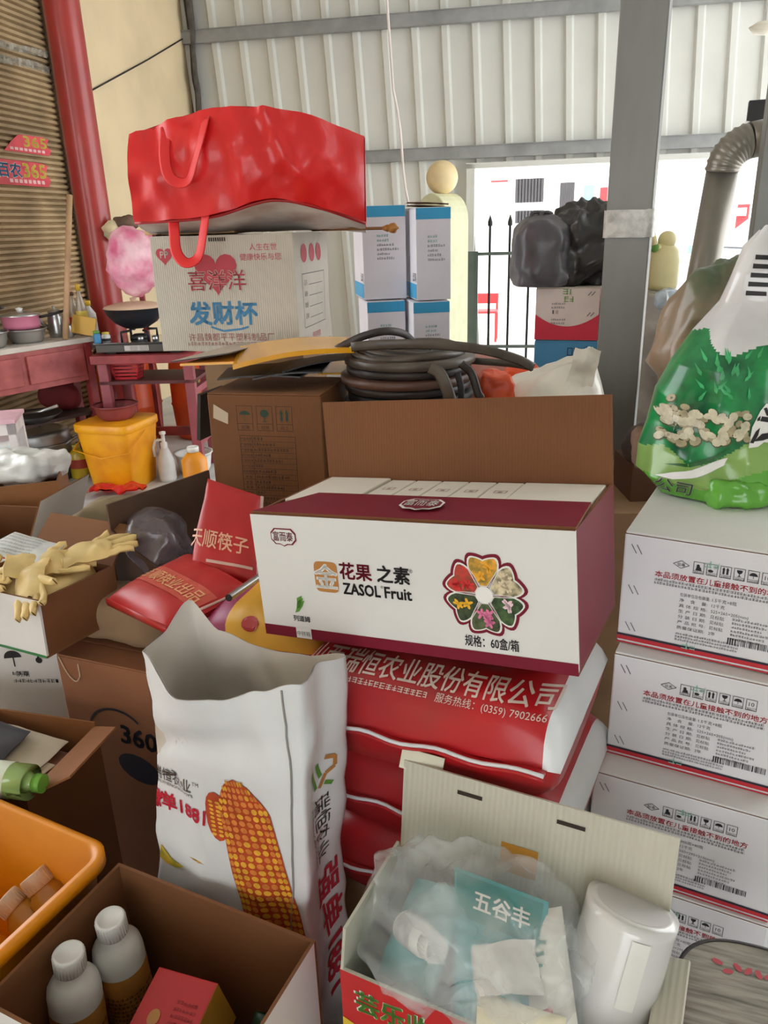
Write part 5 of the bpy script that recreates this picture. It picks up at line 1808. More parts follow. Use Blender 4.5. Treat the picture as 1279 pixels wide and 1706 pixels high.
# small white boxes packed inside
MZ = Matrix.Translation(Z.location) @ Euler(Z.rotation_euler).to_matrix().to_4x4()
INB = mat('ivory box board', (232, 226, 214), 0.5, var=0.02)
inner = [(0.008, 0.128, 0.197, 'large ivory inner box lying flat at one end of the maroon carton'), (0.130, 0.176, 0.194, 'small ivory inner box first in the row inside the maroon carton'), (0.178, 0.224, 0.194, 'small ivory inner box second in the row inside the maroon carton'),
         (0.226, 0.272, 0.194, 'small ivory inner box third in the row inside the maroon carton'), (0.274, 0.320, 0.194, 'small ivory inner box fourth in the row inside the maroon carton'), (0.322, 0.366, 0.194, 'small ivory inner box fifth in the row inside the maroon carton'),
         (0.368, 0.494, 0.195, 'large ivory inner box lying flat beside the carton corner')]
for q, (x0, x1, zt, lb) in enumerate(inner):
    T = thing('inner_box', lb, 'box', MZ @ Vector((x0, 0.085, 0.006)), Z.rotation_euler, 'ivory boxes inside the maroon carton')
    MB().box((0, 0, 0), (x1 - x0, 0.153, zt)).build('box_body', INB, T, bevel=0.002)
    if 0 < q < 6:
        fmI = lambda u, v, zt=zt: Vector((u, v, zt + 0.0008))
        k = Deco(fmI)
        k.frame(0.014, 0.085, 0.034, 0.099, 0.001)
        k.text('富', 0.024, 0.088, 0.009)
        k.build('mark', MAROON, T)

# ================================================================ open white corn sack
F0 = at(236, 1350, 0.97) + Vector((0.014, 0, 0))
CW, CD_ = 0.262, 0.118
cs = thing('corn_sack', 'open white seed sack printed with a large orange corn cob', 'sack', (F0.x, F0.y, 0.0), (0, 0, RAD(-24)))
rimz = [(0.0, 0.945), (0.10, 0.895), (0.20, 0.905), (0.30, 0.925), (0.38, 0.948), (0.45, 0.940), (0.52, 0.925), (0.62, 0.905), (0.72, 0.90), (0.82, 0.92), (0.885, 0.968), (0.94, 0.94), (1.0, 0.945)]


def interp(tab_, x):
    for (a, b), (c_, e) in zip(tab_[:-1], tab_[1:]):
        if x <= c_:
            t = (x - a) / (c_ - a)
            t = t * t * (3 - 2 * t)
            return b + (e - b) * t
    return tab_[-1][1]


# perimeter: front 0-.38, side .38-.52, back .52-.88, side .88-1
def perim(s):
    if s < 0.38:
        t = s / 0.38
        return Vector((CW * t, -0.012 * math.sin(math.pi * t)))
    if s < 0.52:
        t = (s - 0.38) / 0.14
        return Vector((CW + 0.004 * math.sin(math.pi * t), CD_ * t))
    if s < 0.88:
        t = (s - 0.52) / 0.36
        return Vector((CW * (1 - t), CD_ + 0.01 * math.sin(math.pi * t)))
    t = (s - 0.88) / 0.12
    return Vector((-0.004 * math.sin(math.pi * t), CD_ * (1 - t)))


def cornpt(s, t, inset=0.0):
    p = perim(s % 1.0)
    c_ = Vector((CW / 2, CD_ / 2))
    z = t * interp(rimz, s % 1.0)
    bulge = 1.0 + 0.05 * math.sin(math.pi * min(1, t * 1.25)) - 0.10 * max(0, 0.12 - t) / 0.12
    q = c_ + (p - c_) * bulge
    q.x += 0.03 * (q.x / CW) * max(0.0, min(1.0, (t - 0.5) / 0.4))
    q.x += 0.05 * (1 - q.x / CW) * max(0.0, min(1.0, (t - 0.45) / 0.35)) - 0.012 * (1 - q.x / CW)
    q3 = Vector((q.x, q.y, z))
    n = Vector((p.x - c_.x, p.y - c_.y, 0))
    n = n.normalized() if n.length > 0 else n
    wrk = 0.008 * fbm((q3.x, q3.y * 0.6, q3.z), 8, 4) + 0.008 * ridge((q3.x * 1.2 + q3.z * 0.5, q3.y, q3.z * 0.8), 9, 2.0) * (0.5 + 0.5 * t)
    # diagonal slump fold across the upper front
    fold = q3.z - (0.80 + 0.25 * (q3.x - 0.05))
    if s < 0.40:
        wrk -= 0.018 * math.exp(-(fold / 0.018) ** 2) * (1 - abs(q3.x / CW - 0.35))
        if t > 0.85:
            wrk += 0.010 * (t - 0.85) / 0.15 * math.sin(s / 0.38 * 6)
    if 0.38 < s < 0.52:
        wrk -= 0.02 * math.sin(math.pi * (s - 0.38) / 0.14) ** 2 * (0.3 + 0.7 * t)
    return q3 + n * (wrk - inset)


cm = MB()
cm.grid(lambda u, v: cornpt(u, v), 120, 70, cu=True)
cm_in = MB()
cm_in.grid(lambda u, v: cornpt(1 - u, 0.62 + 0.38 * v, 0.0018), 120, 30, cu=True)
cm.build('sack_outside', WSACK, cs)
cm_in.build('sack_inside', mat('sack lining', (218, 210, 200), 0.5, var=0.05), cs)
MB().grid(lambda u, v: (lambda p: Vector((CW / 2 + (p.x - CW / 2) * v, CD_ / 2 + (p.y - CD_ / 2) * v, 0.60 + 0.03 * (1 - v))))(cornpt(u, 0.63)), 60, 6, cu=True).build('grain', mat('golden grain', (190, 140, 60), 0.8, var=0.4, vs=90, bump=0.8, bs=120), cs)
bvc = cm.bvh()
fc1 = surf(bvc, (0, -0.15, 0), (1, 0, 0), (0, 0, 1), (0, 1, 0), 0.0018)
fc2 = surf(bvc, (0, -0.15, 0), (1, 0, 0), (0, 0, 1), (0, 1, 0), 0.0024)
fc3 = surf(bvc, (0, -0.15, 0), (1, 0, 0), (0, 0, 1), (0, 1, 0), 0.0034)
CORNR = mat('corn red orange', (192, 78, 44), 0.4, var=0.1, vs=30)
CORNY = mat('corn kernel yellow', (238, 178, 62), 0.35, var=0.12, vs=60)
CORNO = mat('corn kernel orange', (224, 136, 66), 0.35, var=0.12, vs=60)
ax0, ax1 = Vector((0.180, 0.780)), Vector((0.232, 0.42))
axd = (ax1 - ax0)
aln = axd.length
axd = axd.normalized()
axn = Vector((axd.y, -axd.x)) * -1


def earw(t):
    return 0.048 * min(1.0, (t / 0.16) ** 0.5 if t < 0.16 else 1.0) * (0.88 + 0.16 * t)


ns = 30
k = Deco(fc1, 0.012)
L_ = [ax0 + axd * (aln * q / ns) - axn * earw(q / ns) for q in range(ns + 1)]
R_ = [ax0 + axd * (aln * q / ns) + axn * earw(q / ns) for q in range(ns + 1)]
for q in range(ns):
    k.add([tuple(L_[q]), tuple(L_[q + 1]), tuple(R_[q + 1]), tuple(R_[q])], [(0, 1, 2, 3)])
k.build('cob_print', CORNR, cs)
k = Deco(fc1, 0.012)
k.fan((0.147, 0.70), [(0.142 + 0.020 * math.cos(a), 0.70 + 0.045 * math.sin(a)) for a in [2 * math.pi * q / 16 for q in range(16)]])
k.build('second_cob_print', CORNR, cs)
ky, ko = Deco(fc2), Deco(fc2)
rr = random.Random(3)
nrow, ncol = 30, 8
for i in range(nrow):
    t = (i + 0.6) / nrow
    wv = earw(t)
    for j in range(ncol):
        c_ = math.sin(((j + 0.5) / ncol - 0.5) * 2.6) / math.sin(1.3)
        p = ax0 + axd * (aln * t) + axn * (wv * 0.95 * c_)
        hw_ = wv / ncol * (1.25 - 0.55 * abs(c_))
        dst = ky if rr.random() < 0.35 + 0.6 * t else ko
        dst.ell(p.x, p.y, hw_ * 0.92, aln / nrow * 0.42, 8, math.atan2(axn.y, axn.x))
for i in range(9):
    for j in range(2):
        ky.ell(0.134 + 0.012 * j, 0.666 + i * 0.0075, 0.0045, 0.0028, 6)
ky.build('kernel_print', CORNY, cs)['kind'] = 'stuff'
ko.build('kernel_print', CORNO, cs)['kind'] = 'stuff'
k = Deco(fc1, 0.012)
k.poly([(0.006, 0.565), (0.020, 0.558), (0.043, 0.562), (0.062, 0.572), (0.034, 0.578), (0.016, 0.595)])
k.build('yellow_leaf_print', mat('leaf yellow', (214, 176, 60), 0.45, var=0.3, vs=40, dirt=(120, 140, 50)), cs)
k = Deco(fc1, 0.005)
k.text('瑞恒农业', 0.020, 0.730, 0.026, 'L', 0.0, width=0.080, shear=0.1)
k.text('TM', 0.104, 0.744, 0.009, 'L')
k.text('RUIHENGNONGYE', 0.030, 0.720, 0.0078, 'L', 0.0, width=0.072)
k.build('black_lettering', mat('sack black ink', (58, 52, 50), 0.5), cs)
k = Deco(fc1, 0.005)
k.text('强单1881', 0.0, 0.676, 0.036, 'L', 0.025, width=0.118, shear=0.1)
k.build('red_lettering', mat('sack red ink', (200, 34, 58), 0.45), cs)
fs1 = surf(bvc, (CW + 0.2, 0, 0), (0, 1, 0), (0, 0, 1), (-1, 0, 0), 0.0014)
k = Deco(fs1, 0.005)
k.text('瑞恒农业', 0.048, 0.712, 0.040, 'L', 0.0, width=0.115, rot=-math.pi / 2)
k.text('RUIHENGNONGYE', 0.032, 0.708, 0.012, 'L', 0.0, width=0.11, rot=-math.pi / 2)
k.build('side_lettering', mat('sack black ink', (58, 52, 50)), cs)
k = Deco(fs1, 0.005)
k.text('强单1881', 0.05, 0.57, 0.062, 'L', 0.03, width=0.25, rot=-math.pi / 2)
k.build('side_red_lettering', mat('sack red ink', (200, 34, 58)), cs)
k = Deco(fs1, 0.012)
k.line([(0.035, 0.775), (0.05, 0.735)], 0.008).line([(0.052, 0.778), (0.062, 0.75)], 0.008).line([(0.07, 0.735), (0.085, 0.725)], 0.007)
k.build('green_mark', INKGR, cs)
k = Deco(fs1, 0.012)
k.line([(0.06, 0.73), (0.072, 0.75), (0.088, 0.755), (0.088, 0.772), (0.07, 0.78)], 0.007)
k.build('gold_mark', INKO, cs)
# vertical seam line at the front edge
MB().tube([cornpt(0.345, 0.25 + 0.745 * q / 40, -0.0018) for q in range(41)], 0.0016, 5).build('seam_line', mat('seam grey', (150, 146, 140), 0.6), cs)

# ================================================================ open carton with bottles and yellow crate
struct(MB().box((-0.92, 0.46, 0), (0.0, 0.86, 0.298)).build('platform', PLAT, rot=(0, 0, RAD(-26)), loc=(-0.32, -0.02, 0)), 'low plank platform under the crate and the bottle carton', 'platform')
HD = (0.352, 0.25, 0.28)
hl = Vector((-0.538, 0.712, 0.30))
H = open_carton('bottle_carton', 'open kraft carton with white outside holding two brown labelled bottles', hl, -25.4, 0, 0, HD, dict(front=WBOARD, back=KRAFT, left=KRAFT, right=WBOARD), KRAFTI)
MH = Matrix.Translation(hl) @ Matrix.Rotation(RAD(-25.4), 4, 'Z')
LBL = mat('ochre label', (206, 142, 70), 0.45, var=0.12, vs=20)
for q, (px, py, lb) in enumerate(((188, 1512, 'white bottle with ochre label standing by the back wall of the open carton'), (97, 1588, 'white bottle with ochre label standing close to the front wall of the open carton'))):
    c_ = atz(px, py, 0.565)
    T = bottle('pesticide_bottle', lb, 'bottle', (c_.x, c_.y, 0.306), [(0.034, 0), (0.037, 0.008), (0.037, 0.185), (0.035, 0.2), (0.026, 0.214), (0.02, 0.22), (0.019, 0.232)], WPLAST, (0.0215, 0.228, 0.258), WPLAST, rot=(RAD(2), RAD(-3 + 5 * q), 1.0), lab=(0.037, 0.02, 0.168), m_lab=LBL, seg=32, capribs=30)
    k = Deco(lambda u, v: Vector((0.0382 * math.cos(u / 0.037 + 3.0), 0.0382 * math.sin(u / 0.037 + 3.0), v)))
    for z in range(7):
        k.dashes(0.01, 0.09 - 0.012 * (z % 3), 0.125 - z * 0.009, 0.0055, z + q)
    k.build('label_print', INKBR, T)
# red packet box
c_ = atz(272, 1650, 0.50)
T = thing('red_box', 'shiny red box with gold edge and small crest inside the open carton', 'box', (c_.x - 0.048, c_.y - 0.085, 0.375), (RAD(14), RAD(-3), RAD(-20)))
MB().box((0, 0, 0), (0.098, 0.15, 0.10), [1, 2, 0, 0, 0, 0]).build('box_body', [mat('lacquer red board', (192, 36, 44), 0.35, var=0.05), WBOARD, mat('gold edge', (206, 160, 60), 0.4)], T, bevel=0.0015)
k = Deco(lambda u, v: Vector((u, v, 0.1008)))
for q in range(9):
    k.dashes(0.052, 0.085, 0.112 - q * 0.009, 0.0045, q)
k.build('print', mat('dark red ink', (140, 24, 32), 0.5), T)
k = Deco(lambda u, v: Vector((u, v, 0.101)))
k.ell(0.03, 0.088, 0.009, 0.011, 14)
k.poly([(0.022, 0.072), (0.038, 0.072), (0.03, 0.082)])
k.build('crest', INKO, T)
c_ = MH @ Vector((0.29, 0.12, 0.06))
bottle('dark_cap_bottle', 'small pale bottle with dark green cap lying in the open carton', 'bottle', c_, [(0.025, 0), (0.028, 0.005), (0.028, 0.08), (0.018, 0.095), (0.016, 0.1)], mat('ivory plastic', (214, 204, 180), 0.4), (0.02, 0.1, 0.125), mat('dark green cap', (28, 62, 42), 0.4), rot=(RAD(-50), RAD(25), 0))

# yellow crate
CR = (0.52, 0.30, 0.30)
cl = Vector((-1.047, 0.915, 0.30))
T = thing('yellow_crate', 'big glossy yellow plastic crate with rounded corners holding bottles', 'crate', cl, (0, 0, RAD(-27)))
YC = mat('amber yellow plastic', (234, 144, 8), 0.4, var=0.05, coat=0.1)


def rrect(x0, y0, x1, y1, r, z, n=6):
    pts = []
    for (cx_, cy_, a0) in ((x1 - r, y1 - r, 0), (x0 + r, y1 - r, 90), (x0 + r, y0 + r, 180), (x1 - r, y0 + r, 270)):
        for q in range(n + 1):
            a = RAD(a0 + 90 * q / n)
            pts.append((cx_ + r * math.cos(a), cy_ + r * math.sin(a), z))
    return pts


w, dd, h = CR
loft([rrect(0.03, 0.03, w - 0.03, dd - 0.03, 0.03, 0.004), rrect(0.03, 0.03, w - 0.03, dd - 0.03, 0.03, 0.0), rrect(0.004, 0.004, w - 0.004, dd - 0.004, 0.035, h - 0.02), rrect(-0.008, -0.008, w + 0.008, dd + 0.008, 0.04, h - 0.02),
      rrect(-0.008, -0.008, w + 0.008, dd + 0.008, 0.04, h - 0.002), rrect(-0.004, -0.004, w + 0.004, dd + 0.004, 0.036, h), rrect(0.006, 0.006, w - 0.006, dd - 0.006, 0.033, h), rrect(0.03, 0.03, w - 0.03, dd - 0.03, 0.03, 0.008)], True).build('crate_body', YC, T)
AMB = mat('amber liquid', (178, 120, 34), 0.25, coat=0.4)
for q, (px, py, zz, r3, lb) in enumerate(((62, 1468, 0.50, (RAD(-30), RAD(-35), 0.3), 'amber bottle with pale cap leaning in the yellow crate beside its rim'),
                                          (18, 1505, 0.47, (RAD(-25), RAD(-50), 0.2), 'amber bottle with orange label lying low in the yellow crate'))):
    c_ = atz(px, py, zz)
    R3 = Euler(r3).to_matrix()
    base = c_ - R3 @ Vector((0, 0, 0.125))
    bottle('amber_bottle', lb, 'bottle', base, [(0.028, 0), (0.03, 0.006), (0.03, 0.1), (0.02, 0.112), (0.02, 0.118)], AMB, (0.0225, 0.112, 0.14), mat('pale peach cap', (226, 200, 176), 0.4), rot=r3, lab=(0.03, 0.02, 0.08), m_lab=WBOARD if q == 0 else mat('peach label', (226, 150, 110), 0.4), capribs=24, seg=28)

# ================================================================ open kraft carton with newspapers
GD = (0.40, 0.215, 0.56)
gl = Vector((-1.04, 1.215, 0.001))
G = open_carton('paper_carton', 'tall open kraft carton filled with leaflets and a green bottle', gl, -14.8, 0, 0, GD, KRAFT, mat('warm kraft inside', (142, 90, 50), 0.85, var=0.06), flaps=(('back', 0.012, 0), ('right', 0.10, 62, 0.02, 0.05)))
MG = Matrix.Translation(gl) @ Matrix.Rotation(RAD(-14.8), 4, 'Z')
LEAF = [mat('newsprint', (206, 186, 160), 0.8, var=0.12, vs=10), mat('pinkish leaflet', (206, 160, 140), 0.6, var=0.2, vs=12), mat('dark film', (84, 84, 92), 0.3, var=0.3), mat('cream leaflet', (218, 204, 180), 0.7, var=0.08)]


def pad(pts, th, amp=0.0, f=12, seed=0.0, nu=16, nv=16, p=4, mi=0):
    """soft or stiff packet spanning four corners bl, br, tr, tl; returns mesh and print mapping"""
    a, b, c_, e = [Vector(q) for q in pts]
    n = ((b - a).cross(e - a)).normalized()

    def S(u, v, s_):
        q = a.lerp(b, u).lerp(e.lerp(c_, u), v)
        t = max(0.0, 1 - abs(2 * u - 1) ** p) ** 0.5 * max(0.0, 1 - abs(2 * v - 1) ** p) ** 0.5
        wv = amp * (fbm(q, f, seed) + 0.7 * ridge(q, f * 0.8, seed + 2))
        return q + n * (s_ * (0.0006 + th / 2 * t) + wv)
    mb = MB()
    mb.grid(lambda u, v: S(u, v, 1), nu, nv, mi=mi)
    mb.grid(lambda u, v: S(1 - u, v, -1), nu, nv, mi=mi)
    W, Hh = (b - a).length, (e - a).length
    fmap = lambda u, v: S(u / W, v / Hh, 1) + n * 0.0012
    return mb, fmap, W, Hh


def inbox(M, *ps):
    return [M @ Vector(p) for p in ps]


for q, (cs_, th, m_, lb) in enumerate((
        (((0.03, 0.017, 0.495), (0.36, 0.017, 0.485), (0.35, 0.187, 0.505), (0.02, 0.196, 0.515)), 0.03, 1, 'thick pinkish leaflet bundle filling the tall open carton'),
        (((0.10, 0.013, 0.520), (0.33, 0.009, 0.515), (0.36, 0.128, 0.525), (0.12, 0.145, 0.535)), 0.008, 0, 'printed newspaper sheet on top in the tall open carton'),
        (((0.16, 0.102, 0.540), (0.34, 0.093, 0.530), (0.35, 0.187, 0.535), (0.17, 0.196, 0.555)), 0.006, 3, 'cream leaflet tucked against the back of the tall open carton'),
        (((0.0, 0.111, 0.565), (0.27, 0.085, 0.545), (0.28, 0.170, 0.560), (0.0, 0.200, 0.595)), 0.012, 2, 'dark clear film packet lying behind the green bottle'))):
    mb, fmp, W, Hh = pad(inbox(MG, *cs_), th, 0.003, 14, q)
    if q == 1:
        T = thing('paper_leaflet', lb, 'paper')
        mb.build('sheet', LEAF[m_], T)
        k = Deco(fmp, 0.02)
        for z in range(8):
            k.dashes(0.02, W - 0.04, 0.015 + z * 0.014, 0.006, z)
        k.build('print', mat('faint print', (150, 128, 108), 0.7), T)
    else:
        tag(mb.build('paper_leaflet', LEAF[m_]), lb, 'paper')
# green drink bottle lying on the paper
zb_ = 0.595
c0, c1 = atz(-40, 1293, zb_), atz(74, 1306, zb_)
c0.z = c1.z = zb_
ax = (c1 - c0).normalized()
Lb = (c1 - c0).length
T = thing('green_bottle', 'pale green drink bottle with a green cap lying on the leaflets', 'bottle')
GRB = mat('pale green plastic', (168, 200, 120), 0.2, var=0.06, coat=0.5)
pr = [(0.0, 0.012), (0.01, 0.028), (0.05, 0.031), (0.11, 0.031), (Lb - 0.055, 0.031), (Lb - 0.038, 0.022), (Lb - 0.022, 0.0135), (Lb - 0.015, 0.0135)]
MB().tube([c0 + ax * a for a, _ in pr], [r_ for _, r_ in pr], 24).build('bottle_body', GRB, T)
MB().tube([c0 + ax * (Lb - 0.018), c0 + ax * (Lb - 0.002)], 0.0165, 20).build('cap', mat('bright green cap', (124, 186, 70), 0.4), T)
MB().tube([c0 + ax * 0.02, c0 + ax * (Lb - 0.062)], 0.0316, 24, caps=False).build('label', mat('white green label', (220, 228, 204), 0.4, var=0.1, vs=14), T)
up_ = ax.cross(Vector((1, 0, 0))).normalized()
e2_ = Vector((0, 0, 1)).cross(ax).normalized()
k = Deco(lambda u, v: c0 + ax * u + (Vector((0, 0, 1)) * math.cos(v / 0.032) + (-e2_ if e2_.y > 0 else e2_) * math.sin(v / 0.032)) * 0.0322, 0.006)
for z in range(4):
    k.rect(Lb - 0.105, 0.012 + z * 0.007, Lb - 0.078, 0.016 + z * 0.007)
k.build('red_print', INKR, T)

# ================================================================ cartons at the side: gloves and others
DD = (0.235, 0.125, 0.657)
T = carton('printed_kraft_carton', 'kraft carton with a dark round stamp below the brown paper sack', (-0.715, 1.45, 0.0), -21.3, 0, 0, DD, mat('reddish kraft', (150, 98, 66), 0.8, var=0.06))
k = Deco(face_map(DD, 'front', 0.001))
k.line([(0.135 + 0.075 * math.cos(a), 0.48 + 0.065 * math.sin(a)) for a in [RAD(q) for q in range(40, 190, 10)]], 0.006)
k.text('360', 0.185, 0.46, 0.065, 'C', 0.03, rot=-0.1)
k.ell(0.175, 0.40, 0.055, 0.035, 16, -0.3)
k.build('stamp', mat('dark blue ink', (40, 40, 52), 0.6), T)
MB().tube(curve([(0.01, -0.003, 0.655), (0.025, -0.004, 0.62), (0.045, -0.004, 0.60), (0.06, -0.004, 0.615), (0.06, -0.003, 0.645)], 16), 0.0015, 5).build('string', mat('pale string', (216, 190, 160), 0.8), T)
ps = at(215, 1075, 1.55)
o = blob((ps.x + 0.01, ps.y - 0.03, 0.657 + 0.055), (0.12, 0.06, 0.05), 0.6, 0.7, 0.2, 9, 4, 0.12, 50, 24, rot=(0, 0, RAD(-21)), flat=0.658).build('paper_sack', mat('brown paper sack', (150, 122, 92), 0.85, var=0.12, vs=8))
tag(o, 'wrinkled brown paper sack slumped on the stamped kraft carton', 'sack')
ps = at(195, 1035, 1.72)
o = blob((ps.x, ps.y + 0.08, 0.657 + 0.11), (0.12, 0.10, 0.11), 0.6, 0.7, 0.2, 9, 7, 0.1, 40, 24, rot=(0, 0, RAD(-21)), flat=0.658).build('olive_bundle', mat('olive paper bundle', (136, 118, 88), 0.85, var=0.12, vs=8))
tag(o, 'olive brown paper bundle beneath the lying red packet', 'bundle')
CCD = (0.30, 0.17, 0.70)
T = carton('umbrella_carton', 'white carton with umbrella symbol beneath the glove carton', (at(104, 1120, 1.52).x - 0.298, 1.55, 0.0), -4, 0, 0, CCD, WBOARD)
k = Deco(face_map(CCD, 'front', 0.001))
k.ell(0.185, 0.60, 0.021, 0.019, 12, 0.1, 0, math.pi)
k.rect(0.184, 0.577, 0.187, 0.604)
k.text('个', 0.245, 0.60, 0.04, 'C', 0.02)
k.ell(0.245, 0.594, 0.008, 0.008, 10)
k.dashes(0.175, 0.21, 0.555, 0.009, 2)
k.dashes(0.175, 0.275, 0.535, 0.009, 3)
k.text('防潮', 0.20, 0.552, 0.016)
k.build('symbols', INKB, T)

BDm = (0.25, 0.205, 0.125)
bl_ = Vector((-0.905, 1.45, 0.707))
GL = open_carton('glove_carton', 'open white and kraft carton overflowing with cream rubber gloves', bl_, -25.7, -3.0, -0.6, BDm, dict(front=WBOARD, back=KRAFT, left=WBOARD, right=KRAFT), KRAFTI, flaps=(('back', 0.11, 55, -0.02, 0.03),))
Deco(face_map(BDm, 'front', 0.0008)).rect(0, 0, 0.25, 0.006).build('green_edge', mat('green print edge', (44, 120, 62), 0.5), GL)
MB_ = Matrix.Translation(bl_) @ Euler((RAD(-3), RAD(-0.6), RAD(-25.7))).to_matrix().to_4x4()
GLV = mat('cream rubber', (226, 196, 130), 0.55, var=0.10, vs=12)


def glove(lb, c_, rot, s_, seed, drop=0.0):
    """flat limp rubber glove: cuff, palm and five fingers in one wrinkled skin"""
    T = thing('rubber_glove', lb, 'glove', c_, rot, 'cream rubber gloves in the open carton')
    mb = MB()

    def cush(x0, y0, x1, y1, w0, w1, th, n=14):
        A_, B_ = Vector((x0, y0)), Vector((x1, y1))
        ax_ = B_ - A_
        nn_ = Vector((-ax_.y, ax_.x)).normalized()

        def fn(u, v, sd):
            q = A_ + ax_ * u
            wd = (w0 + (w1 - w0) * u) * (1.0 if u < 0.85 else math.sqrt(max(0.02, 1 - ((u - 0.85) / 0.15) ** 2)))
            q = q + nn_ * (wd * (2 * v - 1))
            t = math.sqrt(max(0, 1 - (2 * v - 1) ** 2))
            z = sd * th * t + 0.012 * s_ / 0.1 * (fbm((q.x, q.y, 0), 16, seed) + 0.8 * ridge((q.x, q.y, 0), 13, seed)) - drop * max(0, q.x) ** 2
            return Vector((q.x, q.y, z))
        mb.grid(lambda u, v: fn(u, v, 1), n, 10)
        mb.grid(lambda u, v: fn(u, 1 - v, -1), n, 10)
    s = s_
    cush(-1.0 * s, 0, 0.35 * s, 0, 0.52 * s, 0.46 * s, 0.012, 24)
    for (ya, xb, yb, wd) in ((0.34, 0.95, 0.42, 0.11), (0.12, 1.08, 0.14, 0.115), (-0.11, 1.05, -0.14, 0.115), (-0.33, 0.9, -0.40, 0.10)):
        cush(0.15 * s, ya * s, xb * s, yb * s, wd * s, wd * s, 0.007)
    cush(-0.15 * s, 0.3 * s, 0.35 * s, 0.8 * s, 0.13 * s, 0.11 * s, 0.008)
    mb.build('glove_skin', GLV, T)
    MB().tube(curve([(-1.0 * s, -0.52 * s, 0.0), (-1.02 * s, -0.2 * s, 0.012), (-1.0 * s, 0.2 * s, 0.004), (-1.0 * s, 0.52 * s, 0.0)], 14), 0.0035, 6).build('cuff_bead', GLV, T)
    return T


glove('cream rubber glove hanging over the front corner of the glove carton', MB_ @ Vector((0.20, 0.03, 0.128)), (RAD(28), RAD(12), RAD(-75)), 0.075, 1, 2.0)
glove('cream rubber glove bunched along the front rim of the glove carton', MB_ @ Vector((0.06, 0.01, 0.128)), (RAD(30), RAD(-5), RAD(-20)), 0.085, 2)
glove('cream rubber glove lying across the middle of the glove carton', MB_ @ Vector((0.17, 0.11, 0.148)), (RAD(12), RAD(6), RAD(20)), 0.085, 3)
glove('cream rubber glove spilling over the far rim of the glove carton', MB_ @ Vector((0.23, 0.19, 0.158)), (RAD(8), RAD(-4), RAD(24)), 0.075, 4)
o = blob(MB_ @ Vector((0.12, 0.11, 0.07)), (0.11, 0.095, 0.062), 0.5, 0.5, 0.12, 12, 3, 0.1, 36, 20, rot=(0, 0, RAD(-25.7))).build('glove_bundle', GLV)
tag(o, 'packed bundle of cream gloves filling the glove carton', 'gloves')
mb, fmp, W, Hh = pad([MB_ @ Vector(p) for p in ((0.0, 0.07, 0.165), (0.17, 0.085, 0.158), (0.155, 0.165, 0.17), (0.02, 0.155, 0.185))], 0.01, 0.003, 16, 2)
T = thing('leaflet_packet', 'white printed glove packet with grey text lying on the gloves', 'packet')
mb.build('packet_body', mat('white grey packet', (220, 222, 220), 0.4, var=0.08, vs=20), T)
k = Deco(fmp, 0.02)
for z in range(7):
    k.dashes(0.012, W - 0.05, 0.01 + z * 0.011, 0.005, z)
k.build('print', mat('pale grey ink', (150, 158, 156), 0.6), T)
k = Deco(fmp, 0.02)
k.rect(W - 0.012, 0.03, W - 0.004, 0.05)
k.build('green_edge', mat('green print edge', (44, 120, 62)), T)

# carton with red striped side, its flap, and the kraft carton with plastic bag
KD = (0.34, 0.2, 0.2)
kp = at(60, 915, 1.85)
T = open_carton('striped_carton', 'white green carton with a red stripe and an upright grey flap', (kp.x - 0.34, kp.y + 0.03, kp.z - 0.16), -12, 0, 0, (0.36, 0.24, 0.20), dict(front=mat('white green board', (204, 218, 206), 0.5, var=0.1, vs=8), back=WBOARD, left=WBOARD, right=WBOARD), KRAFTI, flaps=(('right', 0.11, 20, 0.02, 0.0),))
k = Deco(face_map((0.36, 0.24, 0.2), 'front', 0.001))
k.rect(0, 0.148, 0.36, 0.158)
k.build('red_stripe', STRIPE_R, T)
struct(MB().box((-0.02, -0.02, 0), (0.40, 0.28, kp.z - 0.162)).build('platform', PLAT, loc=(kp.x - 0.34, kp.y + 0.05, 0), rot=(0, 0, RAD(-12))), 'plank block under the striped carton', 'platform')
kp2 = at(98, 800, 2.2)
AD = (0.36, 0.28, 0.20)
zA = at(100, 885, 2.2).z
T = open_carton('kraft_bag_carton', 'plain kraft carton with a white plastic bag bulging out of the top', (kp2.x - 0.345, kp2.y - 0.11, zA), 17, 0, 0, (0.36, 0.28, kp2.z - zA), mat('tan kraft board', (156, 104, 62), 0.8, var=0.05), KRAFTI)
struct(MB().box((-0.01, 0.0, 0), (0.38, 0.28, zA - 0.001)).build('platform', PLAT, loc=(kp2.x - 0.345, kp2.y - 0.11, 0), rot=(0, 0, RAD(17))), 'plank block under the plain kraft carton', 'platform')
bc = at(28, 790, 2.33)
T = thing('white_plastic_bag', 'crumpled white plastic bag stuffed in the plain kraft carton', 'plastic bag')
blob((bc.x, bc.y, kp2.z + 0.01), (0.15, 0.10, 0.036), 0.7, 0.7, 0.5, 18, 2, 0.45, 80, 40).build('bag_body', mat('white bag film', (230, 232, 230), 0.3, var=0.06), T)
tag(drape(bc + Vector((-0.07, -0.03, 0.045)), (0.075, 0.012), (0, RAD(4), RAD(12)), 0.008, 14, 2, 20, 6, 0.005).build('teal_strap', mat('teal strap', (40, 150, 178), 0.4)), 'teal plastic strap lying on the white plastic bag', 'strap')

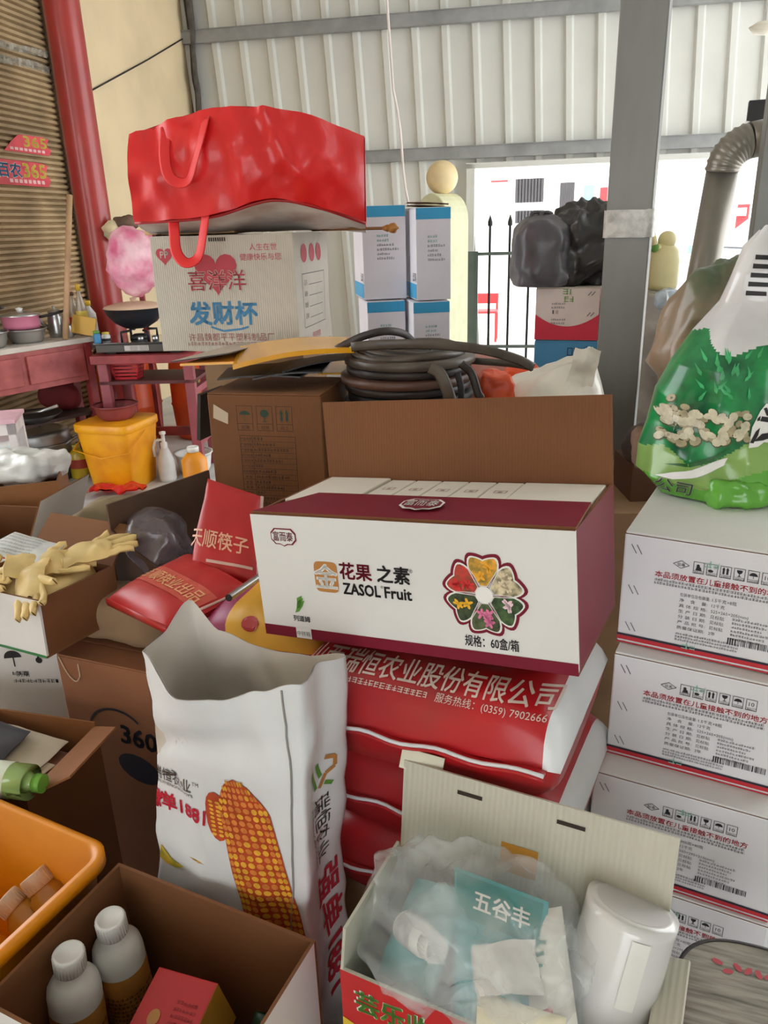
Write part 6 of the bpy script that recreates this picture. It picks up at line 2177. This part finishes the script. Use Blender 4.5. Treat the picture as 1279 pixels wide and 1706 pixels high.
# ================================================================ dark open carton with red chopstick packets
A_, B_ = at(176, 842, 1.62), at(346, 782, 1.86)
e1 = B_ - A_
e1.z = 0
yE = math.atan2(e1.y, e1.x)
e1n = e1.normalized()
e2 = Vector((-e1n.y, e1n.x, 0))
hE = (A_.z + B_.z) / 2
ED = (e1.length, 0.26, hE)
fE = Vector((A_.x, A_.y, 0)) - e2 * 0.26
DKI = mat('dark worn board', (84, 58, 40), 0.8, var=0.15, vs=6)
E_ = open_carton('dark_carton', 'dark worn open carton with a grey plastic bag inside', (fE.x, fE.y, 0.0), math.degrees(yE), 0, 0, ED, DKI, DKI)
# lower the two walls the packets lie over
for ch in E_.children:
    if ch.name.startswith('wall'):
        xs = [v.co.x for v in ch.data.vertices]
        ys = [v.co.y for v in ch.data.vertices]
        if max(ys) < 0.01 or min(xs) > ED[0] - 0.01 or max(xs) < 0.01:
            for v in ch.data.vertices:
                if v.co.z > hE - 0.01:
                    v.co.z = hE - (0.17 if max(xs) > 0.01 else (0.06 if v.co.y > 0.2 else 0.16))
ME = Matrix.Translation(E_.location) @ Matrix.Rotation(yE, 4, 'Z')
bc = at(262, 905, 1.62)
o = blob((bc.x, bc.y, bc.z), (0.068, 0.06, 0.065), 0.8, 0.8, 0.3, 14, 2, 0.2, 44, 28).build('grey_plastic_bag', mat('smoky film', (112, 100, 104), 0.22, var=0.3, vs=9, coat=0.3, alpha=(0.55, 0.95, 12)))
tag(o, 'smoky grey plastic bag crumpled inside the dark carton', 'plastic bag')
o = blob(bc + Vector((0.01, 0.02, -0.14)), (0.055, 0.05, 0.07), 0.7, 0.7, 0.2, 9, 5, 0.1).build('red_net_bag', mat('dark red net', (150, 36, 48), 0.6, var=0.3, vs=30))
tag(o, 'dark red netted bag under the grey plastic bag in the dark carton', 'bag')
CHOP = mat('chopstick packet red', (180, 30, 32), 0.4, var=0.08, vs=8)
p4 = [at(316, 958, 1.42), at(428, 975, 1.36), at(436, 828, 1.52), at(346, 797, 1.55)]
mb, fmp, W, Hh = pad(p4, 0.03, 0.004, 9, 1, 24, 28)
T = thing('chopstick_packet', 'red chopstick packet with white characters propped upright', 'packet', group='red chopstick packets')
mb.build('packet_body', CHOP, T)
Deco(fmp, 0.02).text('天顺筷子', 0.0 + W * 0.42, Hh * 0.30, 0.042, 'C', 0.012, width=W * 0.94).build('lettering', mat('pale packet ink', (226, 170, 140), 0.5), T)
Deco(fmp, 0.02).rect(W * 0.28, Hh * 0.14, W * 0.96, Hh * 0.17).build('white_line', mat('dull cream ink', (206, 170, 156), 0.5), T)
MB().tube([p4[1], p4[2]], 0.004, 6).build('side_seal', mat('pale seal', (220, 190, 180), 0.4), T)
p4 = [at(178, 1002, 1.40), at(278, 1050, 1.22), at(426, 985, 1.30), at(318, 925, 1.50)]
mb, fmp, W, Hh = pad(p4, 0.055, 0.004, 9, 3, 28, 24)
T = thing('chopstick_packet', 'red chopstick packet with gold characters lying flat on the paper bundle', 'packet', group='red chopstick packets')
mb.build('packet_body', CHOP, T)
Deco(fmp, 0.02).rect(W * 0.02, Hh * 0.33, W * 0.97, Hh * 0.62).build('pale_band', mat('pale red band', (196, 78, 62), 0.45, var=0.08), T)
f_b = lambda u, v: fmp(u, v) + Vector((0, 0, 0.0012))
Deco(f_b, 0.02).text('百顺筷业出品', W * 0.5, Hh * 0.40, 0.036, 'C', 0.01, width=W * 0.86).build('lettering', mat('gold packet ink', (222, 160, 110), 0.5), T)
MB().tube([p4[0] + Vector((0, 0, 0.0)), p4[1]], 0.01, 6, flat=(0.002, 0.009, (0, 0, 1))).build('end_seal', mat('chopstick seal', (184, 40, 36), 0.4), T)
MB().tube([p4[1].lerp(p4[2], 0.08) + Vector((0, 0, 0.012)), p4[1].lerp(p4[2], 0.95) + Vector((0, 0, 0.012))], 0.0025, 6).build('side_line', mat('dull cream ink', (206, 170, 156)), T)
# support under the lying packet and the metal tube
o = blob((at(310, 1010, 1.38).x, 1.44, 0.77), (0.11, 0.07, 0.045), 0.6, 0.6, 0.1, 9, 3, 0.05, rot=(0, 0, RAD(-25))).build('brown_cushion', mat('brown paper sack', (150, 122, 92)))
tag(o, 'brown paper pillow supporting the lying red packet', 'bundle')
T = thing('metal_tube', 'short steel tube lying between the red packet and the maroon carton', 'tube')
p0, p1 = at(381, 996, 1.18), at(436, 958, 1.30)
MB().tube([p0, p1], 0.0065, 16, caps=False).build('tube_wall', STEEL, T)
MB().tube([p0 + (p1 - p0) * 0.001, p0 + (p1 - p0) * 0.02], 0.0055, 16).build('tube_bore', BLACK, T)
# purple yellow sack
T = thing('purple_sack', 'purple and yellow printed sack squeezed beside the corn sack', 'sack', at(372, 1062, 1.22) + Vector((-0.045, 0.01, -0.05)), (RAD(4), RAD(-6), RAD(-27)))
pm = pillow((0.26, 0.22, 0.10), 4.5, 0.45, 40, 26, 0.004, 9, 5, mi=lambda u, v: 0 if u < 0.26 else 1)
pm.build('sack_body', [mat('purple print', (150, 52, 96), 0.4, var=0.1), mat('mustard print', (222, 168, 50), 0.4, var=0.08)], T)
bvp = pm.bvh()
fp_ = surf(bvp, (0, -0.1, 0.2), (1, 0, 0), (0, 0.5, 0.85), (0, 0.85, -0.5), 0.0015)
k = Deco(fp_, 0.01)
k.ell(0.12, -0.045, 0.018, 0.014, 14)
k.build('red_disc', mat('dark red disc', (176, 40, 44), 0.4), T)
k = Deco(fp_, 0.01)
k.rect(0.02, -0.105, 0.24, -0.085)
k.build('pink_strip', mat('pink strip', (206, 150, 160), 0.4), T)
struct(MB().box((-0.02, 0.02, 0), (0.22, 0.2, at(372, 1062, 1.22).z - 0.06)).build('platform', PLAT, loc=(at(372, 1062, 1.22).x - 0.02, 1.24, 0), rot=(0, 0, RAD(-27))), 'plank block under the purple sack', 'platform')

# ================================================================ open printed carton with plastic bag and film roll
IDm = (0.375, 0.19, 0.25)
zi = 0.60
bL = atz(668, 1440, zi)
yI = RAD(-26.5)
il = bL - Vector((-math.sin(yI), math.cos(yI), 0)) * 0.19
il.z = zi - 0.25
REDP = mat('red printed board', (198, 38, 42), 0.4, var=0.06)
I_ = open_carton('red_printed_carton', 'open red printed carton with upright grey white lid and clear bag inside', il, -26.5, 0, 0, IDm, dict(front=REDP, back=GBOARD, left=REDP, right=REDP), GBOARD, flaps=(('back', 0.17, 12, -0.005, 0.0), ('left', 0.075, -6, 0.0, 0.03), ('right', 0.04, 60, 0.0, 0.01)))
struct(MB().box((0, 0, 0), (0.375, 0.19, zi - 0.2515)).build('platform', PLAT, loc=(il.x, il.y, 0), rot=(0, 0, yI)), 'low plank block under the red printed carton', 'platform')
k = Deco(face_map(IDm, 'front', 0.0008))
k.text('芸乐收', 0.075, 0.192, 0.040, 'C', 0.03, width=0.105)
k.build('green_lettering', INKGR, I_)
k = Deco(face_map(IDm, 'front', 0.0006))
k.text('芸乐收', 0.075, 0.1915, 0.041, 'C', 0.06, width=0.110)
k.build('lettering_edge', INKW, I_)
k = Deco(face_map(IDm, 'front', 0.0007))
k.poly([(0, 0.0), (0.375, 0.0), (0.375, 0.115), (0.3, 0.125), (0.15, 0.135), (0.05, 0.15), (0.0, 0.165)])
k.build('yellow_field', mat('yellow print', (232, 196, 60), 0.4), I_)
# lid details: slots, ochre note, torn tab
s14, c14 = math.sin(RAD(12)), math.cos(RAD(12))
lidf = lambda e: (lambda u, v: Vector((u, 0.185 + v * s14 - e * c14, 0.25 + v * c14 + e * s14)))
for (u0, u1, v0) in ((0.08, 0.117, 0.143), (0.222, 0.26, 0.143)):
    Deco(lidf(0.0008)).rect(u0, v0, u1, v0 + 0.006).build('slot', mat('dark slot', (52, 40, 34), 0.8), I_)
lt = Deco(lidf(0.001))
lt.rect(0.15, 0.05, 0.202, 0.093)
lt.build('ochre_note', mat('ochre paper', (206, 146, 52), 0.5, var=0.05), I_)
MB().box((-0.012, 0, 0), (0.052, 0.003, 0.03)).build('torn_tab', mat('pale torn board', (232, 228, 206), 0.6), I_, loc=lidf(0.0)(0.0, 0.157), rot=(RAD(-24), RAD(5), RAD(6)))
MI = Matrix.Translation(il) @ Matrix.Rotation(yI, 4, 'Z')
# packets inside the clear bag
TEAL = mat('teal packet', (62, 168, 172), 0.35, var=0.06, vs=8)
TEALD = mat('dark teal packet', (22, 132, 128), 0.35, var=0.05)
mb, fmp, W, Hh = pad([MI @ Vector(p) for p in ((0.155, 0.01, 0.20), (0.255, 0.0, 0.21), (0.235, 0.135, 0.335), (0.105, 0.14, 0.335))], 0.02, 0.003, 12, 1, 20, 24)
T = thing('teal_packet', 'teal packet with white characters inside the clear plastic bag', 'packet')
mb.build('packet_body', TEAL, T)
Deco(fmp, 0.02).rect(0.004, Hh * 0.72, W - 0.004, Hh * 0.98).build('dark_band', TEALD, T)
Deco(lambda u, v: fmp(u, v) + Vector((0, -0.001, 0.001)), 0.02).text('五谷丰', W * 0.55, Hh * 0.80, 0.026, 'C', 0.02, width=W * 0.6).build('lettering', INKW, T)
mb, fmp, W, Hh = pad([MI @ Vector(p) for p in ((0.03, 0.05, 0.20), (0.12, 0.02, 0.235), (0.125, 0.14, 0.30), (0.045, 0.15, 0.28))], 0.025, 0.004, 12, 4)
tag(mb.build('teal_packet', mat('pale teal packet', (120, 188, 190), 0.4, var=0.15, vs=9)), 'pale teal packet deep inside the clear plastic bag', 'packet')
mb, fmp, W, Hh = pad([MI @ Vector(p) for p in ((0.25, 0.02, 0.235), (0.295, 0.05, 0.255), (0.25, 0.14, 0.33), (0.195, 0.115, 0.315))], 0.018, 0.003, 12, 6)
T = thing('white_packet', 'white paper packet with red and green marks in the clear bag', 'packet')
mb.build('packet_body', mat('white paper packet', (232, 228, 218), 0.5, var=0.04), T)
k = Deco(fmp, 0.02)
k.rect(0.01, 0.015, 0.03, 0.028)
k.build('red_mark', mat('pink red mark', (220, 90, 100), 0.5), T)
k = Deco(fmp, 0.02)
for z in range(4):
    k.rect(0.012, 0.06 + z * 0.012, 0.022 + 0.004 * z, 0.064 + z * 0.012)
k.build('green_mark', TEALD, T)
o = drape(MI @ Vector((0.205, 0.05, 0.298)), (0.04, 0.028), (RAD(35), RAD(10), RAD(10)), 0.01, 20, 5, 24, 18, 0.008).build('folded_cloth', mat('white folded cloth', (226, 220, 212), 0.8, var=0.05))
tag(o, 'white folded cloth lying on the teal packet in the clear bag', 'cloth')
R3 = (RAD(8), RAD(62), RAD(-55))
bb_ = MI @ Vector((0.055, 0.085, 0.262))
T = bottle('white_medicine_bottle', 'small white bottle lying tilted inside the clear plastic bag', 'bottle', bb_, [(0.018, 0), (0.0205, 0.004), (0.0205, 0.062), (0.017, 0.07), (0.015, 0.074)], WPLAST, (0.0165, 0.072, 0.096), WPLAST, rot=R3, lab=(0.0205, 0.01, 0.055), m_lab=mat('grey striped label', (206, 204, 204), 0.4, var=0.15, vs=60), capribs=20)
mb, fmp, W, Hh = pad([MI @ Vector(p) for p in ((0.19, -0.012, 0.262), (0.285, -0.01, 0.262), (0.285, 0.03, 0.285), (0.18, 0.02, 0.285))], 0.01, 0.002, 14, 8)
tag(mb.build('cream_card', mat('cream card', (230, 222, 196), 0.5, var=0.1, vs=14)), 'cream folded card at the front edge of the clear bag', 'card')
FILM = mat('clear poly film', (232, 236, 236), 0.18, var=0.02, coat=0.8, bump=0.9, bs=22, alpha=(0.12, 0.46, 10))
cb = blob(MI @ Vector((0.145, 0.09, 0.285)), (0.138, 0.085, 0.08), 0.7, 0.75, 0.2, 16, 4, 0.28, 150, 90, rot=(0, 0, yI))
tag(cb.build('clear_plastic_bag', FILM), 'clear plastic bag wrapped around teal packets in the open carton', 'plastic bag')

# film roll
p0, p1 = MI @ Vector((0.298, 0.072, 0.085)), at(1054, 1508, 0.735)
axr = (p1 - p0).normalized()
T = thing('film_roll', 'thick translucent white plastic film roll standing tilted in the carton', 'roll')
ROLL = mat('milky film roll', (224, 222, 220), 0.2, var=0.05, vs=6, coat=0.6, stretch=(1, 1, 0.3))
rr_ = 0.057
pts = [p0 + axr * ((p1 - p0).length * q / 20) for q in range(21)]
MB().tube(pts + [p1 + axr * 0.0008], [rr_] * 21 + [0.045], 48, caps=False).build('film_winding', ROLL, T)
MB().tube([p1 - axr * 0.03, p1 + axr * 0.0012], 0.045, 32, caps=True).build('roll_end', mat('milky film end', (208, 204, 204), 0.4), T)
uu = axr.cross(Vector((0, 1, 0))).normalized()
vv = axr.cross(uu)
if vv.y > 0:
    vv = -vv
ang0 = math.atan2(0.0, 1.0)
lab_ = lambda u, v: p1 - axr * 0.016 - axr * v + (vv * math.cos(u) + uu * math.sin(u)) * (rr_ + 0.0012)
side_ = -0.15 if (uu.x > 0) else 0.15
MB().grid(lambda u, v: lab_(side_ - 0.2 + 0.4 * u, v * 0.085), 8, 10).build('paper_strip', mat('white paper strip', (236, 234, 228), 0.5), T)

# ================================================================ green seed sack on the stack
gs = thing('green_sack', 'bulging green and white printed sack sitting on the white carton stack', 'sack')
prof = [(902, 1165, 1320), (893, 1135, 1350), (870, 1112, 1372), (830, 1094, 1385), (780, 1083, 1388), (740, 1086, 1385), (700, 1094, 1376), (650, 1110, 1365), (600, 1132, 1356), (550, 1165, 1348), (500, 1200, 1342), (450, 1232, 1338), (410, 1258, 1334), (380, 1272, 1330)]
DS = 1.36
zb0 = 1.0275
grings = []
NS = 240
for q, (py, xa, xb) in enumerate(prof):
    xb = min(xb, 1350)
    a, b = at(xa, py, DS), at(xb, py, DS)
    c_ = (a + b) / 2
    rw_ = (b - a).length / 2
    dep = min(rw_ * 0.72, 0.115)
    if q > 8:
        dep = rw_ * 0.5
    ring = []
    for k in range(NS):
        t = 2 * math.pi * k / NS
        p = Vector((rw_ * sgn(math.cos(t), 0.85), dep * sgn(math.sin(t), 0.85), 0))
        n = Vector((math.cos(t), math.sin(t), 0))
        pw = c_ + p
        wk = 0.012 * fbm(pw, 8, 3) + 0.016 * ridge((pw.x * 1.2 + pw.z * 0.8, pw.y, pw.z * 0.7), 9, 4)
        ring.append(pw + n * wk + Vector((0, 0, 0.010 * noise.noise(Vector((t * 1.5, q * 0.6, 2))))))
    grings.append(ring)
grings = [[Vector((p.x, p.y, max(p.z, zb0 + 0.0004 * i))) for p in r_] for i, r_ in enumerate(grings)]
dz = zb0 + 0.008 - sum(p.z for p in grings[1]) / NS
GSM = [mat('grass green film', (104, 178, 62), 0.25, var=0.12, vs=7, coat=0.3), mat('olive band film', (140, 178, 92), 0.28, var=0.08, coat=0.3), mat('leaf green film', (26, 138, 72), 0.28, var=0.3, vs=16, dirt=(14, 84, 52), coat=0.3), mat('white sack film', (222, 220, 220), 0.22, var=0.10, vs=5, coat=0.4)]
gm = MB()
RI = [0, 0, 0, 0, 0, 1, 2, 2, 2, 3, 3, 3, 3]
vs = [p for r_ in grings for p in r_]
fine = []
for i in range(len(grings) - 1):
    for s_ in range(14):
        fine.append(([grings[i][k].lerp(grings[i + 1][k], s_ / 14) for k in range(NS)], i + s_ / 14))
fine.append((grings[-1], len(grings) - 1))
gv = []
for r_, _ in fine:
    gv += r_
fs, ms = [], []
for i in range(len(fine) - 1):
    for k in range(NS):
        k2 = (k + 1) % NS
        fs.append((i * NS + k, i * NS + k2, (i + 1) * NS + k2, (i + 1) * NS + k))
        a = 2 * math.pi * k / NS
        lv = fine[i][1] + 0.35 * math.sin(a * 2 + 0.6) + 0.25 * math.sin(a * 5)
        fr0 = -math.sin(a)
        leafy = lv + 1.1 * math.cos(a)
        m_ = 0 if lv < 4.2 else (1 if lv < 5.3 else (2 if leafy < 8.2 else 3))
        ms.append(m_)
o0 = len(gm.v)
gm.v += [tuple(p) for p in gv]
gm.f += fs
gm.m += ms
gm.s += [True] * len(fs)
gm.add(fine[0][0], [tuple(reversed(range(NS)))], 0)
gm.build('sack_body', GSM, gs)
bvg = gm.bvh()
gO = at(1180, 853, 1.1)
gN = Vector((0.15, 1, 0)).normalized()
gU = Vector((1, -0.15, 0)).normalized()


def gmap(e):
    f = surf(bvg, (0, 0, 0), gU, (0, 0, 1), gN, e, 2.0)
    return lambda u, v: f(u, v)


# plane coordinates of a pixel on the sack's facing side
def gpx(px, py):
    r_ = ray(px, py)
    h_ = bvg.ray_cast(CAMP, r_.normalized(), 5.0)
    p = h_[0] if h_[0] is not None else at(px, py, DS - 0.1)
    return p.dot(gU), p.z


rr = random.Random(8)
PEB = [mat('pale pebble print', (214, 206, 176), 0.4, var=0.12, vs=60), mat('tan pebble print', (176, 164, 128), 0.4, var=0.12, vs=60)]  # two pebble tones of the print, pale and tan
g1, g2 = gmap(0.002), gmap(0.003)
pd = [Deco(g1, 0.012), Deco(g2, 0.012)]
rim_ = Deco(gmap(0.0014), 0.012)
bu0, bv0 = gpx(1110, 715)
bu1, bv1 = gpx(1250, 735)
for q in range(84):
    px = rr.uniform(1096, 1244)
    py = 718 - (px - 1100) * 0.05 + rr.uniform(-28, 24)
    if px < 1160:
        py -= rr.uniform(0, 45) * (1160 - px) / 60
    u, v = gpx(px, py)
    ea, eb, er_ = rr.uniform(0.006, 0.0100), rr.uniform(0.0045, 0.0075), rr.uniform(-1, 1)
    pd[q % 2].ell(u, v, ea, eb, 9, er_)
    rim_.ell(u + 0.0008, v - 0.0014, ea * 1.15, eb * 1.2, 9, er_)
rim_.build('pebble_rim_print', mat('dark pebble rim', (88, 92, 60), 0.4, var=0.1), gs)['kind'] = 'stuff'
for q in (0, 1):
    pd[q].build('pebble_print', PEB[1 - q], gs)['kind'] = 'stuff'
k = Deco(g1, 0.012)
lf = Deco(g1, 0.012)
for q in range(26):
    px, py = rr.uniform(1150, 1262), rr.uniform(585, 668)
    if px < 1150 + (668 - py) * 0.2:
        continue
    u, v = gpx(px, py)
    a = rr.uniform(0.6, 2.4)
    lf.poly([(u, v), (u + 0.006 * math.cos(a + 0.5), v + 0.006 * math.sin(a + 0.5)), (u + 0.022 * math.cos(a), v + 0.022 * math.sin(a)), (u + 0.006 * math.cos(a - 0.5), v + 0.006 * math.sin(a - 0.5))])
lf.build('leaf_print', mat('bright leaf print', (70, 178, 110), 0.35, var=0.2, vs=30), gs)['kind'] = 'stuff'
k = Deco(g1, 0.012)
pts = [gpx(*p) for p in ((1090, 790), (1120, 798), (1160, 795), (1205, 775), (1212, 762), (1160, 780), (1120, 786))]
k.poly(pts)
k.build('white_swoosh', INKW, gs)
k = Deco(g1, 0.012)
pts = [gpx(*p) for p in ((1105, 772), (1150, 771), (1190, 760), (1216, 745), (1190, 768), (1150, 778))]
k.poly(pts)
k.build('dark_swoosh', mat('dark green swoosh', (40, 100, 44), 0.35), gs)
for q in range(5):
    k = Deco(g1, 0.010)
    y0_ = 424 + q * 15
    pts = [gpx(*p) for p in ((1258 - q * 4, y0_), (1300 - q * 6, y0_ + 2), (1300 - q * 6, y0_ + 9), (1257 - q * 4, y0_ + 8))]
    k.poly(pts)
    k.build('black_bar', INKB, gs)
u, v = gpx(1118, 818)
k = Deco(g1, 0.010)
k.text('公司', u, v, 0.030, 'C', 0.03)
k.build('lettering_edge', mat('pale sack ink', (170, 176, 150), 0.4), gs)
k = Deco(g2, 0.010)
k.text('公司', u, v, 0.030, 'C', 0.0)
k.build('lettering', mat('dark sack ink', (44, 50, 40), 0.4), gs)
k = Deco(g1, 0.010)
k.poly([gpx(*p) for p in ((1246, 746), (1252, 712), (1266, 684), (1276, 672), (1300, 676), (1302, 742), (1272, 736), (1262, 744))])
k.build('lettering_field', INKW, gs)
for pl_ in (((1261, 696), (1266, 692), (1265, 700), (1260, 701)), ((1268, 693), (1300, 697), (1300, 706), (1265, 701)), ((1271, 680), (1276, 678), (1282, 692), (1276, 692)),
            ((1248, 737), (1258, 718), (1265, 712), (1262, 724), (1254, 738)), ((1254, 735), (1268, 722), (1300, 718), (1300, 728), (1278, 730), (1270, 733))):
    Deco(g2, 0.010).poly([gpx(*p) for p in pl_]).build('black_stroke', INKB, gs)
# tucked bottom folds and tie string
fb_ = at(1230, 884, 1.24)
blob((fb_.x, fb_.y + 0.03, zb0 + 0.022), (0.062, 0.045, 0.017), 0.6, 0.8, 0.7, 30, 3, 0.6, 60, 26).build('tucked_fold', GSM[0], gs)
MB().tube(curve([at(1192, 878, 1.25), at(1184, 888, 1.22), at(1176, 898, 1.19), at(1172, 902, 1.17)], 10), 0.0018, 5).build('tie_string', INKW, gs)
# second, half hidden sack behind it
c_ = at(1195, 545, 1.62)
o = MB()
o = blob((c_.x + 0.03, 1.66, 1.024 + 0.19), (0.12, 0.08, 0.19), 0.8, 0.8, 0.3, 12, 6, 0.3, 72, 44, top=0.35, flat=1.024)
tag(o.build('brown_sack', mat('brown green film', (140, 118, 96), 0.35, var=0.35, vs=6, dirt=(70, 92, 66), coat=0.2)), 'brownish printed sack peeking out behind the green sack', 'sack')

# ================================================================ stool seat
sc_ = atz(1274, 1694, 0.60)
T = thing('round_stool', 'stool with a grey wood-grain seat and dark rim beside the carton stack', 'stool', (sc_.x, sc_.y, 0), (0, 0, RAD(-20)))
GRAIN = mat('grey wood grain', (150, 144, 132), 0.5, var=0.3, vs=10, stretch=(1.2, 14, 1), dirt=(96, 92, 86))
nn = 48
ring = lambda r_, z: [(r_ * sgn(math.cos(2 * math.pi * k / nn), 0.75), r_ * sgn(math.sin(2 * math.pi * k / nn), 0.75), z) for k in range(nn)]
loft([ring(0.098, 0.575), ring(0.098, 0.6005)]).build('seat', GRAIN, T)
loft([ring(0.0985, 0.57), ring(0.103, 0.572), ring(0.103, 0.600), ring(0.0985, 0.602), ring(0.0978, 0.6015)], False).build('rim', mat('dark rim', (58, 54, 56), 0.4), T)
for q in range(4):
    a = RAD(45 + 90 * q)
    MB().tube([(0.075 * math.cos(a), 0.075 * math.sin(a), 0.575), (0.11 * math.cos(a), 0.11 * math.sin(a), 0)], 0.011, 10).build('leg', BLACK, T)
k = Deco(lambda u, v: Vector((u, v, 0.6012)))
rr = random.Random(2)
for q in range(9):
    k.ell(-0.05 + 0.012 * q, 0.055 + rr.uniform(-0.006, 0.006), 0.007, 0.004, 7, rr.uniform(0, 3))
k.build('red_smear', mat('red smear', (190, 74, 84), 0.5), T)
